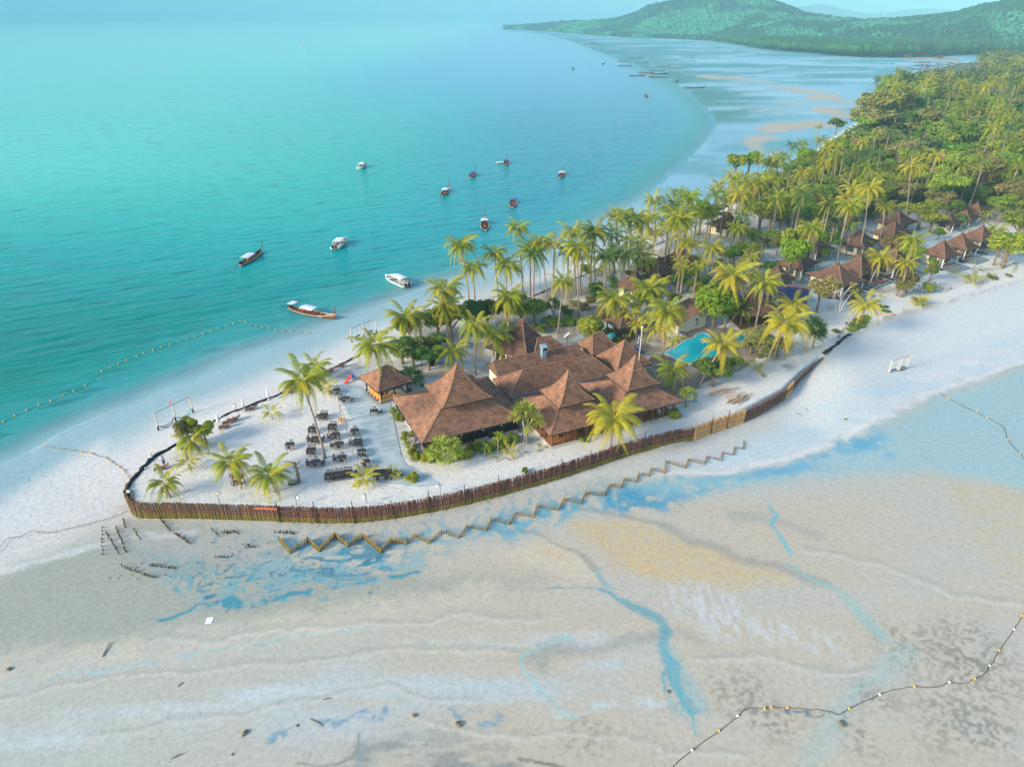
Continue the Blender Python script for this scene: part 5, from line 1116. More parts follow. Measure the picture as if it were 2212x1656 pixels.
for (x, y), (x2, y2) in ((((1440, 928)), (1500, 918)), ((1470, 926), (1502, 921))):
    a = Vector(G(x, y, 2.6)); b_ = Vector(G(x2, y2, 2.6)); mm_ = (a + b_) / 2 - Vector((0, 0, .25)); tag(MB().tube([a, a.lerp(b_, .3) - Vector((0, 0, .2)), mm_, a.lerp(b_, .7) - Vector((0, 0, .2)), b_], .06, 5).build('mooring_rope', mat('pale_rope', (.5, .4, .3), .9)), 'pale rope slung along the wall ' + ('left of' if x == 1440 else 'just beside') + ' the tan fence', 'rope')
# zigzag breakwater
ZZ = [(1112, 2145), (1158, 2197), (1231, 2150), (1275, 2191), (1337, 2131), (1389, 2172), (1448, 2133), (1521, 2195), (1562, 2151), (1625, 2167), (1657, 2134), (1714, 2164), (1765, 2119), (1834, 2143), (1868, 2099), (1945, 2113), (1967, 2069), (2037, 2090), (2062, 2045), (2132, 2061),
      (2151, 2016), (2231, 2033), (2259, 1989), (2323, 2007), (2343, 1963), (2415, 1975), (2440, 1932), (2484, 1944), (2497, 1910), (2545, 1921), (2557, 1888), (2598, 1896), (2603, 1868), (2659, 1884), (2663, 1840), (2743, 1864), (2755, 1831), (2818, 1850), (2829, 1820), (2886, 1834), (2889, 1804), (2935, 1812), (2939, 1783), (2975, 1788), (2977, 1755)]
zp = [Vector(GS(x, y, .75 if i < 9 else .5)[:2] + (0,)) for i, (x, y) in enumerate(ZZ)]
t = thing('zigzag_fence', (0, 0, 0), 0, 'low zigzag breakwater of yellow-brown stakes in front of the pile wall', 'fence'); q = random.Random(12)
hi_ = stake_meshes('stake', M_STK, (.30, .20, .055), (.16, .12, .03), .78, .085, 5); lo_ = stake_meshes('stake_low', M_STK, (.26, .18, .06), (.14, .11, .03), .5, .075, 5)
W_ = []
for i in range(len(zp) - 1):
    for p, d in walk([zp[i], zp[i + 1]], .26 if i < 9 else .33): W_.append((p, i))
order = sorted(range(len(W_)), key=lambda i: W_[i][0].y); near = set(order[:300]); rest = MB(); rest.col = (1, 1, 1)
for k, (p, i) in enumerate(W_):
    if k in near: o = link('stake', q.choice(hi_ if i < 9 else lo_), t, (p.x, p.y, .1)); o.rotation_euler = (q.uniform(-.06, .06), q.uniform(-.06, .06), q.uniform(0, 6))
    else: rest.col = tuple(c * q.uniform(.7, 1.2) for c in (.22, .16, .06)); rest.tube([(p.x, p.y, -.1), (p.x, p.y, .1 + q.uniform(.3, .5) * (1 - .3 * i / 44))], .085, 5)
o = rest.build('stake_row', M_STK, t); o['kind'] = 'stuff'
# rotten stakes standing in rows on the flat
def C3(x, y, z=.1): return GS(x / 1.3825, 1900 + y / 1.3825, z)
OLD = stake_meshes('weathered_stake', M_STK, (.10, .075, .04), (.09, .08, .03), .42, .07, 5)
ROWS = [((565, 290), (570, 440), 8, 'in the leftmost row of rotten stakes'), ((585, 320), (660, 435), 12, 'in the second slanting row of rotten stakes from the left'), ((642, 290), (700, 425), 16, 'in the thick third row of rotten stakes'), ((740, 305), (775, 355), 5, 'in the short row right of the thick one'),
        ((682, 250), (695, 290), 5, 'in the small clump below the wall tip'), ((885, 240), (940, 310), 13, 'in the row slanting away from the old wall'), ((970, 325), (1050, 380), 15, 'in the tight double row before the old wall'), ((1175, 305), (1208, 338), 5, 'in the small group left of the upright trio'), ((1235, 320), (1272, 324), 7, 'in the short level row under the orange plank'),
        ((1300, 315), (1315, 328), 3, 'in the trio right of the short level row'), ((1525, 320), (1622, 325), 11, 'in the level row above the zigzag start'), ((830, 500), (968, 520), 11, 'in the low broken row in blue seepage'), ((680, 510), (862, 572), 15, 'in the lowest curved row on the flat'), ((1360, 402), (1412, 400), 5, 'in the row left of the zigzag foot'), ((1195, 458), (1280, 452), 6, 'in the mid-flat row beside a stone')]
q = random.Random(20)
for (a, b_, n, lab) in ROWS:
    for k in range(n):
        f = k / max(1, n - 1); p = C3(a[0] + (b_[0] - a[0]) * f + q.uniform(-4, 4), a[1] + (b_[1] - a[1]) * f + q.uniform(-3, 3)); o = link('weathered_stake', q.choice(OLD), None, (p[0], p[1], .08)); s_ = q.uniform(.6, 1.25); o.scale = (1, 1, s_)
        o.rotation_euler = (q.uniform(-.25, .25), q.uniform(-.25, .25), q.uniform(0, 6)); tag(o, 'short rotten stake ' + lab, 'stake', 'rotten stakes ' + lab)
# stones
M_ROCK = mat('wet_rock', (.16, .13, .09), .7, .3, noise=(4, .4))
RK = []
for k in range(5): b = MB(); b.blob((0, 0, .05), .16, 7, 4, .3, (1, .8, .6), g=q); RK.append(b.mesh('stone', M_ROCK))
def stone(p, s_, lab, grp=None, m=None):
    me = q.choice(RK)
    o = link('stone', me, None, (p[0], p[1], p[2])); s_ *= .75; o.scale = (s_, s_, s_ * .8); o.rotation_euler = (0, 0, q.uniform(0, 6)); tag(o, lab, 'stone', grp); return o
for k in range(62):
    x = q.uniform(980, 2100); y = 560 + q.gauss(0, 55) - (x - 1300) * .08
    if y < 430: continue
    stone(C3(x, y), q.uniform(.3, 1.0), 'small dark stone in the blue seepage below the zigzag fence', 'small stones in the blue seepage')
for k in range(20): stone(C3(q.uniform(600, 1000), q.uniform(480, 590)), q.uniform(.4, 1.1), 'small brown stone among the low rotten stakes', 'small stones among rotten stakes')
for k in range(16): stone(C3(q.uniform(1090, 1500), q.uniform(360, 500)), q.uniform(.4, 1.4), 'brown stone on the flat between rotten stakes and zigzag', 'stones between stakes and zigzag')
for x, y, s_, lab in ((50, 1075, 2.4, 'squarish brown stone near the left edge of the lower flat'), (1355, 1428, 2.6, 'tan stone at the tip of the lower blue streak'), (1645, 1385, 1.3, 'small stone beside the lower blue streak'), (1285, 1545 - 0, 1.2, 'dark stone near the lower rim')):
    stone(C3(x, y), s_, lab)
def BR(x, y, z=.12): return GS(2600 + x / 1.419, 1900 + y / 1.419, z)
def BM(x, y, z=.12): return GS(1400 + x / 1.419, 1900 + y / 1.419, z)
for (p, s_, lab) in ((BM(365, 1365), 2.0, 'brown stone left of the faint blue patch'), (BM(617, 1415), 3.0, 'tan flat stone in a small dark hollow'), (BM(1807, 1230), 1.6, 'reddish stone left of the blue rivulet'), (BR(1090, 1412), 2.6, 'orange-brown weed clump hanging off the float rope')):
    stone(p, s_, lab)
p = C3(1158, 805); o = MB().box((0, 0, .02), (.7, .85, .03)).build('white_sheet', M_WHITE, None, False, (p[0], p[1], .13), .15); tag(o, 'white sheet lying on the ribbed sand', 'sheet')
p = C3(590, 965); o = MB().tube([(0, -.9, .05), (0, .8, .12)], [.07, .04], 6).build('driftwood_stick', M_BARK, None, False, (p[0], p[1], .12), .1); tag(o, 'thin dark stick lying upright on the ribbed sand', 'stick')
for x, y, l_, rz, lab in ((985, 1555, 1.1, .5, 'short dark stick near the lower edge of the flat'), (1750, 1370, 1.6, -.5, 'stick crossing the lower blue streak'), (1810, 1240, .8, .2, 'tiny stick on the pale flat'), (1000, 1160, .6, 1, 'tiny twig on the pale flat left of centre')):
    p = C3(x, y); tag(MB().tube([(-l_ / 2, 0, .05), (0, .05, .08), (l_ / 2, 0, .05)], [.03, .05, .02], 5).build('driftwood_stick', M_BARK, None, False, (p[0], p[1], .12), rz), lab, 'stick')
for x, y, l_, rz, lab in ((1280, 1210, 1.2, -1.0, 'dark stick on the pale beach below the dark wall stretch'), (1338, 1175, 1.4, -1.2, 'thin twig line on the beach below the bend'), (1415, 1145, .6, .4, 'small dark twig below the final wall stretch')):
    p = GS(2500 + x / 1.84, 1000 + y / 1.84, .15); tag(MB().tube([(-l_ / 2, 0, .05), (0, .05, .08), (l_ / 2, 0, .05)], [.03, .05, .02], 5).build('driftwood_stick', M_BARK, None, False, (p[0], p[1], .14), rz), lab, 'stick')
# ------------------------------------------------------------------ float ropes
FLT = {m.name: MB().blob((0, 0, .09), .17, 8, 5, sq=(1.25, 1, .9)).mesh('float', m, True) for m in (M_YEL, M_WHITE, M_ORANGE)}
def rope_line(name, lab, pts, z, r, floats, fs=1.0, m=None, cat='float line'):
    P2 = [Vector((p[0], p[1], z)) for p in pts]; t = thing(name, (0, 0, 0), 0, lab, cat); b = MB(); cp = catmull(P2, 4); b.tube([c + Vector((rnd.uniform(-.05, .05), rnd.uniform(-.05, .05), 0)) for c in cp], r, 4); b.build('rope', m or M_ROPE, t)
    for p, mm_ in floats: o = link('float', FLT[mm_.name], t, (p[0], p[1], z)); o.scale = (fs,) * 3; o.rotation_euler = (0, 0, rnd.uniform(0, 3))
    return t
rp_ = [BR(*p) for p in [(60, 1720), (130, 1656), (235, 1565), (390, 1453), (497, 1370), (550, 1325), (650, 1325), (690, 1320), (780, 1322), (925, 1330), (1010, 1342), (1075, 1357), (1130, 1325), (1300, 1247), (1380, 1218), (1500, 1202), (1620, 1203), (1700, 1177), (1780, 1182), (1843, 1157), (1900, 1130), (1927, 1083), (1952, 1055), (1980, 997), (2065, 877), (2115, 800), (2220, 640)]]
rope_line('float_rope', 'long brown float rope snaking over the wet sand at the lower right', rp_, .15, .028, [(BR(x, y), M_WHITE if w_ else M_YEL) for x, y, w_ in ((238, 1563, 1), (391, 1453, 0), (497, 1368, 1), (650, 1325, 0), (689, 1319, 0), (780, 1322, 0), (1130, 1326, 0), (1303, 1247, 1), (1500, 1202, 0), (1698, 1177, 1), (1843, 1157, 0), (1927, 1083, 1), (1980, 997, 0), (2065, 877, 1), (2113, 800, 0))], .66)
def RT(x, y, z=.12): return GS(3300 + x / 2.76, 1300 + y / 2.76, z)
rope_line('float_rope', 'thin float rope running from the beach swing into the shallow pool', [RT(*p) for p in [(240, 190), (540, 335), (720, 430), (890, 515), (1010, 600), (1087, 640), (1228, 728), (1350, 805), (1500, 885), (1670, 965), (1790, 1025), (1940, 1105), (1990, 1170), (2017, 1265), (2085, 1350), (2150, 1425), (2260, 1560)]], .18, .035,
          [(RT(x, y), M_YEL) for x, y in ((1010, 600), (1087, 640), (1228, 728), (1350, 805), (1370, 815), (1670, 965), (1790, 1025), (2017, 1265), (2150, 1425))], .7)
def C1(x, y, z=.05): return GS(400 + x / 1.84, 1300 + y / 1.84, z)
def CB_(x, y, z=.05): return GS(900 + x / 3.16, 950 + y / 3.16, z)
bl = [G(-30, 930), G(8, 912), G(32, 899), G(58, 887), G(84, 875), G(110, 867), G(136, 855), G(160, 845), G(185, 834)] + [C1(*p) for p in [(15, 342), (78, 313), (138, 287), (197, 262), (270, 231), (322, 206), (390, 186), (451, 165), (516, 143), (575, 125), (638, 103), (697, 86), (757, 64), (815, 45), (873, 26), (930, 8)]] + [CB_(*p) for p in [(105, 1085), (195, 1057), (260, 1073), (320, 1100), (395, 1118), (467, 1132), (556, 1145), (640, 1162), (730, 1175), (828, 1185), (930, 1193), (1028, 1197), (1125, 1202), (1220, 1202), (1356, 1208), (1463, 1210)]]
rope_line('buoy_line', 'long line of small orange buoys marking the bathing water along the beach', bl, .03, .018, [(p, M_YEL) for p in bl[1:]], .85)
b2_ = [C1(*p) for p in [(-400, 905), (-300, 925), (-215, 940), (-130, 950), (-60, 962), (50, 997), (92, 1023), (146, 1060), (182, 1088), (215, 1138), (235, 1170)]]
rope_line('buoy_line', 'shorter buoy line curving up the sand to the dark net edge', [(p[0], p[1]) for p in b2_], .5, .03, [(p, M_YEL) for p in b2_[:-1]], .8)
rope_line('old_rope', 'old knotted rope curling over the sand left of the wall tip', [C3(*p) for p in [(-20, 430), (10, 400), (40, 360), (125, 345), (180, 315), (230, 325), (290, 325), (375, 305), (460, 285), (550, 262), (640, 235), (710, 205)]], .35, .035, [], cat='rope')
# ------------------------------------------------------------------ low dark barrier on the bay side
def barrier(lab, pts, h, name='net_barrier'):
    cp = catmull([Vector((p[0], p[1], 0)) for p in pts], 5); q_ = random.Random(5); b = MB(); Wk = walk(cp, .55)
    b.tube([(p.x + q_.uniform(-.12, .12), p.y + q_.uniform(-.1, .1), PLAT - .05 + q_.uniform(-.08, .12)) for p, d in Wk], [h * q_.uniform(.6, 1.25) for _ in Wk], 6)
    return tag(b.build(name, mat('tarred_net', (.022, .028, .034), .85, .15, noise=(3, .4))), lab, 'barrier')
barrier('thick dark net roll edging the sand round the left tip', GL([(274, 1072), (272, 1058), (282, 1042), (300, 1018), (330, 990), (358, 972), (385, 956)], PLAT), .30)
barrier('thinner dark net roll edging the sand along the bay beach', GL([(385, 956), (412, 940), (440, 925), (465, 908), (500, 890), (530, 878), (565, 866), (600, 852), (640, 836), (680, 815), (720, 795), (760, 775), (800, 755)], PLAT), .17)
barrier('thin dark line of netting on the beach behind the palm row', GL([(1110, 652), (1155, 638), (1186, 624), (1225, 608), (1259, 595), (1300, 575)], PLAT), .13)
barrier('dark netting on the far beach under the palm crowns', GL([(1370, 550), (1404, 534), (1444, 517), (1490, 492)], PLAT), .13)
barrier('stony dark strip climbing from the wall end to the creepers', GL([(1779, 768), (1790, 760), (1806, 748), (1822, 735), (1838, 724)], 1.6), .33, 'stone_strip')
# broken log panel
p = G(1795, 778, .6); t = thing('log_panel', (p[0], p[1], .75), -.42, 'broken panel of brown logs at the end of the grey wall', 'log panel')
for k in range(6): MB().tube([(-1.9, -.2, k * .17 - .3), (1.9, -.2 + k * .02, k * .17 - .3)], .085, 6).build('log', M_BW, t)
for x in (-1.6, 0, 1.6): MB().box((x, -.05, .1), (.12, .1, 1.3)).build('batten', M_DW, t)
# ------------------------------------------------------------------ lamps
def lamp(x, y, lab, h=1.35, z=PLAT):
    p = GS(x, y, z); t = thing('globe_lamp', (p[0], p[1], z), rnd.uniform(0, 6), lab, 'lamp', 'white globe lamps on the beach'); MB().tube([(0, 0, 0), (0, 0, h), (.08, 0, h + .22), (.25, 0, h + .26), (.32, 0, h + .12)], .03, 5).build('pole', M_DW, t)
    MB().blob((.32, 0, h - .12), .23, 10, 7).build('globe', M_WHITE, t, True); MB().tube([(.32, 0, h + .02), (.32, 0, h + .12)], [.12, .05], 8).build('cap', M_DARK, t)
for x, y, lab in ((532, 1990, 'white globe lamp at the very tip inside the wall'), (878, 2012, 'white globe lamp by the old wall below the two palms'), (1188, 2023, 'white globe lamp by the wall below the dead trunk'), (1468, 2012, 'white globe lamp by the wall below the large table'), (1763, 1977, 'white globe lamp above the long maroon wall'), (619, 1849, 'white globe lamp beside the person in blue'), (948, 1648, 'white globe lamp between two folded white parasols'), (1320, 1485, 'white globe lamp farthest along the bay edge')): lamp(x, y, lab)
# ------------------------------------------------------------------ swing frames
def frame_posts(name, lab, posts, h, m, extras):
    t = thing(name, (*posts[0][:2], posts[0][2]), 0, lab, 'swing frame'); o0 = Vector(posts[0]); tops = []
    for p in posts:
        v_ = Vector(p) - o0; MB().tube([v_ - Vector((0, 0, .3)), v_ + Vector((0, 0, h * .28))], [.13, .12], 7).build('post_base', M_DARK if name != 'beach_swing' else M_DW, t); MB().tube([v_ + Vector((0, 0, h * .28)), v_ + Vector((0, 0, h))], [.12, .09], 7).build('post', m, t); tops.append(v_ + Vector((0, 0, h - .08)))
    for a, b_ in zip(tops, tops[1:]): MB().bar(a, b_, .06).build('crossbar', mat('red_brown_bar', (.30, .12, .09), .7), t)
    extras(t, tops); return t
M_POSTW = mat('bleached_post', (.62, .52, .42), .8, .2, noise=(4, .2))
def C5(x, y, z): return GS(500 + x / 3.68, 1550 + y / 3.68, z)
def hammocks(t, tops):
    for i, m in ((0, mat('dark_net', (.05, .07, .07), .9)), (1, mat('green_net', (.03, .42, .33), .9))):
        a, b_ = tops[i] - Vector((0, 0, 2.1)), tops[i + 1] - Vector((0, 0, 1.9)); mb = MB(); n_ = Vector((-(b_ - a).y, (b_ - a).x, 0)).normalized()
        for sdn in (-.35, 0, .35):
            mb.tube([a.lerp(b_, k) - Vector((0, 0, 1.0 * math.sin(math.pi * k) * (1 - abs(sdn) * .5))) + n_ * sdn * math.sin(math.pi * k) for k in np.linspace(0, 1, 8)], .035, 4)
        for k in np.linspace(.15, .85, 8): c_ = a.lerp(b_, k) - Vector((0, 0, .85 * math.sin(math.pi * k))); mb.bar(c_ - n_ * .33 * math.sin(math.pi * k), c_ + n_ * .33 * math.sin(math.pi * k), .03)
        mb.build('hammock', m, t)
    MB().add([tops[1] + Vector((-.05, 0, 0)), tops[1] + Vector((-.35, 0, .35)), tops[1] + Vector((0, 0, .75))], [(0, 1, 2)]).build('flag', M_RED, t)
frame_posts('hammock_frame', 'bleached three-post frame with a dark and a green hammock on the left beach', [C5(500, 640, .7), C5(757, 510, .8), C5(1012, 385, .9)], 3.1, M_POSTW, hammocks)
def swings(t, tops):
    for i in range(2):
        m_ = (tops[i] + tops[i + 1]) / 2; d_ = (tops[i + 1] - tops[i]).normalized(); sb = MB()
        sb.bar(m_ - d_ * .55 - Vector((0, 0, 2.5)), m_ + d_ * .55 - Vector((0, 0, 2.5)), .4, .08); sb.bar(m_ - d_ * .55 - Vector((0, -.2, 2.05)), m_ + d_ * .55 - Vector((0, -.2, 2.05)), .07, .25); sb.bar(m_ - d_ * .5 - Vector((0, 0, 2.5)), m_ - d_ * .5 - Vector((0, 0, 2.0)), .07); sb.bar(m_ + d_ * .5 - Vector((0, 0, 2.5)), m_ + d_ * .5 - Vector((0, 0, 2.0)), .07)
        sb.build('swing_seat', M_DW, t); rb_ = MB()
        for s_ in (-.5, .5): rb_.bar(m_ + d_ * s_, m_ + d_ * s_ - Vector((0, 0, 2.0)), .03)
        rb_.build('swing_rope', M_WHITE, t)
frame_posts('beach_swing', 'three-post swing frame with two dark seats on the open tidal sand', [RT(690, 572, .2), RT(797, 545, .2), RT(890, 512, .2)], 3.2, M_POSTW, swings)
frame_posts('beach_swing', 'pale three-post swing frame by the water behind the leaning palm', [C1(1856, 132, .9), C1(1945, 92, .9), C1(2035, 62, .9)], 3.0, M_POSTW, swings)
# ------------------------------------------------------------------ loungers and parasols on the bay edge
for i, (x, y, rz, lab) in enumerate(((1450, 580, -.9, 'dark lounger below the leftmost folded white parasol'), (1500, 510, -.9, 'second dark lounger beyond the leftmost white parasol'), (1575, 470, -1.1, 'dark lounger with a grey cushion end on the bay edge'), (1835, 315, -1.0, 'dark lounger beside the middle white parasol'), (505, 1190, -1.1, 'dark lounger at the feet of the person in blue'), (905, 890, -1.1, 'dark lounger tucked under the leaning twin palms'))):
    p = C5(x, y, PLAT + .2); lounger(p[0], p[1], PLAT, rz, lab, M_BW, 'dark wooden loungers on the bay edge')
for i, (x, y, rz, lab) in enumerate(((1385, 492, -1.2, 'left dark lounger of the pair left of the tall palm'), (1435, 476, -1.2, 'right dark lounger of the pair left of the tall palm'), (1560, 395, -1.1, 'first dark lounger in the shade behind the tall palm'), (1600, 375, -1.1, 'second dark lounger in the shade behind the tall palm'), (1640, 355, -1.1, 'third dark lounger behind the tall palm'), (1682, 335, -1.1, 'dark lounger at the foot of the far globe lamp'), (1765, 302, -1.1, 'dark lounger farthest along the bay edge'))):
    p = C1(x, y, PLAT + .2); lounger(p[0], p[1], PLAT, rz, lab, M_BW, 'dark wooden loungers on the bay edge')
for x, y, lab in ((1385, 560, 'leftmost folded white parasol on the bay edge'), (1755, 335, 'middle folded white parasol on the bay edge'), (2115, 178, 'rightmost folded white parasol above the young palm')):
    p = C5(x, y, PLAT); parasol(p[0], p[1], PLAT, lab, M_WHITE, 2.1, 'folded white parasols on the bay edge')
# swing seat with canvas roof by the twin palms
p = C5(1680, 1440, PLAT); t = thing('canopy_bench', (p[0], p[1], PLAT), -.5, 'wooden bench with tilted brown roof beside the big palm', 'bench'); b = MB()
for i in (-.9, .9):
    for j in (-.4, .4): b.bar((i, j, 0), (i * .9, j * .6, 1.5), .08)
b.build('leg_frame', M_DW, t); MB().box((0, 0, .5), (1.6, .6, .07)).build('seat', M_BW, t); MB().box((0, 0, 1.6), (2.0, 1.0, .05), rx=.3).build('roof_board', M_BW, t)
# dead trunk, crate bench, slide, kayak, tyre
p = GS(1100 + 350 / 3.6, 1500 + 1545 / 3.6, PLAT); t = thing('dead_trunk', (p[0], p[1], PLAT), 0, 'lopped bare tree trunk with stubby branches among the tables', 'dead tree'); MB().tube([(0, 0, -.3), (-.1, .2, 1.4), (-.3, .3, 2.9)], [.26, .2, .17], 8).build('trunk', M_BARK, t)
for a, pts in enumerate(([(-.3, .3, 2.85), (-1.1, .5, 2.95), (-2.0, .6, 2.8)], [(-.25, .3, 2.5), (.3, .3, 2.9), (.5, .5, 3.3)], [(-.2, .2, 1.9), (.4, .1, 2.2), (.9, .2, 2.7)], [(-.1, .2, 1.2), (.3, 0, 1.3), (.5, -.1, 1.5)], [(-.15, .2, 2.2), (-.5, .1, 2.3), (-.6, 0, 2.5)])): MB().tube(pts, [.1, .07, .03], 6).build('branch', M_BARK, t)
p = GS(1100 + 255 / 3.6, 1500 + 1560 / 3.6, PLAT); t = thing('slatted_crate', (p[0], p[1], PLAT), .2, 'low grey slatted crate beside the dead trunk', 'crate')
for k in range(5): MB().box((0, -.35 + k * .17, .35), (1.1, .11, .05)).build('slat', M_METAL, t)
MB().box((0, 0, .16), (1.0, .7, .3)).build('body', M_DW, t)
p = GS(1100 + 1075 / 3.6, 1500 + 85 / 3.6, PLAT); t = thing('toy_slide', (p[0], p[1], PLAT), -.5, 'small red toy slide with blue ladder on the sand near the bar hut', 'slide'); MB().add([(-.25, .5, .95), (.25, .5, .95), (.25, -1.1, .12), (-.25, -1.1, .12), (-.25, .5, .85), (.25, .5, .85), (.25, -1.1, .02), (-.25, -1.1, .02)], [(0, 1, 2, 3), (7, 6, 5, 4), (0, 3, 7, 4), (1, 5, 6, 2), (3, 2, 6, 7), (0, 4, 5, 1)]).build('chute', M_RED, t)
b = MB(); M_BLUP = mat('blue_plastic', (.01, .12, .55), .4, .4)
for i in (-.3, .3): b.bar((i, .55, 0), (i, .55, 1.4), .1); b.bar((i, 1.2, 0), (i, .6, 1.1), .1)
for z_ in (.3, .6, .9): b.bar((-.3, 1.2 - z_ * .55, z_), (.3, 1.2 - z_ * .55, z_), .08)
b.build('ladder', M_BLUP, t)
p = G(1912, 682, 1.7); t = thing('kayak', (p[0], p[1], 1.62), -.18, 'orange-red kayak with yellow deck lying on the upper beach', 'kayak')
def hull(b, L_, w_, h_, sheer=.1, n=9, bot=.45, power=1.6):
    R_ = []
    for i in range(n):
        x = -1 + 2 * i / (n - 1); ww = w_ / 2 * (1 - abs(x) ** power) + .015; zt = h_ + sheer * abs(x) ** 2.2; R_.append([(x * L_ / 2, -ww, zt), (x * L_ / 2, -ww * .8, h_ * .35 + sheer * abs(x) ** 3 * .5), (x * L_ / 2, 0, sheer * abs(x) ** 3 * .6), (x * L_ / 2, ww * .8, h_ * .35 + sheer * abs(x) ** 3 * .5), (x * L_ / 2, ww, zt)])
    vs = [v for r_ in R_ for v in r_]; fs = [(i * 5 + k, i * 5 + k + 1, i * 5 + 6 + k, i * 5 + 5 + k) for i in range(n - 1) for k in range(4)]; b.add(vs, fs); return R_
b = MB(); R_ = hull(b, 4.2, .8, .32, .15); b.build('hull', mat('orange_red_hull', (.75, .09, .03), .4, .4), t, True); b = MB(); b.add([v for r_ in R_ for v in (r_[0], r_[4])], [(2 * i, 2 * i + 1, 2 * i + 3, 2 * i + 2) for i in range(8)]); b.build('deck', mat('orange_red_hull', (.75, .09, .03)), t)
for x in (-.9, 0, .9): MB().box((x, 0, .35), (.6, .42, .05)).build('seat', M_YEL, t)
p = G(1831, 700, 1.9); tag(MB().tube([(.38 * math.cos(a), .38 * math.sin(a), .1) for a in np.linspace(0, math.tau, 13)], .1, 6).build('tyre_on_sand', M_BLACK, None, True, (p[0], p[1], 1.95)), 'black tyre on the sand left of the leaning palm foot', 'tyre')
# piles of poles on the sand
q = random.Random(31); PM = mat('cut_pole', (.42, .30, .20), .85, .1, noise=(4, .25), orand=.3)
for (cx, cy, n, sp, a0, lab, grp) in ((1566, 850, 12, 2.0, .35, 'thin cut pole in the loose heap nearer the wall bushes', 'poles of the loose heap'), (1600, 864, 15, 1.7, .55, 'stout cut pole in the denser heap on the sand', 'poles of the denser heap')):
    c_ = G(cx, cy, PLAT)
    for k in range(n):
        L_ = q.uniform(2.2, 4.2); a = a0 + q.uniform(-.25, .25); x = c_[0] + q.uniform(-sp, sp) * .7; y = c_[1] + q.uniform(-sp, sp) * .55; r_2 = q.uniform(.05, .1) * (1.3 if n == 15 else .8)
        o = MB().tube([(-L_ / 2, 0, 0), (L_ / 2, 0, 0)], [r_2, r_2 * .8], 6).build('cut_pole', PM, None, False, (x, y, PLAT + .1 + .07 * (k % 3))); o.rotation_euler = (0, q.uniform(-.04, .04), a); tag(o, lab, 'pole', grp)
# ------------------------------------------------------------------ light cables over the terrace
ends = [F_(-16.4, 19.2, 4.95), F_(-16.45, 14.8, 4.95), F_(-16.45, 10.4, 4.95), F_(-16.45, 6.0, 4.95)]
tops_ = [A4(925, 430, 4.9), A4(1010, 640, 4.9), A4(1092, 885, 4.9), A4(1185, 1105, 4.9)]
M_WIRE = mat('blue_wire', (.03, .12, .16), .6); BULB = MB().blob((0, 0, 0), .062, 6, 4).mesh('bulb', M_WHITE)
for i, (a, b_) in enumerate(zip(tops_, ends)):
    t = thing('string_lights', (0, 0, 0), 0, ('farthest', 'second', 'third', 'nearest')[i] + ' string of white bulbs hung from a pole to the big hall eave', 'light string', 'light strings over the terrace'); a = Vector(a); b_ = Vector(b_); pts = [a.lerp(b_, k) - Vector((0, 0, .55 * math.sin(math.pi * k))) for k in np.linspace(0, 1, 14)]
    MB().tube(pts, .022, 4).build('cable', M_WIRE, t); 
    MB().tube([a, b_], .022, 4).build('carrier_wire', M_WIRE, t)
    for k in range(24): s_ = (k + .5) / 24; link('bulb', BULB, t, a.lerp(b_, s_) - Vector((0, 0, .55 * math.sin(math.pi * s_) + .08)))
    pt = thing('cable_post', (a.x, a.y, PLAT), 0, ('farthest', 'second', 'third', 'nearest')[i] + ' thin post holding the light strings, at the terrace edge', 'post', 'posts of the light strings'); MB().tube([(0, 0, 0), (0, 0, a.z - PLAT + .1)], .045, 5).build('shaft', M_METAL, pt)
    if i < 3:
        for f in (.33, .66):
            c1_ = a.lerp(Vector(tops_[i + 1]), f); c2_ = b_.lerp(Vector(ends[i + 1]), f); o = MB().tube([c1_, (c1_ + c2_) / 2 - Vector((0, 0, .25)), c2_], .014, 4).build('carrier_wire', M_WIRE); tag(o, 'bare thin wire ' + ('nearer' if f > .5 else 'farther') + ' between the ' + ('farthest and second', 'second and third', 'third and nearest')[i] + ' light strings', 'wire', 'bare wires over the terrace')
        tag(MB().tube([a, Vector(tops_[i + 1])], .02, 4).build('edge_wire', M_WIRE), 'edge wire joining the ' + ('two farthest', 'two middle', 'two nearest')[i] + ' posts of the light strings', 'wire')
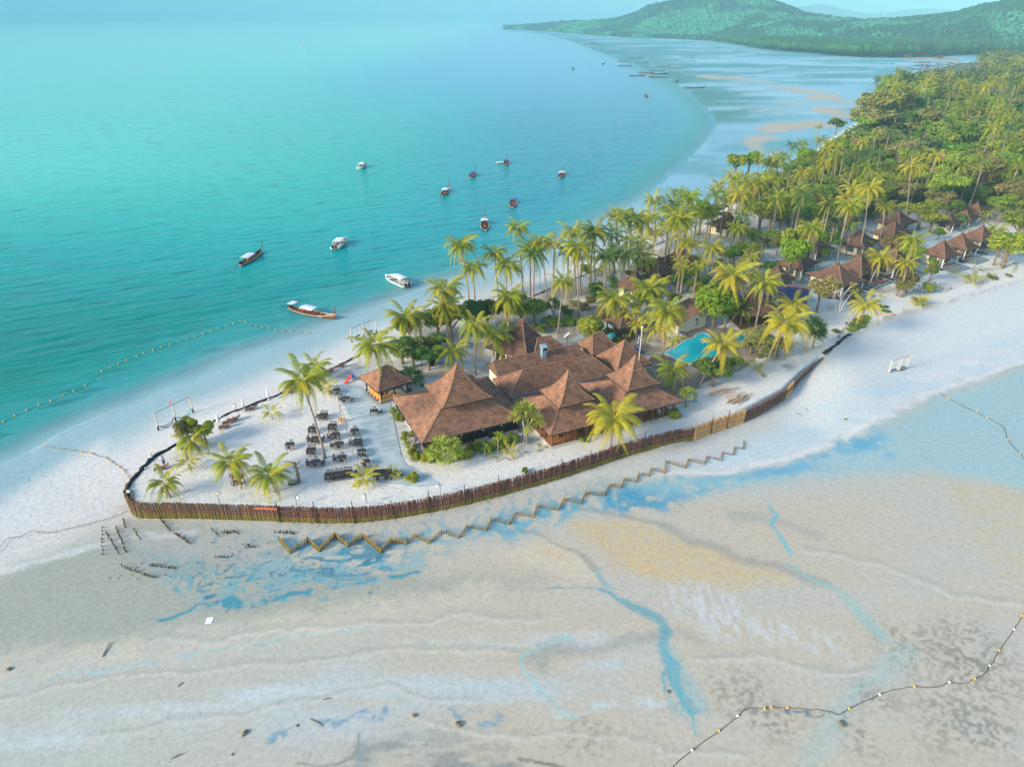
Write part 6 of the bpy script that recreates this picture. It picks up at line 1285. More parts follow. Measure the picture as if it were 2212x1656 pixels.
# ------------------------------------------------------------------ people
SKIN = mat('skin', (.36, .20, .13), .6, .3)
def person(x, y, z, rz, lab, shirt, legs, pose='stand', hair=(.02, .015, .012), s=1.0):
    t = thing('person', (x, y, z), rz, lab, 'person', None, s)
    if pose == 'stand':
        J = {'pel': (0, 0, .93, .15), 'sp': (0, -.02, 1.15, .14), 'ch': (0, 0, 1.36, .165), 'nk': (0, .0, 1.50, .06), 'hd': (0, .02, 1.60, .10), 'tp': (0, .02, 1.70, .085), 'ls': (-.17, 0, 1.43, .065), 'le': (-.26, -.04, 1.16, .045), 'lh': (-.25, .06, .93, .035), 'rs': (.17, 0, 1.43, .065), 're': (.27, -.06, 1.16, .045), 'rh': (.24, .1, .96, .035),
             'lt': (-.09, 0, .88, .10), 'lk': (-.10, .04, .50, .062), 'la': (-.11, -.02, .09, .042), 'lf': (-.12, .14, .04, .04), 'rt': (.09, 0, .88, .10), 'rk': (.12, .10, .50, .062), 'ra': (.12, .04, .09, .042), 'rf': (.13, .2, .04, .04)}
    else:
        J = {'pel': (0, 0, .42, .15), 'sp': (0, -.08, .62, .14), 'ch': (0, -.12, .82, .16), 'nk': (0, -.1, .96, .06), 'hd': (0, -.08, 1.06, .10), 'tp': (0, -.08, 1.16, .085), 'ls': (-.17, -.1, .9, .065), 'le': (-.25, 0, .66, .045), 'lh': (-.2, .2, .58, .035), 'rs': (.17, -.1, .9, .065), 're': (.25, 0, .66, .045), 'rh': (.2, .2, .58, .035),
             'lt': (-.1, .05, .42, .10), 'lk': (-.11, .44, .46, .065), 'la': (-.11, .5, .08, .042), 'lf': (-.11, .64, .04, .04), 'rt': (.1, .05, .42, .10), 'rk': (.11, .44, .46, .065), 'ra': (.11, .5, .08, .042), 'rf': (.11, .64, .04, .04)}
    K = list(J); E = [('pel', 'sp'), ('sp', 'ch'), ('ch', 'nk'), ('nk', 'hd'), ('hd', 'tp'), ('ch', 'ls'), ('ls', 'le'), ('le', 'lh'), ('ch', 'rs'), ('rs', 're'), ('re', 'rh'), ('pel', 'lt'), ('lt', 'lk'), ('lk', 'la'), ('la', 'lf'), ('pel', 'rt'), ('rt', 'rk'), ('rk', 'ra'), ('ra', 'rf')]
    def skin(name, keys, m, grow=1.0, sub=2):
        idx = {k: i for i, k in enumerate(keys)}; me = bpy.data.meshes.new(name); me.from_pydata([J[k][:3] for k in keys], [(idx[a], idx[b]) for a, b in E if a in idx and b in idx], []); me.materials.append(m)
        o = link(name, me, t); o.modifiers.new('skin', 'SKIN'); sv_ = me.skin_vertices[0].data
        for k in keys: sv_[idx[k]].radius = (J[k][3] * grow, J[k][3] * grow * .85)
        sv_[0].use_root = True; sb = o.modifiers.new('sub', 'SUBSURF'); sb.levels = sb.render_levels = sub; return o
    skin('body', K, SKIN); skin('shirt', ['pel', 'sp', 'ch', 'ls', 'le', 'rs', 're'], shirt, 1.13); skin('trousers', ['pel', 'lt', 'lk', 'rt', 'rk'], legs, 1.12)
    h = Vector(J['tp'][:3]); hm2 = bpy.data.materials.get('hair') or mat('hair', hair, .8); MB().blob((h.x, h.y - .015, h.z - .03), .105, 10, 6, sq=(.95, 1, .85)).build('hair', hm2, t, True)
    return t
p = C5(590, 1160, PLAT); person(p[0], p[1], PLAT, 2.6, 'person in a blue shirt and dark shorts standing beside a lounger', mat('blue_shirt', (.01, .16, .50), .8), mat('dark_shorts', (.02, .025, .03), .8))
f5 = Vector(G(2089, 542, 4.8)); 
for dx, lab, m in ((1876, 'person in white seated on the yellow deck chair', M_WHITE),):
    p = GS(3200 + 1665 / 2.469, 900 + 300 / 2.469, 2.6); person(p[0], p[1], 2.44, -2.2, lab, m, mat('dark_shorts', (.02, .025, .03)), 'sit')
for x, y, lab in ((1632, 303, 'left yellow deck chair on the deck with a seated person'), (1648, 296, 'right yellow deck chair on the deck with a seated person')):
    p = GS(3200 + x / 2.469, 900 + y / 2.469, 2.5); lounger(p[0], p[1], 2.42, -2.3, lab, mat('yellow_canvas', (.70, .46, .16), .8))
for x, y, lab in ((770, 575, 'left red-brown lounger on the second bungalow deck'), (805, 560, 'right red-brown lounger on the second bungalow deck')):
    p = GS(3200 + x / 2.469, 900 + y / 2.469, 2.5); lounger(p[0], p[1], 2.42, 1.2, lab, mat('red_brown_canvas', (.30, .07, .05), .7))
p = GS(3200 + 1480 / 2.469, 900 + 375 / 2.469, 2.6); t = thing('deck_table', (p[0], p[1], 2.42), .3, 'pale low table on the deck of the bungalow with teal window', 'table'); MB().box((0, 0, .42), (1.5, .7, .06)).build('tabletop', M_CREAM, t); MB().box((0, 0, .2), (.9, .4, .4)).build('pedestal', M_BW, t)
p = GS(3200 + 1425 / 2.469, 900 + 385 / 2.469, 2.6); t = thing('deck_stool', (p[0], p[1], 2.42), .3, 'small pale stool left of the low deck table', 'stool'); MB().box((0, 0, .4), (.6, .5, .06)).build('seat', M_CREAM, t); MB().box((0, 0, .2), (.4, .35, .38)).build('base', M_BW, t)
p = GS(3200 + 280 / 2.469, 900 + 710 / 2.469, 2.3); t = thing('sand_bench', (p[0], p[1], 2.0), -.5, 'black bench on the sand beside the first bungalow deck', 'bench'); MB().box((0, 0, .42), (1.6, .45, .06)).build('seat', M_DW, t); MB().box((0, .25, .7), (1.6, .06, .35)).build('backrest', M_DW, t); MB().box((0, 0, .2), (1.4, .35, .4)).build('base', M_DW, t)
# life ring, hanging lamps
p = C5(595, 1520, PLAT + .9); o = MB().tube([(.3 * math.cos(a), 0, .3 * math.sin(a)) for a in np.linspace(0, math.tau, 13)], .075, 6).build('life_ring', M_ORANGE, None, True, (p[0], p[1], PLAT + 1.0), .4); tag(o, 'orange life ring hung on the small palm at the tip', 'life ring')
p = G(1162, 690, 3.0); 
for i, (x, y, lab, m) in enumerate(((1168, 697, 'blue sun umbrella lying open under the garden trees', M_TURQ), (1150, 705, 'dark blue cushion heap under the garden trees', M_BLUE), (1184, 688, 'small turquoise beach tent by the tall garden palm', M_TURQ))):
    p = G(x, y, PLAT); b = MB(); b.tube([(0, 0, 0), (0, 0, .9)], [1.0, .05], 6); tag(b.build('beach_tent', m, None, False, (p[0], p[1], PLAT)), lab, 'tent')
# radio masts on the far saddle
for x, yb, yt, lab in ((1894, 34, 9, 'taller lattice radio mast on the far saddle'), (1906, 36, 22, 'shorter radio mast on the far saddle')):
    y_ = 2080; u = (x * 1024 / 2212 - 512) / FPX * .887; zb_ = height_at(x, yb, 0, y_) - 5; zt_ = height_at(x, yt, 0, y_); t = thing('radio_mast', (u * y_, y_, zb_), 0, lab, 'mast', 'radio masts')
    H_ = zt_ - zb_; b = MB()
    for a in range(3): b.tube([(1.2 * math.cos(a * 2.09), 1.2 * math.sin(a * 2.09), 0), (.3 * math.cos(a * 2.09), .3 * math.sin(a * 2.09), H_)], .35, 4)
    b.build('lattice', M_METAL, t)
    for k in range(6): MB().tube([(0, 0, H_ * k / 6 + 2), (0, 0, H_ * k / 6 + 2.5)], 1.0 - k * .1, 6).build('brace_ring', M_METAL, t)
# ------------------------------------------------------------------ boats
HM = {k: mat('hull_' + k, c, .5, .4, noise=(1.5, .15)) for k, c in dict(brown=(.24, .10, .035), black=(.015, .02, .03), dark=(.05, .035, .03), red=(.42, .10, .08), blue=(.02, .10, .22), grey=(.14, .15, .15), orange=(.45, .15, .05)).items()}
M_TRIM = mat('trim_cream', (.65, .58, .45), .6); M_INN = mat('boat_inside', (.08, .05, .035), .8); M_INR = mat('boat_inside_red', (.22, .075, .045), .7); M_AWN = {'white': mat('white_awning', (.62, .70, .74), .7, noise=(1.2, .1)), 'blue': mat('blue_awning', (.02, .20, .42), .7, noise=(1.2, .2))}
def hull_rows(L_, w_, n=15):
    rows = []
    for i in range(n):
        k = i / (n - 1); x = -L_ / 2 + L_ * k; s_ = math.sin(math.pi * min(1, (k * .86 + .13))) ** .8; ww = w_ / 2 * max(.04, s_ * (1 - .25 * max(0, k - .75) / .25)); z = .52 + .10 * max(0, .25 - k) * 4 + 1.0 * max(0, k - .55) ** 2 / .2 * .75
        b_ = .0 + .55 * max(0, k - .8) ** 2 / .04 * .6; rows.append((x, ww, z, b_))
    return rows
def longtail(sx, sy, bx_, by_, lab, hm='black', canopy='white', cl=(.2, .55), inn=None, L_=None, tail=True, rear=False, grp='longtail boats anchored off the beach', z=0, detail=True, name='longtail_boat', wid=None):
    a = Vector(G(sx, sy, .3)); b_ = Vector(G(bx_, by_, .6)); d = b_ - a; L_ = (L_ or max(7, min(11.5, d.length))) * (1.17 if detail else 1.25); c_ = (a + b_) / 2; w_ = wid or 2.5
    t = thing(name, (c_.x, c_.y, z - .2), math.atan2(d.y, d.x), lab, 'boat', grp); R_ = hull_rows(L_, w_, 13 if detail else 9); H_ = HM[hm]; n = len(R_)
    vs = []
    for (x, ww, zt, zb) in R_: vs += [(x, -ww, zt), (x, -ww * .82, zb * .6 + zt * .35), (x, 0, zb), (x, ww * .82, zb * .6 + zt * .35), (x, ww, zt)]
    b = MB().add(vs, [(i * 5 + k, i * 5 + k + 1, i * 5 + 6 + k, i * 5 + 5 + k) for i in range(n - 1) for k in range(4)] + [(0, 4, 3, 2, 1)]); b.build('hull', H_, t, True)
    b = MB().add([v for (x, ww, zt, zb) in R_ for v in ((x, -ww * .93, zt * .0 + zb + (zt - zb) * .45), (x, ww * .93, zb + (zt - zb) * .45))], [(2 * i, 2 * i + 1, 2 * i + 3, 2 * i + 2) for i in range(n - 1)]); b.build('floor', inn or M_INN, t)
    for sg in (-1, 1): MB().tube([(x, sg * ww, zt + .02) for (x, ww, zt, zb) in R_], .055, 4).build('gunwale', M_TRIM if detail else H_, t)
    xb, zb_ = R_[-1][0], R_[-1][2]; MB().tube([(xb - .1, 0, zb_ - .3), (xb + .22, 0, zb_ + .8), (xb + .25, 0, zb_ + 1.9)], [.14, .12, .10], 6).build('stem_post', M_BW, t)
    MB().tube([(xb + .12, 0, zb_ + .25), (xb + .2, 0, zb_ - .3)], [.13, .05], 6).build('bow_ribbon', mat('ribbon', (.80, .35, .25), .8), t)
    if canopy:
        x0, x1 = -L_ / 2 + L_ * cl[0], -L_ / 2 + L_ * cl[1]; cw = w_ * .44; ca = MB(); rr = []
        for xx_ in (x0, x1):
            for k in range(5): an_ = -1 + k / 2; rr.append((xx_, an_ * cw, 1.62 + .16 * (1 - an_ * an_)))
        ca.add(rr, [(k, k + 1, k + 6, k + 5) for k in range(4)]); ca.add([(p[0], p[1], p[2] - .06) for p in rr], [(k + 5, k + 6, k + 1, k) for k in range(4)]); ca.build('awning', M_AWN[canopy], t)
        for xx_ in (x0 + .1, x1 - .1):
            for sg in (-1, 1): MB().bar((xx_, sg * cw * .95, .5), (xx_, sg * cw * .95, 1.64), .06).build('awning_post', M_BW, t)
    if rear: MB().box((-L_ / 2 + .9, 0, 1.85), (1.5, 1.7, .08)).build('rear_awning', M_AWN['white'], t); [MB().bar((-L_ / 2 + .9 + i * .6, j * .7, .5), (-L_ / 2 + .9 + i * .6, j * .7, 1.82), .06).build('awning_post', M_BW, t) for i in (-1, 1) for j in (-1, 1)]
    if detail:
        for k in (.28, .42, .56, .7): x = -L_ / 2 + L_ * k; MB().box((x, 0, .48), (.28, w_ * .8, .05)).build('bench', M_INR if k < .3 else M_INN, t)
        e = MB(); e.box((-L_ / 2 + .35, 0, .95), (.75, .5, .5)); e.box((-L_ / 2 + .2, 0, 1.25), (.3, .35, .25)); e.build('engine', M_DARK, t)
        if tail: MB().tube([(-L_ / 2 + .3, 0, .95), (-L_ / 2 - 1.6, .15, .55), (-L_ / 2 - 3.4, .3, .12)], [.05, .045, .04], 5).build('propeller_shaft', M_DARK, t); MB().blob((-L_ / 2 - 3.45, .3, .12), .14, 6, 4).build('propeller', M_CREAM, t)
        MB().tube([(-L_ / 2 + .02, .35 * math.cos(a), .45 + .2 * math.sin(a)) for a in np.linspace(0, math.tau, 9)], .05, 5).build('fender', M_WHITE, t)
        for k in range(2): MB().blob((-L_ / 2 + L_ * (.3 + .07 * k), (.25 if k % 2 else -.25), .62), .17, 6, 4).build('life_vest', M_ORANGE, t)
    return t
longtail(512, 577, 572, 535, 'black longtail boat with white awning and long propeller shaft, leftmost on the water', 'black', 'white', (.18, .52), rear=False, L_=10.5)
b = longtail(632, 666, 718, 683, 'varnished brown longtail boat with two white awnings close to the beach', 'brown', 'white', (.30, .58), M_INR, rear=True, L_=10.5)
# the name painted on its bow
for j, (txt, sz) in enumerate((('Sirin 8', .34), ('Trang', .24))):
    fc = bpy.data.curves.new('bow_name', 'FONT'); fc.body = txt; fc.size = sz; fc.extrude = .004; fo = bpy.data.objects.new('tmp', fc); COL.objects.link(fo); bpy.context.view_layer.update()
    me = bpy.data.meshes.new_from_object(fo.evaluated_get(bpy.context.evaluated_depsgraph_get())); bpy.data.objects.remove(fo); me.materials.clear(); me.materials.append(M_WHITE)
    fo = link('bow_name', me, b, (2.35 + j * .3, -1.06 + .0 * j, .62 - j * .27)); fo.rotation_euler = (R(78), 0, .22)
longtail(952, 425, 972, 402, 'white-awninged longtail boat left of the blue-awninged one', 'dark', 'white', (.25, .6), L_=9.5, rear=False); longtail(1011, 388, 1031, 365, 'longtail boat with bright blue hull and blue awning', 'blue', 'blue', (.2, .62), M_INR, L_=9.5, tail=False)
longtail(1091, 362, 1096, 338, 'dark longtail boat with white dinghy tied alongside', 'black', 'blue', (.25, .5), L_=9.5, tail=False); longtail(1207, 385, 1220, 368, 'longtail boat with pale awning, farthest right of the anchored group', 'grey', 'white', (.3, .6), L_=9)
longtail(1106, 452, 1110, 422, 'longtail boat with blue tarp, stern towards the palms', 'dark', 'blue', (.42, .68), M_INR, L_=10.5, tail=False); longtail(1048, 500, 1046, 468, 'pale-rimmed longtail boat with white cabin roof, nearest the palm crowns', 'black', 'white', (.48, .7), M_INN, L_=10.5, tail=False)
M_HULLW = mat('white_gelcoat', (.78, .80, .80), .25, .5)
def speedboat(sx, sy, bx_, by_, lab, L_=8.5, stripe=None, z=0):
    a = Vector(G(sx, sy, .3)); b_ = Vector(G(bx_, by_, .3)); d = b_ - a; c_ = (a + b_) / 2; t = thing('speedboat', (c_.x, c_.y, z - .1), math.atan2(d.y, d.x), lab, 'speedboat', 'white speedboats'); n = 11; R_ = []; w_ = 2.7
    for i in range(n):
        k = i / (n - 1); x = -L_ / 2 + L_ * k; ww = w_ / 2 * (1 - max(0, k - .45) ** 2.2 / .55 ** 2.2 * .97); R_.append((x, ww, .85 + .35 * k * k, .9 * max(0, k - .8) / .2 * .6))
    vs = []
    for (x, ww, zt, zb) in R_: vs += [(x, -ww, zt), (x, -ww * .88, .28 + zb * .7), (x, 0, zb), (x, ww * .88, .28 + zb * .7), (x, ww, zt)]
    MB().add(vs, [(i * 5 + k, i * 5 + k + 1, i * 5 + 6 + k, i * 5 + 5 + k) for i in range(n - 1) for k in range(4)] + [(0, 4, 3, 2, 1)]).build('hull', M_HULLW, t, True)
    if stripe:
        for sg in (-1, 1): MB().tube([(x, sg * (ww * .97 + .03), zt * .62) for (x, ww, zt, zb) in R_[:-1]], .13, 5).build('stripe', stripe, t)
    MB().add([v for (x, ww, zt, zb) in R_[:7] for v in ((x, -ww * .85, .45), (x, ww * .85, .45))], [(2 * i, 2 * i + 1, 2 * i + 3, 2 * i + 2) for i in range(6)]).build('cockpit_floor', M_CREAM, t)
    MB().add([v for (x, ww, zt, zb) in R_[6:] for v in ((x, -ww * .95, zt + .02), (x, ww * .95, zt + .02))], [(2 * i, 2 * i + 1, 2 * i + 3, 2 * i + 2) for i in range(n - 7)]).build('foredeck', M_HULLW, t)
    for sg in (-1, 1): MB().box((-L_ * .12, sg * w_ * .38, .72), (L_ * .55, .4, .3)).build('side_bench', M_GREYB, t)
    r_2 = [( -L_ * .36, 1.95), (L_ * .05, 2.05), (L_ * .2, 1.75)]; vs = []
    for x, z_ in r_2: vs += [(x, -1.12, z_), (x, 0, z_ + .14), (x, 1.12, z_)]
    MB().add(vs + [(p[0], p[1], p[2] - .08) for p in vs], [(0, 1, 4, 3), (1, 2, 5, 4), (3, 4, 7, 6), (4, 5, 8, 7), (9, 12, 13, 10), (10, 13, 14, 11), (12, 15, 16, 13), (13, 16, 17, 14)]).build('hardtop', M_HULLW, t)
    MB().add([(L_ * .2, -1.1, 1.72), (L_ * .2, 1.1, 1.72), (L_ * .3, .85, 1.05), (L_ * .3, -.85, 1.05)], [(0, 1, 2, 3)]).build('windscreen', M_GLASS, t)
    for x in (-L_ * .34, -L_ * .1, L_ * .12):
        for sg in (-1, 1): MB().bar((x, sg * 1.05, .8), (x, sg * 1.08, 1.95), .06).build('top_post', M_HULLW, t)
    for sg in (-.5, .5): b = MB(); b.box((-L_ / 2 - .25, sg, .95), (.5, .35, .6)); b.box((-L_ / 2 - .3, sg, .3), (.25, .15, .8)); b.build('outboard_motor', M_DARK if stripe is None else M_WHITE, t)
    MB().tube([(-L_ * .4, .28 * math.cos(a), 1.3 + .28 * math.sin(a)) for a in np.linspace(0, math.tau, 11)], .07, 5).build('life_ring', M_ORANGE, t); return t
speedboat(769, 368, 797, 352, 'white speedboat with blue side stripe, farthest left of the anchored boats', 8.5, HM['blue']); speedboat(722, 538, 749, 517, 'white speedboat with orange life ring and dark twin motors'); speedboat(888, 622, 824, 595, 'white speedboat at the water edge, half behind a palm crown', 8.8)
a = Vector(G(1080, 352)); b_ = Vector(G(1092, 350)); t = thing('dinghy', (a.x, a.y, -.05), .2, 'small white dinghy tied to the dark longtail boat', 'dinghy'); b = MB(); R_ = hull(b, 3.4, 1.3, .45, .12, 9, power=3); b.build('hull', M_HULLW, t, True); MB().box((0, 0, .35), (.3, 1.1, .05)).build('thwart', M_CREAM, t)
# the fishing fleet farther up the bay
def C7(x, y): return ((2200 + x / 3.16) / 1.8517, (120 + y / 3.16) / 1.8517)
FAR = [(293, 490, 90, 'dark', 'blue', 'end-on fishing boat farthest out in the bay'), (675, 430, 75, 'dark', None, 'end-on dark fishing boat right of the outermost one'), (945, 395, 0, 'red', None, 'pinkish fishing boat side-on, left of the outer pair'), (940, 455, 5, 'red', 'blue', 'small boat with turquoise awning and pinkish bow'),
       (1110, 362, 0, 'dark', None, 'slim dark boat side-on near the flats edge'), (1150, 415, 3, 'blue', None, 'deep blue fishing boat below the slim dark one'), (1215, 543, 2, 'red', None, 'long pinkish fishing boat in the middle cluster'), (1105, 578, 0, 'red', 'blue', 'small boat with blue hood left of the middle cluster'),
       (1355, 598, 2, 'brown', None, 'brown boat with upturned bow at the cluster bottom'), (1385, 557, 0, 'dark', 'white', 'dark boat with pale cabin in the middle cluster'), (1362, 515, 2, 'blue', None, 'blue boat at the top of the middle cluster'), (1428, 460, -2, 'brown', 'blue', 'brown boat with green awning lying on the flats edge'),
       (1578, 487, 0, 'orange', None, 'small orange-brown boat on the greenish flats'), (1605, 655, 80, 'dark', 'blue', 'end-on dark boat with orange prow at the flats corner'), (1838, 733, 2, 'brown', None, 'grounded brown boat with high stern on the greenish flats'), (1218, 835, -95, 'orange', 'blue', 'orange boat with blue hood, nearest of the fleet, bow towards us'),
       (485, 167, 0, 'dark', None, 'tiny boat at the far shore, upper of three'), (560, 183, 0, 'dark', None, 'tiny boat at the far shore, right of three'), (455, 200, 80, 'red', None, 'tiny boat at the far shore, lowest of three'), (1740, 350, 0, 'blue', None, 'blue boat alone on the wet flats'), (1530, 380, 0, 'dark', None, 'dark low boat left of the lone blue one'),
       (1265, 145, 5, 'blue', None, 'small blue-green boat before the mangroves'), (1875, 138, 0, 'red', None, 'left red boat beached by the mangroves'), (1950, 138, 0, 'red', None, 'middle red boat beached by the mangroves'), (2010, 141, 0, 'red', None, 'right red boat beached by the mangroves')]
fl = np.array([(x, y) for x, y, *_ in FAR])
for x, y, hd, hm, cn, lab in FAR:
    dx, dy = C7(x, y); p = Vector(G(dx, dy)); L_ = 12.5 if abs(hd) < 20 else 11; L_ *= 1.0 + max(0, (p.y - 500)) / 2500; h_ = R(hd) + (math.pi if rnd.random() < .25 else 0); q_ = Vector((math.cos(h_), math.sin(h_), 0)) * .001
    t = longtail(dx, dy, dx + .01, dy, lab, hm, cn, (.2, .55), L_=L_, detail=False, grp='fishing boats in the bay', z=.05 if x < 1300 else .25, wid=2.8); t.location.x = p.x; t.location.y = p.y; t.rotation_euler.z = h_; t.location.z = 0
def CR(x, y): return ((3300 + x / 2.779) / 1.8517, y / 2.779 / 1.8517)
q = random.Random(44); k_ = 0
cl_ = [(690, 712, 'boat with blue awning apart from the beached fleet'), (875, 745, 'low empty hull left of the beached fleet'), (1000, 760, 'leftmost boat of the beached fleet')]
for i in range(24):
    cl_.append((q.uniform(1010, 1480), 690 + q.uniform(0, 95), None))
cl_ = cl_[:3] + sorted(cl_[3:])
for i, (x, y, lab) in enumerate(cl_):
    dx, dy = CR(x, y); p = G(dx, dy, .3); hm = q.choice(['red', 'orange', 'blue', 'brown', 'grey']); cn = q.choice([None, 'white', 'blue', None])
    lab = lab or ('%s fishing boat beached off the white bank%s' % ({'red': 'reddish', 'orange': 'orange', 'blue': 'bluish', 'brown': 'brown', 'grey': 'greyish'}[hm], {None: ', open-topped', 'white': ' under a white awning', 'blue': ' under a blue awning'}[cn]))
    t = longtail(dx, dy, dx + .01, dy, lab, hm, cn, (.2, .6), L_=13, detail=False, grp='beached fishing fleet', wid=3); t.location = (p[0], p[1], .1); t.rotation_euler.z = q.uniform(-.3, .3) + q.choice([0, math.pi])
p = G(655, 100); t = thing('sailing_boat', (p[0], p[1], -.1), .4, 'tiny sailing boat alone on the open sea', 'sailing boat'); b = MB(); hull(b, 9, 2.6, 1.2, .3); b.build('hull', M_HULLW, t, True); MB().tube([(0, 0, .5), (0, 0, 11)], .14, 5).build('mast', M_WHITE, t); MB().add([(0, 0, 10.5), (0, .1, 2), (-3.5, .3, 2)], [(0, 1, 2)]).build('sail', M_WHITE, t)
# sand bank with huts behind the fleet
bk = GL([(1950, 127), (1990, 124), (2060, 127), (2072, 133), (2040, 131), (2000, 129), (1960, 129)]); o = MB().prism([p[:2] for p in bk], -.2, 1.0).build('sand_bank', mat('bank_sand', (.27, .235, .19), .9)); tag(o, kind='structure')
for x, y, lab in ((1965, 122, 'left tiny hut on the sand bank'), (2036, 125, 'right tiny hut on the sand bank')):
    p = G(x, y, 2); t = thing('bank_hut', (p[0], p[1] + 6, 2), 0, lab, 'hut', 'huts on the sand bank'); t.location.z = 1; MB().box((0, 0, 1.2), (6, 4, 2.4)).build('wall', M_BW, t); hip(t, [(-4.5, -3), (4.5, -3), (4.5, 3), (-4.5, 3)], 2.4, (-1.5, 0, 4), (1.5, 0, 4), M_ROOFG, 0, False)
# ------------------------------------------------------------------ labels for the many trees
def proj(p):
    x, y, z = p; t = y * CP + (CAM_H - z) * SP; v = ((CAM_H - z) * CP - y * SP) / t; return ((x / t * FPX + 512) * 2212 / 1024, (v * FPX + 383) * 1656 / 766)
MARKS = [(860, 815, 'the bar hut'), (985, 870, 'the big hall'), (1220, 880, 'the middle veranda'), (1400, 850, 'the right veranda'), (1125, 740, 'the steep pyramid house'), (1180, 790, 'the vent shaft'), (1270, 722, 'the clipped round tree'), (1345, 720, 'the garden pavilion'),
         (1490, 760, 'the big pool'), (1602, 735, 'the kidney pool'), (1500, 695, 'the pool store'), (1622, 690, 'the pool bar'), (1690, 650, 'the blue sail roof'), (1822, 605, 'the nearest bungalow deck'), (1900, 590, 'the lounger deck'), (2042, 560, 'the teal-windowed bungalow'), (2090, 535, 'the deck with people'),
         (1880, 520, 'the spiked back-row cap'), (1930, 500, 'the wide back-row roof'), (1745, 535, 'the fan-palm bungalow'), (1668, 590, 'the bungalow by the green column'), (1480, 565, 'the bay-side bungalow'), (1361, 605, 'the garden-path bungalow'), (1570, 485, 'the farthest bay bungalow'), (2060, 480, 'the back-lane huts'),
         (2047, 365, 'the red-walled pavilion'), (1958, 340, 'the long pale roofs'), (1840, 318, 'the casuarina-edge roof'), (1060, 800, 'the white shrine'), (1170, 600, 'the bay beach'), (1340, 500, 'the upper bay beach'), (700, 930, 'the dining tables'), (520, 1010, 'the twin palms lawn'), (350, 1020, 'the left tip'),
         (430, 930, 'the bay-edge loungers'), (1597, 862, 'the pole heaps'), (1912, 682, 'the kayak'), (1795, 775, 'the log panel'), (2010, 140, 'the beached fleet'), (1880, 230, 'the casuarina point'), (2100, 250, 'the high wood'), (2120, 420, 'the pale trees'), (800, 720, 'the pale swing frame'), (1730, 330, 'the small white cove')]
ORD = ['first', 'second', 'third', 'fourth', 'fifth', 'sixth', 'seventh', 'eighth', 'ninth', 'tenth', 'eleventh', 'twelfth', 'thirteenth', 'fourteenth', 'fifteenth', 'sixteenth', 'seventeenth', 'eighteenth', 'nineteenth', 'twentieth']
AUTO = []
def auto(o, base, noun, adj): AUTO.append((o, base, noun, adj))
def finish_labels():
    G_ = {}
    for o, base, noun, adj in AUTO:
        px, py = proj(base); mx, my, nm = min(MARKS, key=lambda m: (m[0] - px) ** 2 + ((m[1] - py) * 1.4) ** 2); dx, dy = px - mx, (py - my) * 1.3
        rel = ('left of' if dx < 0 else 'right of') if abs(dx) > abs(dy) else ('behind' if dy < 0 else 'in front of')
        G_.setdefault((noun, adj, rel, nm), []).append((px, py, o))
    for (noun, adj, rel, nm), L_ in G_.items():
        L_.sort(key=lambda e: e[0])
        for i, (px, py, o) in enumerate(L_):
            lab = f'{adj} {noun} {rel} {nm}'
            if len(L_) == 2: lab += ', ' + ('left' if i == 0 else 'right') + ' of two'
            elif len(L_) > 2: lab += ', ' + ORD[min(i, 19)] + ' from the left'
            o['label'] = lab
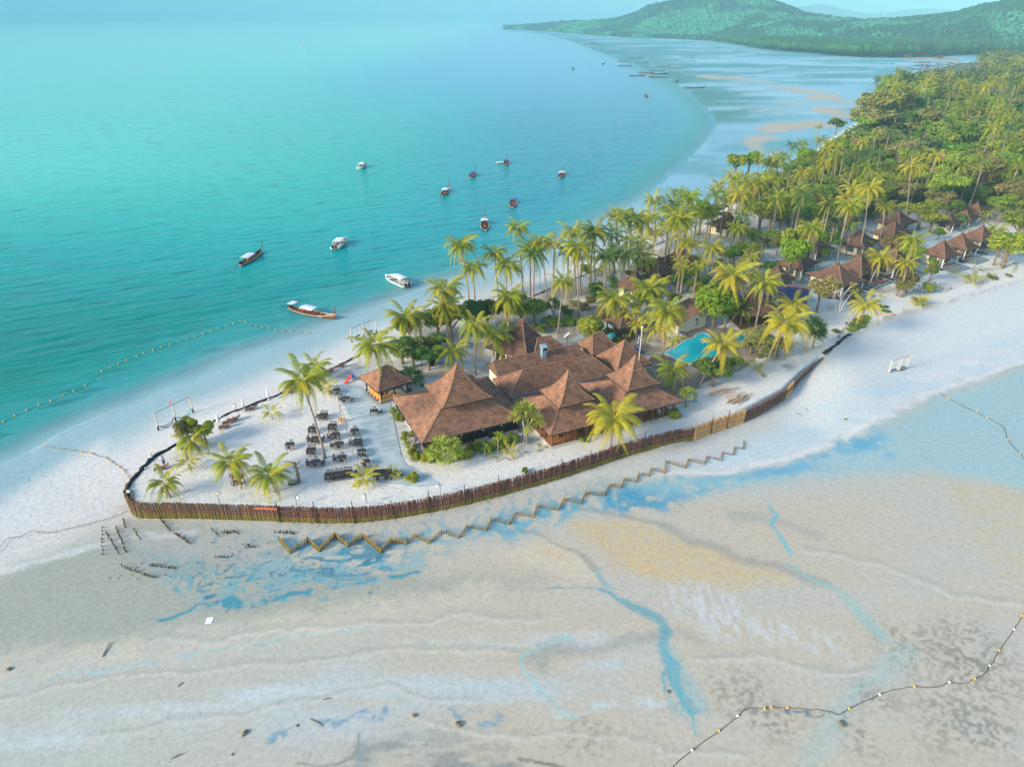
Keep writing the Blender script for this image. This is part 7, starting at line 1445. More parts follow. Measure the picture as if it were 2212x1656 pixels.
# ------------------------------------------------------------------ near palms, each traced from its foot and its heart
def cA(x, y): return ((1700 + x / 1.8433) / 1.8517, (700 + y / 1.8433) / 1.8517)
def cB(x, y): return ((2500 + x / 1.84) / 1.8517, (1000 + y / 1.84) / 1.8517)
def cC(x, y): return ((1400 + x / 1.577) / 1.8517, (1200 + y / 1.577) / 1.8517)
def cD(x, y): return ((400 + x / 1.84) / 1.8517, (1300 + y / 1.84) / 1.8517)
def cE(x, y): return ((2900 + x / 1.84) / 1.8517, (400 + y / 1.84) / 1.8517)
NEAR = [  # crop, heart, foot, size, tone, fronds, hanging old fronds
 (cA, (265, 520), (325, 920), 1.15, 'g', 22, 4), (cA, (350, 690), (368, 905), 1.1, 'g', 22, 2), (cA, (135, 850), (172, 1210), 1.25, 'g', 24, 5), (cA, (510, 575), (540, 890), 1.0, 'g', 20, 4), (cA, (605, 670), (598, 900), 1.15, 'g', 22, 3),
 (cA, (685, 390), (722, 850), .95, 'g', 20, 2), (cA, (780, 540), (775, 880), 1.1, 'g', 21, 2), (cA, (855, 500), (898, 895), .95, 'g', 20, 3), (cA, (620, 905), (612, 1190), 1.2, 'g', 23, 4), (cA, (1020, 790), (980, 1165), .95, 'g', 20, 3),
 (cA, (1085, 430), (1112, 880), 1.0, 'g', 21, 4), (cA, (1125, 540), (1130, 1045), 1.15, 'g', 22, 6), (cA, (1240, 430), (1255, 830), 1.1, 'g', 21, 3), (cA, (1330, 600), (1320, 900), 1.05, 'k', 22, 3), (cA, (1470, 590), (1465, 890), 1.1, 'k', 20, 5),
 (cA, (1490, 310), (1520, 560), 1.1, 'g', 22, 4), (cA, (1440, 290), (1450, 470), .95, 'g', 20, 4), (cA, (1690, 190), (1672, 400), 1.2, 'g', 22, 3), (cA, (1690, 430), (1680, 560), 1.0, 'y', 20, 2), (cA, (1950, 170), (1940, 380), 1.1, 'g', 21, 3),
 (cA, (2090, 280), (2075, 470), 1.1, 'g', 21, 2), (cA, (1870, 330), (1850, 820), 1.2, 'g', 22, 4), (cA, (1935, 510), (1895, 780), 1.15, 'y', 21, 3), (cA, (2120, 540), (2110, 820), 1.1, 'g', 20, 3), (cA, (1615, 620), (1590, 790), 1.15, 'g', 21, 3),
 (cA, (1650, 860), (1620, 1080), 1.3, 'g', 22, 3), (cA, (1400, 920), (1395, 1150), 1.15, 'g', 22, 6), (cA, (1790, 1010), (1745, 1370), 1.3, 'g', 23, 2), (cA, (365, 1110), (372, 1470), 1.05, 'g', 20, 2), (cA, (510, 1180), (505, 1420), 1.2, 'g', 19, 1),
 (cA, (205, 1300), (200, 1460), 1.1, 'g', 20, 3), (cA, (1860, 390), (1858, 480), .9, 'k', 18, 3), (cA, (1570, 390), (1566, 520), .85, 'k', 18, 4), (cA, (1395, 560), (1400, 720), .8, 'k', 16, 2),
 (cB, (790, 190), (730, 575), 1.35, 'y', 23, 2), (cB, (1030, 240), (950, 605), 1.15, 'g', 20, 3), (cB, (720, 700), (540, 1015), 1.2, 'y', 22, 4), (cB, (1180, 540), (1005, 915), 1.35, 'y', 23, 6), (cB, (350, 890), (330, 1020), 1.0, 'g', 19, 0),
 (cB, (170, 290), (150, 560), 1.2, 'g', 21, 3), (cB, (1240, 410), (1240, 600), 1.15, 'y', 20, 2), (cB, (1770, 400), (1565, 645), .95, 'y', 20, 7), (cB, (1890, 60), (1790, 275), 1.0, 'y', 21, 3), (cB, (860, 440), (850, 560), .85, 'g', 18, 1),
 (cB, (1400, 590), (1380, 720), .8, 'y', 16, 3), (cB, (1195, 690), (1190, 780), .6, 'y', 14, 4), (cB, (2075, 100), (2025, 345), .85, 'y', 20, 3), (cB, (1060, 400), (1050, 520), .75, 'g', 15, 1), (cB, (490, 480), (490, 560), .75, 'k', 16, 1),
 (cC, (1665, 745), (1642, 935), 1.25, 'y', 24, 6), (cC, (150, 290), (228, 615), 1.1, 'g', 22, 4), (cC, (350, 110), (395, 295), 1.15, 'g', 22, 4), (cC, (425, 110), (447, 255), .95, 'g', 19, 3), (cC, (600, 45), (622, 262), 1.1, 'g', 23, 5),
 (cD, (1485, 410), (1657, 975), 1.05, 'g', 20, 3), (cD, (1575, 310), (1605, 412), .95, 'g', 17, 1), (cD, (960, 1010), (982, 1180), 1.0, 'g', 21, 3), (cD, (1240, 1110), (1292, 1225), .9, 'g', 19, 2), (cD, (470, 1165), (517, 1265), .72, 'g', 15, 2),
 (cD, (672, 850), (732, 925), .95, 'g', 16, 2), (cE, (245, 430), (240, 560), .95, 'g', 20, 3), (cE, (570, 320), (567, 490), .9, 'g', 20, 4), (cE, (250, 610), (243, 965), 1.1, 'g', 22, 3), (cE, (400, 590), (395, 755), .9, 'g', 18, 4),
 (cE, (670, 690), (655, 855), 1.15, 'g', 21, 2), (cE, (470, 800), (458, 935), 1.1, 'k', 20, 2), (cE, (815, 430), (800, 690), .95, 'g', 20, 3), (cE, (1025, 500), (1000, 660), 1.0, 'g', 20, 3), (cE, (1065, 655), (985, 1155), 1.05, 'y', 20, 3),
 (cE, (1050, 665), (1012, 1105), .9, 'g', 18, 3), (cE, (1370, 490), (1318, 930), 1.1, 'y', 21, 3), (cE, (915, 780), (815, 1222), 1.05, 'g', 20, 2), (cE, (1185, 780), (1130, 1075), .9, 'y', 19, 4), (cE, (640, 950), (625, 1260), 1.1, 'g', 20, 3), (cE, (650, 960), (650, 1250), .8, 'g', 16, 3),
 (cE, (1385, 1035), (1290, 1440), .95, 'g', 20, 5), (cE, (90, 950), (62, 1135), 1.0, 'g', 20, 2), (cE, (62, 680), (50, 805), 1.05, 'y', 20, 2), (cE, (740, 460), (735, 620), 1.0, 'g', 19, 3), (cE, (700, 290), (690, 470), .95, 'g', 19, 3), (cE, (835, 320), (830, 480), .9, 'g', 18, 3),
 (cE, (660, 400), (650, 560), .95, 'k', 19, 3), (cE, (1120, 560), (1103, 905), .9, 'g', 18, 4), (cE, (300, 1330), (228, 1610), 1.05, 'g', 20, 3), (cE, (150, 560), (150, 700), .95, 'g', 18, 4), (cE, (685, 200), (680, 350), .8, 'g', 16, 3), (cE, (925, 930), (890, 1140), .8, 'g', 14, 1),
 (cE, (1665, 260), (1648, 420), .75, 'y', 18, 5), (cE, (1755, 400), (1735, 540), .85, 'y', 18, 4), (cE, (1840, 300), (1838, 400), .8, 'd', 14, 6), (cE, (1985, 100), (1938, 290), .75, 'y', 17, 5), (cE, (2040, 60), (1985, 270), .75, 'g', 17, 4), (cE, (2100, 80), (2040, 300), .7, 'y', 16, 4), (cE, (2135, 110), (2100, 295), .8, 'y', 17, 5),
 (cE, (1680, 30), (1675, 180), .75, 'g', 17, 4), (cE, (1525, 20), (1500, 150), .9, 'y', 18, 5), (cE, (1575, 40), (1580, 135), .7, 'g', 16, 4), (cE, (1240, 320), (1235, 440), .8, 'g', 17, 2), (cE, (1990, 960), (1960, 1060), .95, 'g', 18, 3), (cE, (1930, 830), (1925, 900), .7, 'g', 15, 1)]
NP = 0
for f, h_, b_, s_, tn, nf, old in NEAR:
    bx_, by_ = f(*b_); tx_, ty_ = f(*h_); y_ = G(bx_, by_, PLAT)[1]; far_ = y_ > 190
    t = palm_px(bx_, by_, tx_, ty_, s_, tone=tn, nf=int(nf * (.8 if far_ else 1.1)), old=old, seed=NP); NP += 1; lean = (tx_ - bx_); hh = by_ - ty_
    adj = ('very tall' if hh > 150 else 'tall' if hh > 95 else 'medium-high' if hh > 55 else 'low') + (' left-leaning' if lean < -16 else ' right-leaning' if lean > 16 else '') + {'y': ' yellowish', 'd': ' withered', 'k': ' dark green'}.get(tn, '')
    auto(t, t.location, 'coconut palm', adj)
def young(c, s_, tone='y', nf=9, lab=None, up=.5):
    p = G(*c, PLAT); t = palm((p[0], p[1], PLAT), (p[0] + .05, p[1], PLAT + up), s_, tone, nf, 0, lab, 'young palms on the sand', False, 'young_palm', .14); 
    if not lab: auto(t, t.location, 'young palm', 'low')
    return t
for c, s_, tn, nf, up in ((cD(1268, 690), .62, 'y', 8, .9), (cD(655, 1060), .62, 'y', 11, .9), (cD(1660, 495), .55, 'y', 9, .9), (cD(1945, 1160), .72, 'y', 12, .6), (cB(948, 880), .5, 'y', 9, .6), (cB(2155, 405), .55, 'y', 12, .4), (cE(1808, 1345), .72, 'y', 13, .8), (cE(1420, 1500), .62, 'g', 13, .7),
                          (cC(1010, 975), .5, 'y', 9, .6), (cA(1270, 740), .6, 'y', 8, .7), (cA(1205, 770), .4, 'y', 6, .3), (cA(1310, 730), .65, 'y', 9, 1.2), (cC(265, 1100), .25, 'y', 9, .9), (cC(290, 1140), .25, 'y', 9, .8), (cE(1690, 1310), .4, 'y', 8, 1.2), (cE(1960, 1290), .35, 'y', 6, .2)):
    young(c, s_, tn, nf, None, up)
# slender bright garden palms with few drooping fronds
for c, h_, s_ in ((cA(1500, 1180), 4.5, .62), (cA(1545, 1290), 5, .6), (cA(1668, 1370), 6.0, .62), (cA(1600, 1200), 4.5, .6), (cA(1760, 1350), 6.0, .7), (cA(1800, 1390), 4.5, .62), (cB(900, 470), 5, .5), (cA(2030, 790), 4.6, .7), (cB(1040, 430), 5, .65), (cA(1720, 1230), 4.6, .62)):
    p = G(*c, PLAT); t = palm((p[0], p[1], PLAT), (p[0] + .1, p[1], PLAT + h_), s_ * 1.1, 'y', 11, 0, None, 'slender garden palms by the pool', False, 'garden_palm', .11); auto(t, t.location, 'slender garden palm', 'bright yellow-green')
# ------------------------------------------------------------------ fan palms and screw pines
def fan_mesh(m, rng, nl, L_, wid, up, rosettes, R0, name):
    V = []; F = []; C = []
    for (cx, cy, cz, sc, ax) in rosettes:
        for k in range(nl):
            az = rng.uniform(0, 6.28); el = rng.uniform(-.5, 1.3) * up; d = Vector((math.cos(az) * math.cos(el), math.sin(az) * math.cos(el), math.sin(el))); d = (d + Vector(ax) * .5).normalized()
            sd_ = d.cross(Vector((0, 0, 1))).normalized() * wid * sc; l_ = L_ * sc * rng.uniform(.75, 1.15); c0 = Vector((cx, cy, cz)); m_ = c0 + d * l_ * .6; e_ = m_ + (d + Vector((0, 0, -.75))).normalized() * l_ * .45; o = len(V)
            V += [c0 - sd_ * .4, c0 + sd_ * .4, m_ + sd_, m_ - sd_, e_ + sd_ * .12, e_ - sd_ * .12]; F += [(o, o + 1, o + 2, o + 3), (o + 3, o + 2, o + 4, o + 5)]; q_ = rng.uniform(.65, 1.35); C += [(q_, q_, q_)] * 6
    return nmesh(name, np.array([tuple(v) for v in V]), np.array(F), m, np.array(C))
RG = np.random.default_rng(8)
def rosette_dome(n, rx, rz): 
    out = []
    for k in range(n):
        a = RG.uniform(0, 6.28); e = RG.uniform(-.2, 1.35); ax = (math.cos(a) * math.cos(e), math.sin(a) * math.cos(e), math.sin(e)); out.append((ax[0] * rx, ax[1] * rx, ax[2] * rz, RG.uniform(.8, 1.15), ax))
    return out
M_PAND = fol_mat('screw_pine_leaf', (.36, .43, .06), .12, .3, .01, .4); M_FANP = fol_mat('fan_palm_leaf', (.12, .15, .07), .2, .25, .01); M_PANDD = fol_mat('screw_pine_dark', (.09, .17, .04), .15, .25, .01)
PAND = {k: fan_mesh(m, RG, 22, .95, .055, .8, rosette_dome(24, 1.15, 1.0), 0, 'crown') for k, m in (('l', M_PAND), ('d', M_PANDD))}; PSM = fan_mesh(M_PAND, RG, 40, .95, .05, 1, [(0, 0, 0, 1, (0, 0, .3))], 0, 'crown')
FANC = fan_mesh(M_FANP, RG, 14, 1.5, .28, .9, [(0, 0, 0, 1, (0, 0, .2))] * 4, 0, 'crown')
def pandanus(c, w, h, k='l', lab=None, sm=False, cat='screw pine'):
    p = G(*c, PLAT) if len(c) == 2 else c; t = thing('pandanus_tree', (p[0], p[1], PLAT), rnd.uniform(0, 6), lab, cat, 'screw pines of the resort'); o = link('crown', PSM if sm else PAND[k], t, (0, 0, h - w * .38)); s_ = w * (1 if sm else 1.3) / (1.9 if sm else 3.8); o.scale = (s_, s_, s_ * (1 if sm else min(1.3, h / w)))
    b = MB(); 
    for i in range(1 if sm else 5): a = i * 1.25; b.tube([(.35 * math.cos(a), .35 * math.sin(a), -.2), (.2 * math.cos(a), .2 * math.sin(a), h * .3), (.15 * w * math.cos(a), .15 * w * math.sin(a), h * .7)], [.1, .08, .05], 5)
    b.build('trunk', M_BARKG, t); 
    if not lab: auto(t, t.location, 'screw pine', 'small' if sm else {'l': 'light green', 'd': 'dark green'}[k])
    return t
for c, w_, h_, k, lab in ((cC(600, 1030), 4.3, 3.6, 'l', 'large strap-leaved screw pine at the front corner of the big hall'), (cC(1110, 900), 4.2, 5.2, 'l', 'tall rounded screw pine between the big hall and the middle veranda'), (cB(1330, 740), 4.6, 5.5, 'd', 'broad dark screw pine by the end of the wall, near the yellow palm'),
                          (cC(370, 560), 4.0, 3.4, 'd', 'dark screw pine overhanging the bar hut roof'), (cA(945, 1060), 3.0, 3.8, 'd', 'dark green screw pine standing alone in the sandy garden'), (cC(2125, 670), 2.6, 2.8, 'l', 'thin-stemmed screw pine right of the right veranda'), (cB(400, 1130), 2.8, 3.0, 'l', None)):
    if lab: pandanus(c, w_, h_, k, lab)
for c, w_, h_ in ((cC(940, 960), 2.2, 3.4), (cC(860, 985), 1.8, 2.0), (cC(925, 1010), 1.0, .7), (cC(1195, 935), 1.2, .9), (cC(880, 1000), 1.3, 1.2), (cC(1110, 965), .6, .4), (cC(995, 1010), .6, .4), (cC(1030, 995), .6, .4), (cC(1240, 935), .6, .4), (cC(1185, 955), .7, .4), (cB(190, 1270), .8, .5), (cB(235, 1260), .7, .5), (cB(275, 1245), .7, .4), (cB(145, 1280), .6, .4)): pandanus(c, w_, h_, 'l', None, True)
def fanpalm(c, tc, w_, k=0):
    p = G(*c, PLAT); z = height_at(tc[0], tc[1], 0, p[1]); t = thing('fan_palm', (p[0], p[1], PLAT), rnd.uniform(0, 6), None, 'palm tree', 'fan palms'); h = z - PLAT; MB().tube([(0, 0, -.3), (.1, .1, h * .5), (0, 0, h)], [.28, .22, .2], 8).build('trunk', M_BARK, t); o = link('crown', FANC, t, (0, 0, h)); s_ = w_ / 3.4; o.scale = (s_,) * 3; auto(t, t.location, 'fan palm', 'round-headed')
fanpalm(cE(240, 1300), cE(290, 1050), 5.0); fanpalm(cE(755, 1150), cE(775, 900), 5.2); fanpalm(cE(1290, 380), cE(1295, 250), 6.2); fanpalm(cE(1440, 440), cE(1460, 310), 6.5); fanpalm(cE(1500, 460), cE(1490, 330), 5)
# ------------------------------------------------------------------ broadleaf trees and bushes
def T(c, w_, h_, kind='round', m=None, adj='green', noun='broadleaf tree', name='broadleaf_tree', big=None, cat='tree', bark=None, grp=None):
    p = G(*c, PLAT); t = tree(p[0], p[1], h_, w_, kind, m, name, None, cat, grp, None, big, bark); auto(t, t.location, noun, adj); return t
D_, Yl, Ol, Li = M_LEAFD, M_LEAFY, M_LEAFO, M_LEAFL
for c, w_, h_, kind, m, adj in (
    (cC(400, 420), 7.5, 5.2, 'round', D_, 'dense dark'), (cC(330, 400), 5.5, 4.6, 'round', D_, 'dark'), (cC(500, 440), 5.5, 4.5, 'umbrella', D_, 'spreading dark'), (cC(345, 270), 5.0, 5.0, 'round', Yl, 'light leafy'), (cC(640, 260), 7.5, 7.2, 'round', M_LEAF, 'wide green'), (cC(560, 250), 6, 6, 'round', M_LEAF, 'full green'), (cC(740, 220), 6.5, 6.8, 'round', D_, 'dark'),
    (cC(870, 190), 6, 6, 'round', D_, 'dark'), (cC(1080, 175), 7.5, 6.5, 'round', M_LEAF, 'wide green'), (cC(990, 150), 6, 5.5, 'round', M_LEAF, 'green'), (cC(1160, 150), 5, 5, 'round', M_LEAF, 'leafy green'), (cC(560, 330), 4, 3.5, 'round', D_, 'bushy dark'), (cC(500, 330), 4, 3.2, 'feather', Ol, 'wispy grey-green'), (cC(450, 350), 3.5, 3, 'feather', Ol, 'thin grey-green'),
    (cC(1510, 265), 5.4, 5.2, 'dome', Yl, 'clipped round'), (cB(645, 560), 9.0, 8.8, 'dome', Li, 'bright rounded'), (cB(640, 1000), 6.5, 5.0, 'round', D_, 'bushy dark'), (cB(590, 960), 4.5, 3.6, 'round', M_LEAF, 'low bushy'), (cB(760, 930), 5, 3.6, 'round', M_LEAF, 'bushy'), (cB(990, 790), 6, 5.6, 'feather', Ol, 'pale olive'), (cB(920, 760), 4.5, 4.5, 'feather', Ol, 'thin olive'), (cB(1120, 780), 4.5, 3.6, 'round', Ol, 'small olive'),
    (cB(1405, 465), 6.0, 8.2, 'round', M_LEAFO, 'yellow-green stemmed'), (cB(530, 330), 3.5, 3, 'dome', Yl, 'yellow'), (cB(460, 310), 4, 3.4, 'round', M_LEAF, 'low green'), (cB(380, 300), 5, 4.2, 'round', M_LEAF, 'rounded green'), (cB(470, 240), 4.5, 3.6, 'round', D_, 'dark'), (cB(1940, 60), 6, 6, 'round', M_LEAFO, 'pale leafy'), (cB(2040, 345), 3.5, 4.0, 'round', Ol, 'olive'), (cB(1660, 420), 3.4, 4.2, 'round', Ol, 'olive'),
    (cD(785, 875), 2.9, 3.6, 'round', M_LEAFY, 'rounded leafy'), (cD(665, 880), 3.4, 4.2, 'round', Ol, 'yellow-green'), (cD(700, 860), 2.4, 4.2, 'round', M_LEAFY, 'small leafy'),
    (cE(455, 1350), 7.0, 11, 'round', Li, 'bright column-shaped'), (cE(470, 1230), 6.5, 10, 'round', M_LEAFY, 'upper bright'), (cE(250, 950), 8.5, 8.5, 'round', M_LEAF, 'rounded green'), (cE(330, 900), 6, 7, 'round', M_LEAF, 'green'), (cE(70, 560), 9, 8, 'round', M_LEAF, 'green'), (cE(170, 540), 9, 8, 'round', M_LEAFL, 'green'), (cE(540, 730), 10, 8, 'round', Ol, 'olive'), (cE(560, 600), 10, 8, 'umbrella', M_LEAF, 'spreading'), (cE(340, 560), 9, 7.5, 'umbrella', M_LEAF, 'spreading'),
    (cE(900, 640), 9, 9, 'round', D_, 'dark'), (cE(780, 720), 9, 8, 'round', M_LEAF, 'green'), (cE(620, 880), 7, 6.5, 'round', Ol, 'olive'), (cE(1000, 800), 8, 7, 'round', M_LEAF, 'green'), (cE(1240, 800), 9, 8, 'round', Ol, 'olive'), (cE(1090, 720), 8, 7, 'round', M_LEAF, 'green'), (cE(850, 820), 7, 6, 'round', Ol, 'olive'), (cE(1180, 640), 10, 9, 'round', M_LEAF, 'green'),
    (cE(1560, 800), 17, 13, 'umbrella', M_LEAF, 'huge spreading'), (cE(1620, 660), 16, 13, 'umbrella', M_LEAF, 'huge spreading'), (cE(1420, 650), 12, 11, 'umbrella', M_LEAF, 'spreading'), (cE(1850, 740), 15, 14, 'round', Ol, 'pale olive'), (cE(1760, 660), 12, 13, 'round', Ol, 'pale olive'), (cE(1960, 650), 13, 13, 'round', M_LEAF, 'green'), (cE(2080, 820), 12, 10, 'round', Ol, 'pale olive'), (cE(2150, 700), 12, 11, 'round', Ol, 'pale grey-green'), (cE(2010, 900), 9, 8, 'round', M_LEAF, 'green'),
    (cE(1540, 880), 9, 8.5, 'round', Ol, 'pale'), (cE(1420, 950), 9, 8, 'round', M_LEAFY, 'yellow-green'), (cE(1500, 970), 7, 6, 'round', M_LEAFY, 'yellow-green'), (cE(1330, 900), 6, 6, 'round', M_LEAF, 'green'), (cE(1640, 900), 7, 7, 'round', M_LEAF, 'green'), (cE(2040, 1230), 11.5, 9, 'round', M_LEAFY, 'broad yellow-green'), (cE(1975, 1215), 6, 7, 'round', M_LEAFY, 'leafy'), (cE(2130, 1050), 10, 9, 'round', M_LEAF, 'green'), (cE(2200, 960), 9, 8, 'round', M_LEAF, 'green'),
    (cE(1500, 1330), 2.8, 5.5, 'feather', M_LEAF, 'slim upright'), (cE(1495, 1420), 3.4, 2.2, 'round', Yl, 'low yellow-green'), (cE(1330, 1420), 4.4, 4.6, 'round', Ol, 'olive'), (cE(1260, 1440), 2.4, 3, 'round', Ol, 'small olive'), (cE(1360, 1200), 7, 4.2, 'round', Li, 'bushy green'), (cE(1290, 1120), 6, 4.4, 'round', M_LEAFY, 'bushy'), (cE(1010, 1300), 6, 6.5, 'round', Ol, 'olive'), (cE(1270, 1060), 5, 3.6, 'round', M_LEAF, 'low green'), (cE(1030, 1130), 3.6, 3.6, 'round', Yl, 'small yellow'),
    (cE(700, 1190), 4.5, 3.6, 'round', D_, 'low dark'), (cE(1560, 1030), 4, 3, 'round', M_LEAF, 'low'), (cE(1700, 940), 5, 4, 'round', D_, 'white-flowered'), (cE(1180, 870), 5, 5, 'round', Ol, 'olive'), (cE(380, 1140), 5, 5, 'round', M_LEAF, 'green'), (cE(150, 1190), 6, 5, 'round', M_LEAF, 'low green'), (cE(60, 1230), 6, 5, 'round', M_LEAF, 'low green'),
    (cE(1010, 250), 14, 9, 'umbrella', M_LEAF, 'flat-topped'), (cE(810, 255), 10, 8, 'umbrella', D_, 'flat-topped dark'), (cE(1140, 330), 11, 8, 'round', Ol, 'reddish olive'), (cE(1000, 400), 12, 9, 'round', M_LEAF, 'green'), (cE(920, 380), 9, 8, 'round', Ol, 'olive'), (cE(1130, 420), 12, 10, 'round', Ol, 'pale olive'), (cE(1400, 470), 9, 9, 'round', Ol, 'pale olive'),
    (cE(1080, 240), 17, 20, 'feather', Ol, 'tall wispy'), (cE(990, 200), 13, 17, 'feather', Ol, 'wispy'), (cE(1200, 215), 15, 17, 'feather', Ol, 'wispy'), (cE(1360, 260), 14, 13, 'round', D_, 'dark'), (cE(1260, 180), 15, 20, 'feather', Ol, 'tall wispy'), (cE(1400, 170), 14, 14, 'round', D_, 'dark'), (cE(1560, 260), 17, 11, 'umbrella', M_LEAF, 'wide spreading'), (cE(1480, 300), 13, 10, 'umbrella', M_LEAF, 'spreading'), (cE(1600, 370), 16, 11, 'umbrella', M_LEAF, 'wide spreading'),
    (cE(1900, 230), 18, 16, 'round', M_LEAF, 'large green'), (cE(1820, 180), 14, 14, 'round', M_LEAF, 'large green'), (cE(1980, 420), 13, 12, 'round', D_, 'dark'), (cE(1880, 480), 12, 11, 'round', M_LEAF, 'green'), (cE(2120, 450), 14, 13, 'round', Ol, 'pale'), (cE(1500, 440), 10, 9, 'round', D_, 'dark'), (cE(1450, 540), 10, 9, 'round', M_LEAF, 'green'), (cE(1300, 560), 10, 10, 'round', M_LEAF, 'green'), (cE(1240, 480), 10, 9, 'round', Ol, 'olive'), (cE(1100, 520), 9, 8, 'round', M_LEAF, 'green')):
    T(c, w_, h_, kind, m, adj, 'casuarina' if kind == 'feather' and w_ > 10 else 'bush' if h_ < 3.7 else 'broadleaf tree', 'casuarina_tree' if kind == 'feather' and w_ > 10 else 'bush' if h_ < 3.7 else 'broadleaf_tree', grp='trees and bushes of the resort')
# bare white-limbed tree
p = G(*cB(1575, 460), PLAT); t = thing('bare_tree', (p[0], p[1], PLAT), 0, 'white-limbed forked tree with sparse leaves before the nearest bungalow deck', 'tree')
for i, pts in enumerate(([(0, 0, -.2), (-.2, 0, 2.2), (-.1, 0, 4.2), (-.9, .2, 5.6)], [(-.1, 0, 3.8), (.8, .1, 5.0), (1.6, .3, 6.0)], [(.1, 0, 0), (.6, .1, 1.8), (1.4, .2, 3.6), (2.4, .3, 4.6)], [(-.2, 0, 2.8), (-1.2, .2, 4.2)])): MB().tube(pts, [.16, .13, .09, .04][:len(pts)], 6).build('limb', mat('white_bark', (.62, .58, .52), .8), t)
for x, y, z, s_ in ((-1.1, .2, 5.6, .28), (1.7, .3, 5.8, .30), (2.4, .3, 4.5, .26)): o = link('leaf_clump', crown_mesh('round', Ol, False)[0], t, (x, y, z)); o.scale = (s_, s_, s_)
# low shrubs: single soft masses, still one by one
def shrub(c, w_, h_, m, adj='low', noun='shrub'):
    p = G(*c, PLAT); o = link('shrub', rnd.choice(crown_mesh('round', m, w_ > 1.4)), None, (p[0], p[1], PLAT + h_ * .38)); s_ = w_ / 5.4; o.scale = (s_, s_, h_ / 3.6); o.rotation_euler = (0, 0, rnd.uniform(0, 6)); tag(o, None, 'shrub', 'low shrubs'); auto(o, (p[0], p[1], PLAT), noun, adj)
for c, w_, h_, m, adj in ((cC(285, 715), 1.7, 1.1, Yl, 'yellow-green'), (cC(310, 755), 1.8, 1.1, Yl, 'yellow-green'), (cC(365, 880), 2.1, 1.3, Yl, 'yellow-green'), (cC(385, 930), 2.0, 1.2, Yl, 'yellow-green'), (cC(400, 975), 1.8, 1.1, Yl, 'bright'), (cC(415, 1010), 1.6, 1.0, Yl, 'bright'), (cC(490, 1010), 2.4, 1.3, M_LEAFY, 'broad'), (cC(540, 990), 2.0, 1.2, Yl, 'broad'),
    (cC(740, 985), 2.0, 1.3, M_LEAFY, 'bushy'), (cC(780, 965), 2.4, 1.5, M_LEAF, 'bushy green'), (cC(820, 950), 2.0, 1.4, Yl, 'bushy'), (cC(870, 950), 2.4, 1.5, M_LEAF, 'dark green'), (cC(930, 935), 2.2, 1.4, Yl, 'bushy'), (cC(965, 915), 2.2, 1.4, Yl, 'bushy'), (cC(1035, 890), 2.2, 1.4, M_LEAF, 'green'), (cC(690, 1000), 1.6, 1.0, Yl, 'small'),
    (cC(2045, 735), 2.4, 1.3, Yl, 'bright leafy'), (cC(385, 1140), 2.0, 1.2, M_LEAFY, 'bright round'), (cC(1475, 890), 1.4, .8, Yl, 'small bright'), (cC(1680, 270), 2.2, 1.4, M_LEAFY, 'yellow-flowered'), (cC(1640, 225), 3, 1.8, Ol, 'orange-tinted'), (cC(1740, 250), 2, 1.3, Ol, 'orange-tinted'), (cC(1600, 100), 3, 1.8, Ol, 'greyish'), (cC(1390, 155), 3, 1.8, M_LEAF, 'loose'),
    (cC(1300, 160), 3.4, 1.6, Yl, 'pale yellow'), (cC(1240, 150), 2.4, 1.8, Yl, 'pale'), (cC(1180, 190), 2.6, 1.6, Ol, 'orange-tinted'), (cC(1210, 205), 2, 1.4, M_LEAF, 'dark'), (cC(1480, 60), 2.6, 1.6, Ol, 'greyish'), (cC(1430, 40), 2.4, 1.2, Ol, 'brownish'), (cA(1180, 715), 3, 2, M_LEAFY, 'bright beach'), (cA(1265, 900), 4, 3.4, D_, 'dark leathery'), (cA(1110, 965), 3, 1.2, Ol, 'grey-brown'),
    (cA(1220, 945), 2.4, 1.6, Ol, 'white-flowered'), (cA(1310, 1050), 3.4, 2.4, Ol, 'grey-green'), (cA(1070, 1030), 1.6, 1.3, M_LEAF, 'small'), (cA(1030, 1020), 2.2, 2.0, M_LEAF, 'upright'), (cA(1360, 1190), 2.6, 1.6, Ol, 'orange-flowered'), (cA(1410, 1180), 2, 1.4, Ol, 'orange'), (cA(1440, 1110), 2.4, 1.2, M_LEAF, 'green'), (cB(60, 1280), 1.6, .6, Yl, 'tiny'), (cB(365, 1225), 2.2, 1.2, Yl, 'bright'),
    (cB(1700, 560), 3.2, .5, M_LEAF, 'creeping'), (cB(1740, 530), 3.2, .5, M_LEAF, 'creeping'), (cB(1760, 500), 2.6, .5, M_LEAF, 'creeping'), (cB(1670, 590), 2.4, .4, M_LEAF, 'creeping'), (cB(1560, 600), 2.0, .35, Ol, 'creeping'), (cB(1890, 420), 2.6, .4, M_LEAF, 'creeping'), (cB(1920, 450), 2.0, .35, M_LEAF, 'creeping'), (cB(1620, 1250), .6, .3, Yl, 'tiny'), (cC(1105, 1085), 1.0, .7, M_LEAF, 'lone'), (cB(1020, 930), .6, .4, Yl, 'tiny yellow'), (cE(1960, 1310), 3, .5, M_LEAF, 'creeping'), (cE(2080, 1295), 2, .5, Ol, 'creeping')): shrub(c, w_, h_, m, adj)
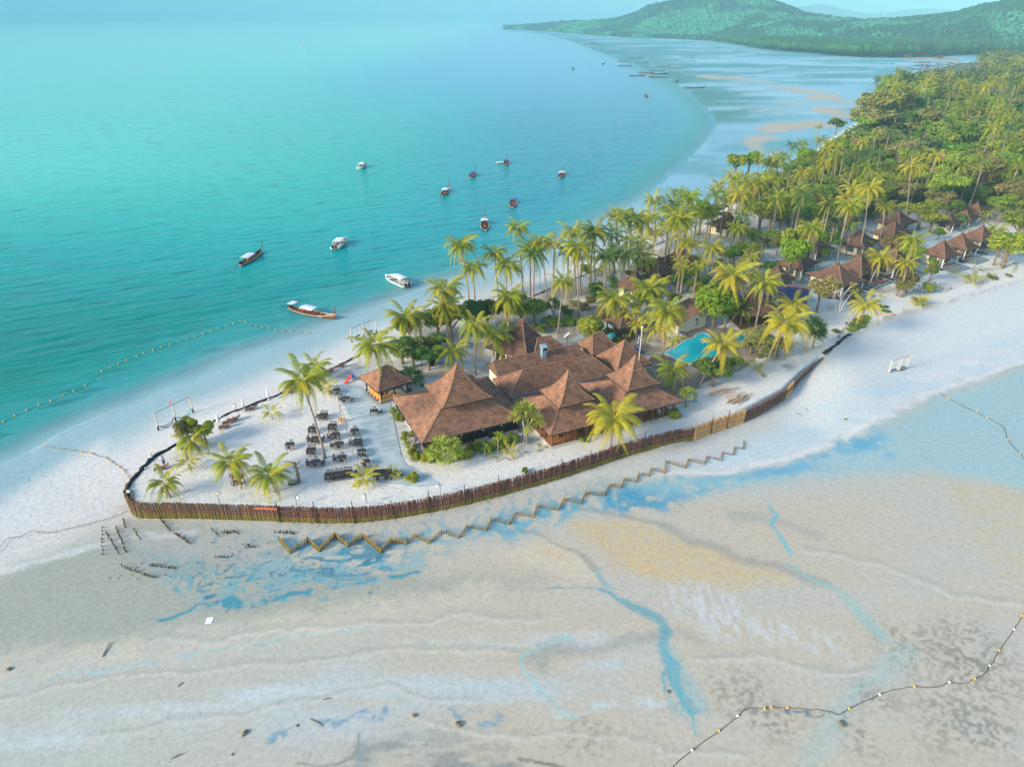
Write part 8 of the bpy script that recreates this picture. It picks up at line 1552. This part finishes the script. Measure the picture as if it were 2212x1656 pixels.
# leafless frangipani in pots
for c, h_, lab in ((cC(395, 960), 2.6, 'leafless pinkish frangipani in a green pot at the terrace edge'), (cC(300, 680), 2.2, 'small leafless frangipani in a pot by the terrace corner'), (cC(375, 575), 2.6, 'pink-twigged bare shrub between bar hut and hall'), (cC(455, 545), 2.6, 'white-twigged bare shrub left of the big lantern roof')):
    p = G(*c, PLAT); t = thing('frangipani', (p[0], p[1], PLAT), rnd.uniform(0, 6), lab, 'potted tree'); MB().tube([(0, 0, 0), (0, 0, .45)], [.22, .3], 8).build('pot', mat('green_pot', (.01, .10, .09), .4), t); b = MB(); b.tube([(0, 0, .4), (0, 0, h_ * .45)], [.06, .05], 5)
    for k in range(9):
        a = k * .7; b.tube([(0, 0, h_ * .4), (.3 * math.cos(a), .3 * math.sin(a), h_ * .65), (.6 * math.cos(a + .3), .6 * math.sin(a + .3), h_ * rnd.uniform(.8, 1))], [.05, .035, .02], 4)
    b.build('branches', mat('pinkish_twig', (.52, .38, .38), .7), t); b = MB()
    for k in range(16): a = rnd.uniform(0, 6.28); r_3 = rnd.uniform(.3, .7); b.blob((r_3 * math.cos(a), r_3 * math.sin(a), h_ * rnd.uniform(.75, 1.02)), .07, 5, 3)
    b.build('blossoms', mat('pale_blossom', (.75, .60, .62), .7), t)
# round black planter, bunting
p = G(*cC(517, 408), PLAT); tag(MB().blob((0, 0, .5), .75, 12, 7).build('black_sphere', M_BLACK, None, True, (p[0], p[1], PLAT)), 'black ball-shaped ornament under the low palm behind the big lantern', 'ornament')
# ------------------------------------------------------------------ the wood: single trees near, one mass far
def crown_lite(tone, seed):
    rr = random.Random(seed); ob = []; V = []; F = []; C = []; off = 0
    for i in range(17):
        k = i / 16; lv = 0 if k < .2 else 1 if k < .45 else 2 if k < .75 else 3 if k < .9 else 4; me = FR[(('y' if lv > 2 and rr.random() < .6 else tone) if lv < 4 else 'y', lv)][i % 2]; a = i * 2.4 + rr.uniform(-.3, .3); n = len(me.vertices); co = np.empty(n * 3, 'f'); me.vertices.foreach_get('co', co); co = co.reshape(-1, 3)
        ca, sa = math.cos(a), math.sin(a); q_ = np.stack([co[:, 0] * ca - co[:, 1] * sa, co[:, 0] * sa + co[:, 1] * ca, co[:, 2]], 1); V.append(q_); f = np.empty(len(me.polygons) * 4, 'i'); me.loops.foreach_get('vertex_index', f); F.append(f.reshape(-1, 4) + off); off += n
        cc = np.empty(n * 4, 'f'); me.color_attributes['col'].data.foreach_get('color', cc); C.append(cc.reshape(-1, 4)[:, :3])
    return nmesh('crown', np.concatenate(V), np.concatenate(F), {'g': M_FR, 'y': M_FRY, 'k': M_FRG}[tone], np.concatenate(C))
LITE = [crown_lite(t_, s_) for t_, s_ in (('g', 1), ('g', 2), ('y', 3), ('k', 4))]
LT = [MB().tube([(0, 0, -.3), (.25, 0, .4), (.1, 0, 1.0)], [.20, .15, .12], 6).mesh('trunk', M_TRK)]
def far_palm(x, y, h, s_):
    t = thing('coconut_palm', (x, y, PLAT), rnd.uniform(0, 6), None, 'palm tree', 'coconut palms of the wood'); o = link('crown', rnd.choice(LITE), t, (0, 0, h)); o.scale = (s_,) * 3; k = link('trunk', LT[0], t); k.scale = (1.3, 1.3, h); k.rotation_euler = (rnd.uniform(-.05, .05), 0, 0); return t
gw = random.Random(77); placed = [tuple(t.location)[:2] for t in TREES]; cntT = cntP = 0
landA = np.array(LAND_XY)
def free(x, y, r): return all((x - a) ** 2 + (y - b) ** 2 > r * r for a, b in placed)
def zone(dx, dy):  # the wooded part of the point, as seen on the print
    e = [(1850, 262), (1905, 205), (1960, 160), (2075, 140), (2300, 140), (2300, 470), (2120, 440), (2000, 300), (1900, 290)]
    return bool(inside(np.array([dx]), np.array([dy]), e)[0])
tries = 0
while cntT < 170 and tries < 9000:
    tries += 1; dx, dy = gw.uniform(1850, 2290), 150 + 300 * gw.random() ** 1.3
    if not zone(dx, dy): continue
    if (1900 < dx < 2110 and dy < 196) or (1918 < dx < 1992 and 338 < dy < 385) or (2002 < dx < 2105 and 358 < dy < 412): continue
    x, y, _ = G(dx, dy, PLAT); r_4 = 7.5 if y < 400 else 9
    if not free(x, y, r_4) or not on_land(x - 5, y): continue
    placed.append((x, y)); cntT += 1; kind = gw.choice(['round', 'round', 'umbrella', 'feather']) if y > 330 else gw.choice(['round', 'round', 'umbrella']); m = gw.choice([M_LEAF, M_LEAF, D_, Ol, Ol, M_LEAFY if y > 300 else M_LEAF]); w_ = gw.uniform(10, 16)
    t = tree(x, y, gw.uniform(9, 15), w_, kind, m, 'broadleaf_tree', None, 'tree', 'trees of the wood', None, False); auto(t, t.location, 'tree in the wood', ({'round': 'round', 'umbrella': 'flat-topped', 'feather': 'wispy'}[kind]) + ' ' + {M_LEAF.name: 'green', D_.name: 'dark', Ol.name: 'olive', M_LEAFY.name: 'bright'}[m.name])
tries = 0
while cntP < 110 and tries < 9000:
    tries += 1; dx, dy = gw.uniform(1850, 2290), 150 + 280 * gw.random() ** 1.5
    if not zone(dx, dy): continue
    if (1900 < dx < 2110 and dy < 206) or (1918 < dx < 1992 and 338 < dy < 392) or (2002 < dx < 2105 and 358 < dy < 420): continue
    x, y, _ = G(dx, dy, PLAT)
    if not free(x, y, 4) or not on_land(x - 3, y): continue
    placed.append((x, y)); cntP += 1; h = gw.uniform(13, 21); t = far_palm(x, y, h, gw.uniform(.85, 1.15)); auto(t, t.location, 'coconut palm in the wood', 'high' if h > 18 else 'slim' if h > 15.5 else 'shorter')
# fill between the bungalows: smaller trees, bushes and palms that hide most of the sand
hs_ = [tuple(b.location)[:2] for b in BG]
Z2 = [(1530, 470), (1640, 405), (1722, 380), (1800, 335), (1900, 330), (2050, 400), (2220, 430), (2220, 470), (2100, 450), (1990, 455), (1930, 445), (1850, 490), (1790, 550), (1700, 520), (1600, 545), (1500, 520)]
Z4 = [(990, 640), (1180, 545), (1400, 472), (1500, 440), (1560, 520), (1450, 590), (1300, 630), (1150, 690)]
Z3 = [(1310, 600), (1450, 570), (1600, 560), (1720, 600), (1640, 640), (1560, 640), (1440, 715), (1340, 690)]
for Z_, nt, npm, wr, hr_, gap in ((Z4, 0, 26, (4, 6), (4, 6), 4.5), (Z2, 125, 60, (5, 10.5), (4.5, 9), 4.6), (Z3, 34, 10, (2.2, 4.5), (1.8, 4), 3.0)):
    a_n = b_n = tries = 0
    while (a_n < nt or b_n < npm) and tries < 12000:
        tries += 1; dx = gw.uniform(min(p[0] for p in Z_), max(p[0] for p in Z_)); dy = gw.uniform(min(p[1] for p in Z_), max(p[1] for p in Z_))
        if not inside(np.array([dx]), np.array([dy]), Z_)[0]: continue
        if (1918 < dx < 1992 and 338 < dy < 385) or (2002 < dx < 2105 and 358 < dy < 412): continue
        x, y, _ = G(dx, dy, PLAT)
        if not free(x, y, gap if tries % 2 else gap * .55) or not on_land(x - 4, y) or any(-1.5 < x - a < 9 and -1 < y - b < 9 for a, b in hs_): continue
        if tries % 2 and a_n < nt:
            a_n += 1; placed.append((x, y)); w_ = gw.uniform(*wr); h_ = gw.uniform(*hr_); m = gw.choice([M_LEAF, M_LEAF, D_, Ol, Ol, Li, M_LEAFY]); kd = gw.choice(['round', 'round', 'umbrella'])
            t = tree(x, y, h_, w_, kd, m, 'bush' if h_ < 3.7 else 'broadleaf_tree', None, 'tree', 'trees and bushes of the resort', None, True); auto(t, t.location, 'bush' if h_ < 3.7 else 'broadleaf tree', {'round': 'rounded', 'umbrella': 'spreading'}[kd] + ' ' + {M_LEAF.name: 'mid-green', D_.name: 'dark', Ol.name: 'olive', M_LEAFY.name: 'yellow-green', Li.name: 'fresh green'}[m.name])
        elif b_n < npm and tries % 2 == 0:
            b_n += 1; placed.append((x, y)); h = gw.uniform(8, 14) if Z_ is not Z3 else gw.uniform(5, 8); t = far_palm(x, y, h, gw.uniform(.68, .9) if Z_ is not Z3 else .5); auto(t, t.location, 'coconut palm', 'bushy-headed')
# far wood as one mass: leaf clumps of thousands of crowns
g2 = np.random.default_rng(21); n = 3200; u = g2.uniform(.42, 1.0, n); yy = 560 + g2.uniform(0, 1, n) ** .9 * 900; xx = u * yy; a_ = np.interp(u, hr[:, 0], hr[:, 1])
din, _ = sdist(xx, yy, LAND); keep = (din < -8) | ((yy > a_) & (u > .5)); keep &= yy < a_ + 150; t_ = yy * CP + 53 * SP; pX = (xx / t_ * FPX + 512) * 2.1602; pY = ((53 * CP - yy * SP) / t_ * FPX + 383) * 2.1619; keep &= ~((pX > 1890) & (pX < 2110) & (pY > 118) & (pY < 193)); xx, yy = xx[keep], yy[keep]; n = len(xx)
k_ = 26; ctr = np.stack([xx, yy, 2 + g2.uniform(7, 13, n)], 1); ctr = np.repeat(ctr, k_, 0); d = g2.normal(size=(n * k_, 3)); d /= np.linalg.norm(d, axis=1)[:, None]; d[:, 2] = np.abs(d[:, 2]) * .9 - .1; rr_ = np.repeat(g2.uniform(4, 7.5, n), k_)[:, None]
c = ctr + d * rr_ * g2.uniform(.6, 1.05, (n * k_, 1)); nr = d + g2.normal(size=d.shape) * .5; nr /= np.linalg.norm(nr, axis=1)[:, None]; tx = np.cross(nr, g2.normal(size=d.shape)); tx /= np.linalg.norm(tx, axis=1)[:, None]; ty = np.cross(nr, tx); s_ = g2.uniform(.9, 2.0, (n * k_, 1)) * 1.1
V = np.stack([c - tx * s_, c - ty * s_ * .6, c + tx * s_, c + ty * s_ * .6], 1).reshape(-1, 3); tone = np.repeat(g2.choice([0, 1, 2], n, p=[.5, .25, .25]), k_); pal = np.array([(.95, 1, .8), (.5, .62, .7), (1.75, 1.3, 1.4)])
C = np.repeat((pal[tone] * g2.uniform(.7, 1.3, (n * k_, 1)))[:, None], 4, 1).reshape(-1, 3)
M_WOOD = fol_mat('far_wood_leaf', (.085, .15, .035), 0, .2)
tag(link('far_wood', nmesh('far_wood', V, np.arange(len(V)).reshape(-1, 4), M_WOOD, C)), kind='stuff')
# undergrowth below the trees of the wood and of the resort
def carpet(name, n, gen, hmax, size, m, seed):
    q_ = np.random.default_rng(seed); P_ = gen(n, q_); nr = q_.normal(size=(len(P_), 3)) * .6 + np.array((0, 0, .8)); nr /= np.linalg.norm(nr, axis=1)[:, None]; tx = np.cross(nr, q_.normal(size=nr.shape)); tx /= np.linalg.norm(tx, axis=1)[:, None]; ty = np.cross(nr, tx); s_ = (size * q_.uniform(.5, 1.4, len(P_)))[:, None]; P_ = P_ + np.stack([np.zeros(len(P_)), np.zeros(len(P_)), q_.uniform(0, hmax, len(P_))], 1)
    V = np.stack([P_ - tx * s_, P_ - ty * s_ * .6, P_ + tx * s_, P_ + ty * s_ * .6], 1).reshape(-1, 3); C = np.repeat((q_.uniform(.6, 1.4, (len(P_), 1)) * np.ones((1, 3)))[:, None], 4, 1).reshape(-1, 3); tag(link(name, nmesh(name, V, np.arange(len(V)).reshape(-1, 4), m, C)), kind='stuff')
def gen_wood(n, q_):
    u = q_.uniform(.38, 1.0, n * 2); y = 215 + q_.uniform(0, 1, n * 2) ** 1.3 * 420; x = u * y; d, _ = sdist(x, y, LAND); k = (d < -4) & (y + .25 * x > 262); return np.stack([x[k], y[k], np.full(k.sum(), 2.0)], 1)[:n]
carpet('undergrowth', 42000, gen_wood, 3.0, .9, M_LEAF, 5)
def gen_res(n, q_):
    x = q_.uniform(-10, 130, n * 6); y = q_.uniform(95, 235, n * 6); d, _ = sdist(x, y, LAND); nn_ = fbm(x, y, 9, 4, 66); k = (d < -4) & (nn_ > .56) & (y > 118 - .1 * x) & ((y > 140) | (x < 20)); return np.stack([x[k], y[k], np.full(k.sum(), 2.0)], 1)[:n]
carpet('ground_cover', 9000, gen_res, .5, .22, M_LEAFO, 6)
# weed, shell and twig litter along the tide lines and over the flats
def litter(name, pts_fn, n, smin, smax, m, seed, flat=True):
    q_ = np.random.default_rng(seed); x, y = pts_fn(n, q_); z, dl, ds, il = land_height(x, y); k = (ds < -.5); x, y, z = x[k], y[k], z[k]; n = len(x); a = q_.uniform(0, 6.28, n); s_ = q_.uniform(smin, smax, n) ** 1.0; e = q_.uniform(.15, .7, n)
    dx, dy = np.cos(a) * s_, np.sin(a) * s_; ox, oy = -np.sin(a) * s_ * e, np.cos(a) * s_ * e; z = z + .035
    V = np.stack([np.stack([x - dx, y - dy, z], 1), np.stack([x - ox, y - oy, z + .04], 1), np.stack([x + dx, y + dy, z], 1), np.stack([x + ox, y + oy, z + .04], 1)], 1).reshape(-1, 3)
    tag(link(name, nmesh(name, V, np.arange(len(V)).reshape(-1, 4), m, np.repeat(q_.uniform(.5, 1.5, (n, 1)), 4, 0) * np.ones((1, 3)))), kind='stuff')
M_WEED = fol_mat('dry_weed', (.11, .09, .055), 0, .1)
def on_line(pts, w_):
    pts = np.array([p[:2] for p in pts])
    def f(n, q_):
        L_ = np.hypot(*np.diff(pts, axis=0).T); k = q_.choice(len(L_), n, p=L_ / L_.sum()); t = q_.uniform(0, 1, n)[:, None]; p = pts[k] * (1 - t) + pts[k + 1] * t + q_.normal(size=(n, 2)) * w_; return p[:, 0], p[:, 1]
    return f
litter('tide_wrack', on_line(GL([(1800, 756), (1850, 730), (1925, 702), (1990, 684), (2056, 666), (2121, 646), (2212, 620), (2400, 568)]), .5), 900, .04, .16, M_WEED, 3)
litter('tide_wrack', on_line(GL([(-100, 1080), (60, 1050), (180, 1000), (300, 940), (420, 885), (560, 822), (700, 760)]), 2.2), 700, .03, .12, M_WEED, 4)
litter('tide_wrack', on_line(F2, .5), 500, .04, .16, M_WEED, 5)
def flats(n, q_):
    y = 34 + q_.uniform(0, 1, n) ** 1.6 * 42; x = q_.uniform(-.95, .95, n) * (y + 8); k = (sdist(x, y, LAND)[0] > 1.5) & (fbm(x, y, 7, 3, 13) > .42); return x[k], y[k]
litter('flat_litter', flats, 2600, .015, .07, M_WEED, 6)
def plateau(n, q_):
    x = q_.uniform(-48, 60, n); y = q_.uniform(68, 135, n); k = (sdist(x, y, LAND)[0] < -1) & (fbm(x, y, 5, 3, 14) > .5); return x[k], y[k]
litter('sand_litter', plateau, 3000, .02, .08, M_WEED, 7)
finish_labels()
# ------------------------------------------------------------------ the air
hz = MB(); hz.prism([(-46000, -400), (46000, -400), (46000, 43500), (-46000, 43500)], -12, 420)
hm_ = bpy.data.materials.new('haze'); hm_.use_nodes = True; hn = hm_.node_tree; hn.nodes.remove(hn.nodes['Principled BSDF'])
pv = hn.nodes.new('ShaderNodeVolumePrincipled'); pv.inputs['Color'].default_value = (.28, .60, .71, 1); pv.inputs['Density'].default_value = .00020; pv.inputs['Anisotropy'].default_value = -0.35
hn.links.new(pv.outputs[0], hn.nodes['Material Output'].inputs['Volume'])
hz.col = None; ho = hz.build('haze', hm_); tag(ho, kind='stuff')
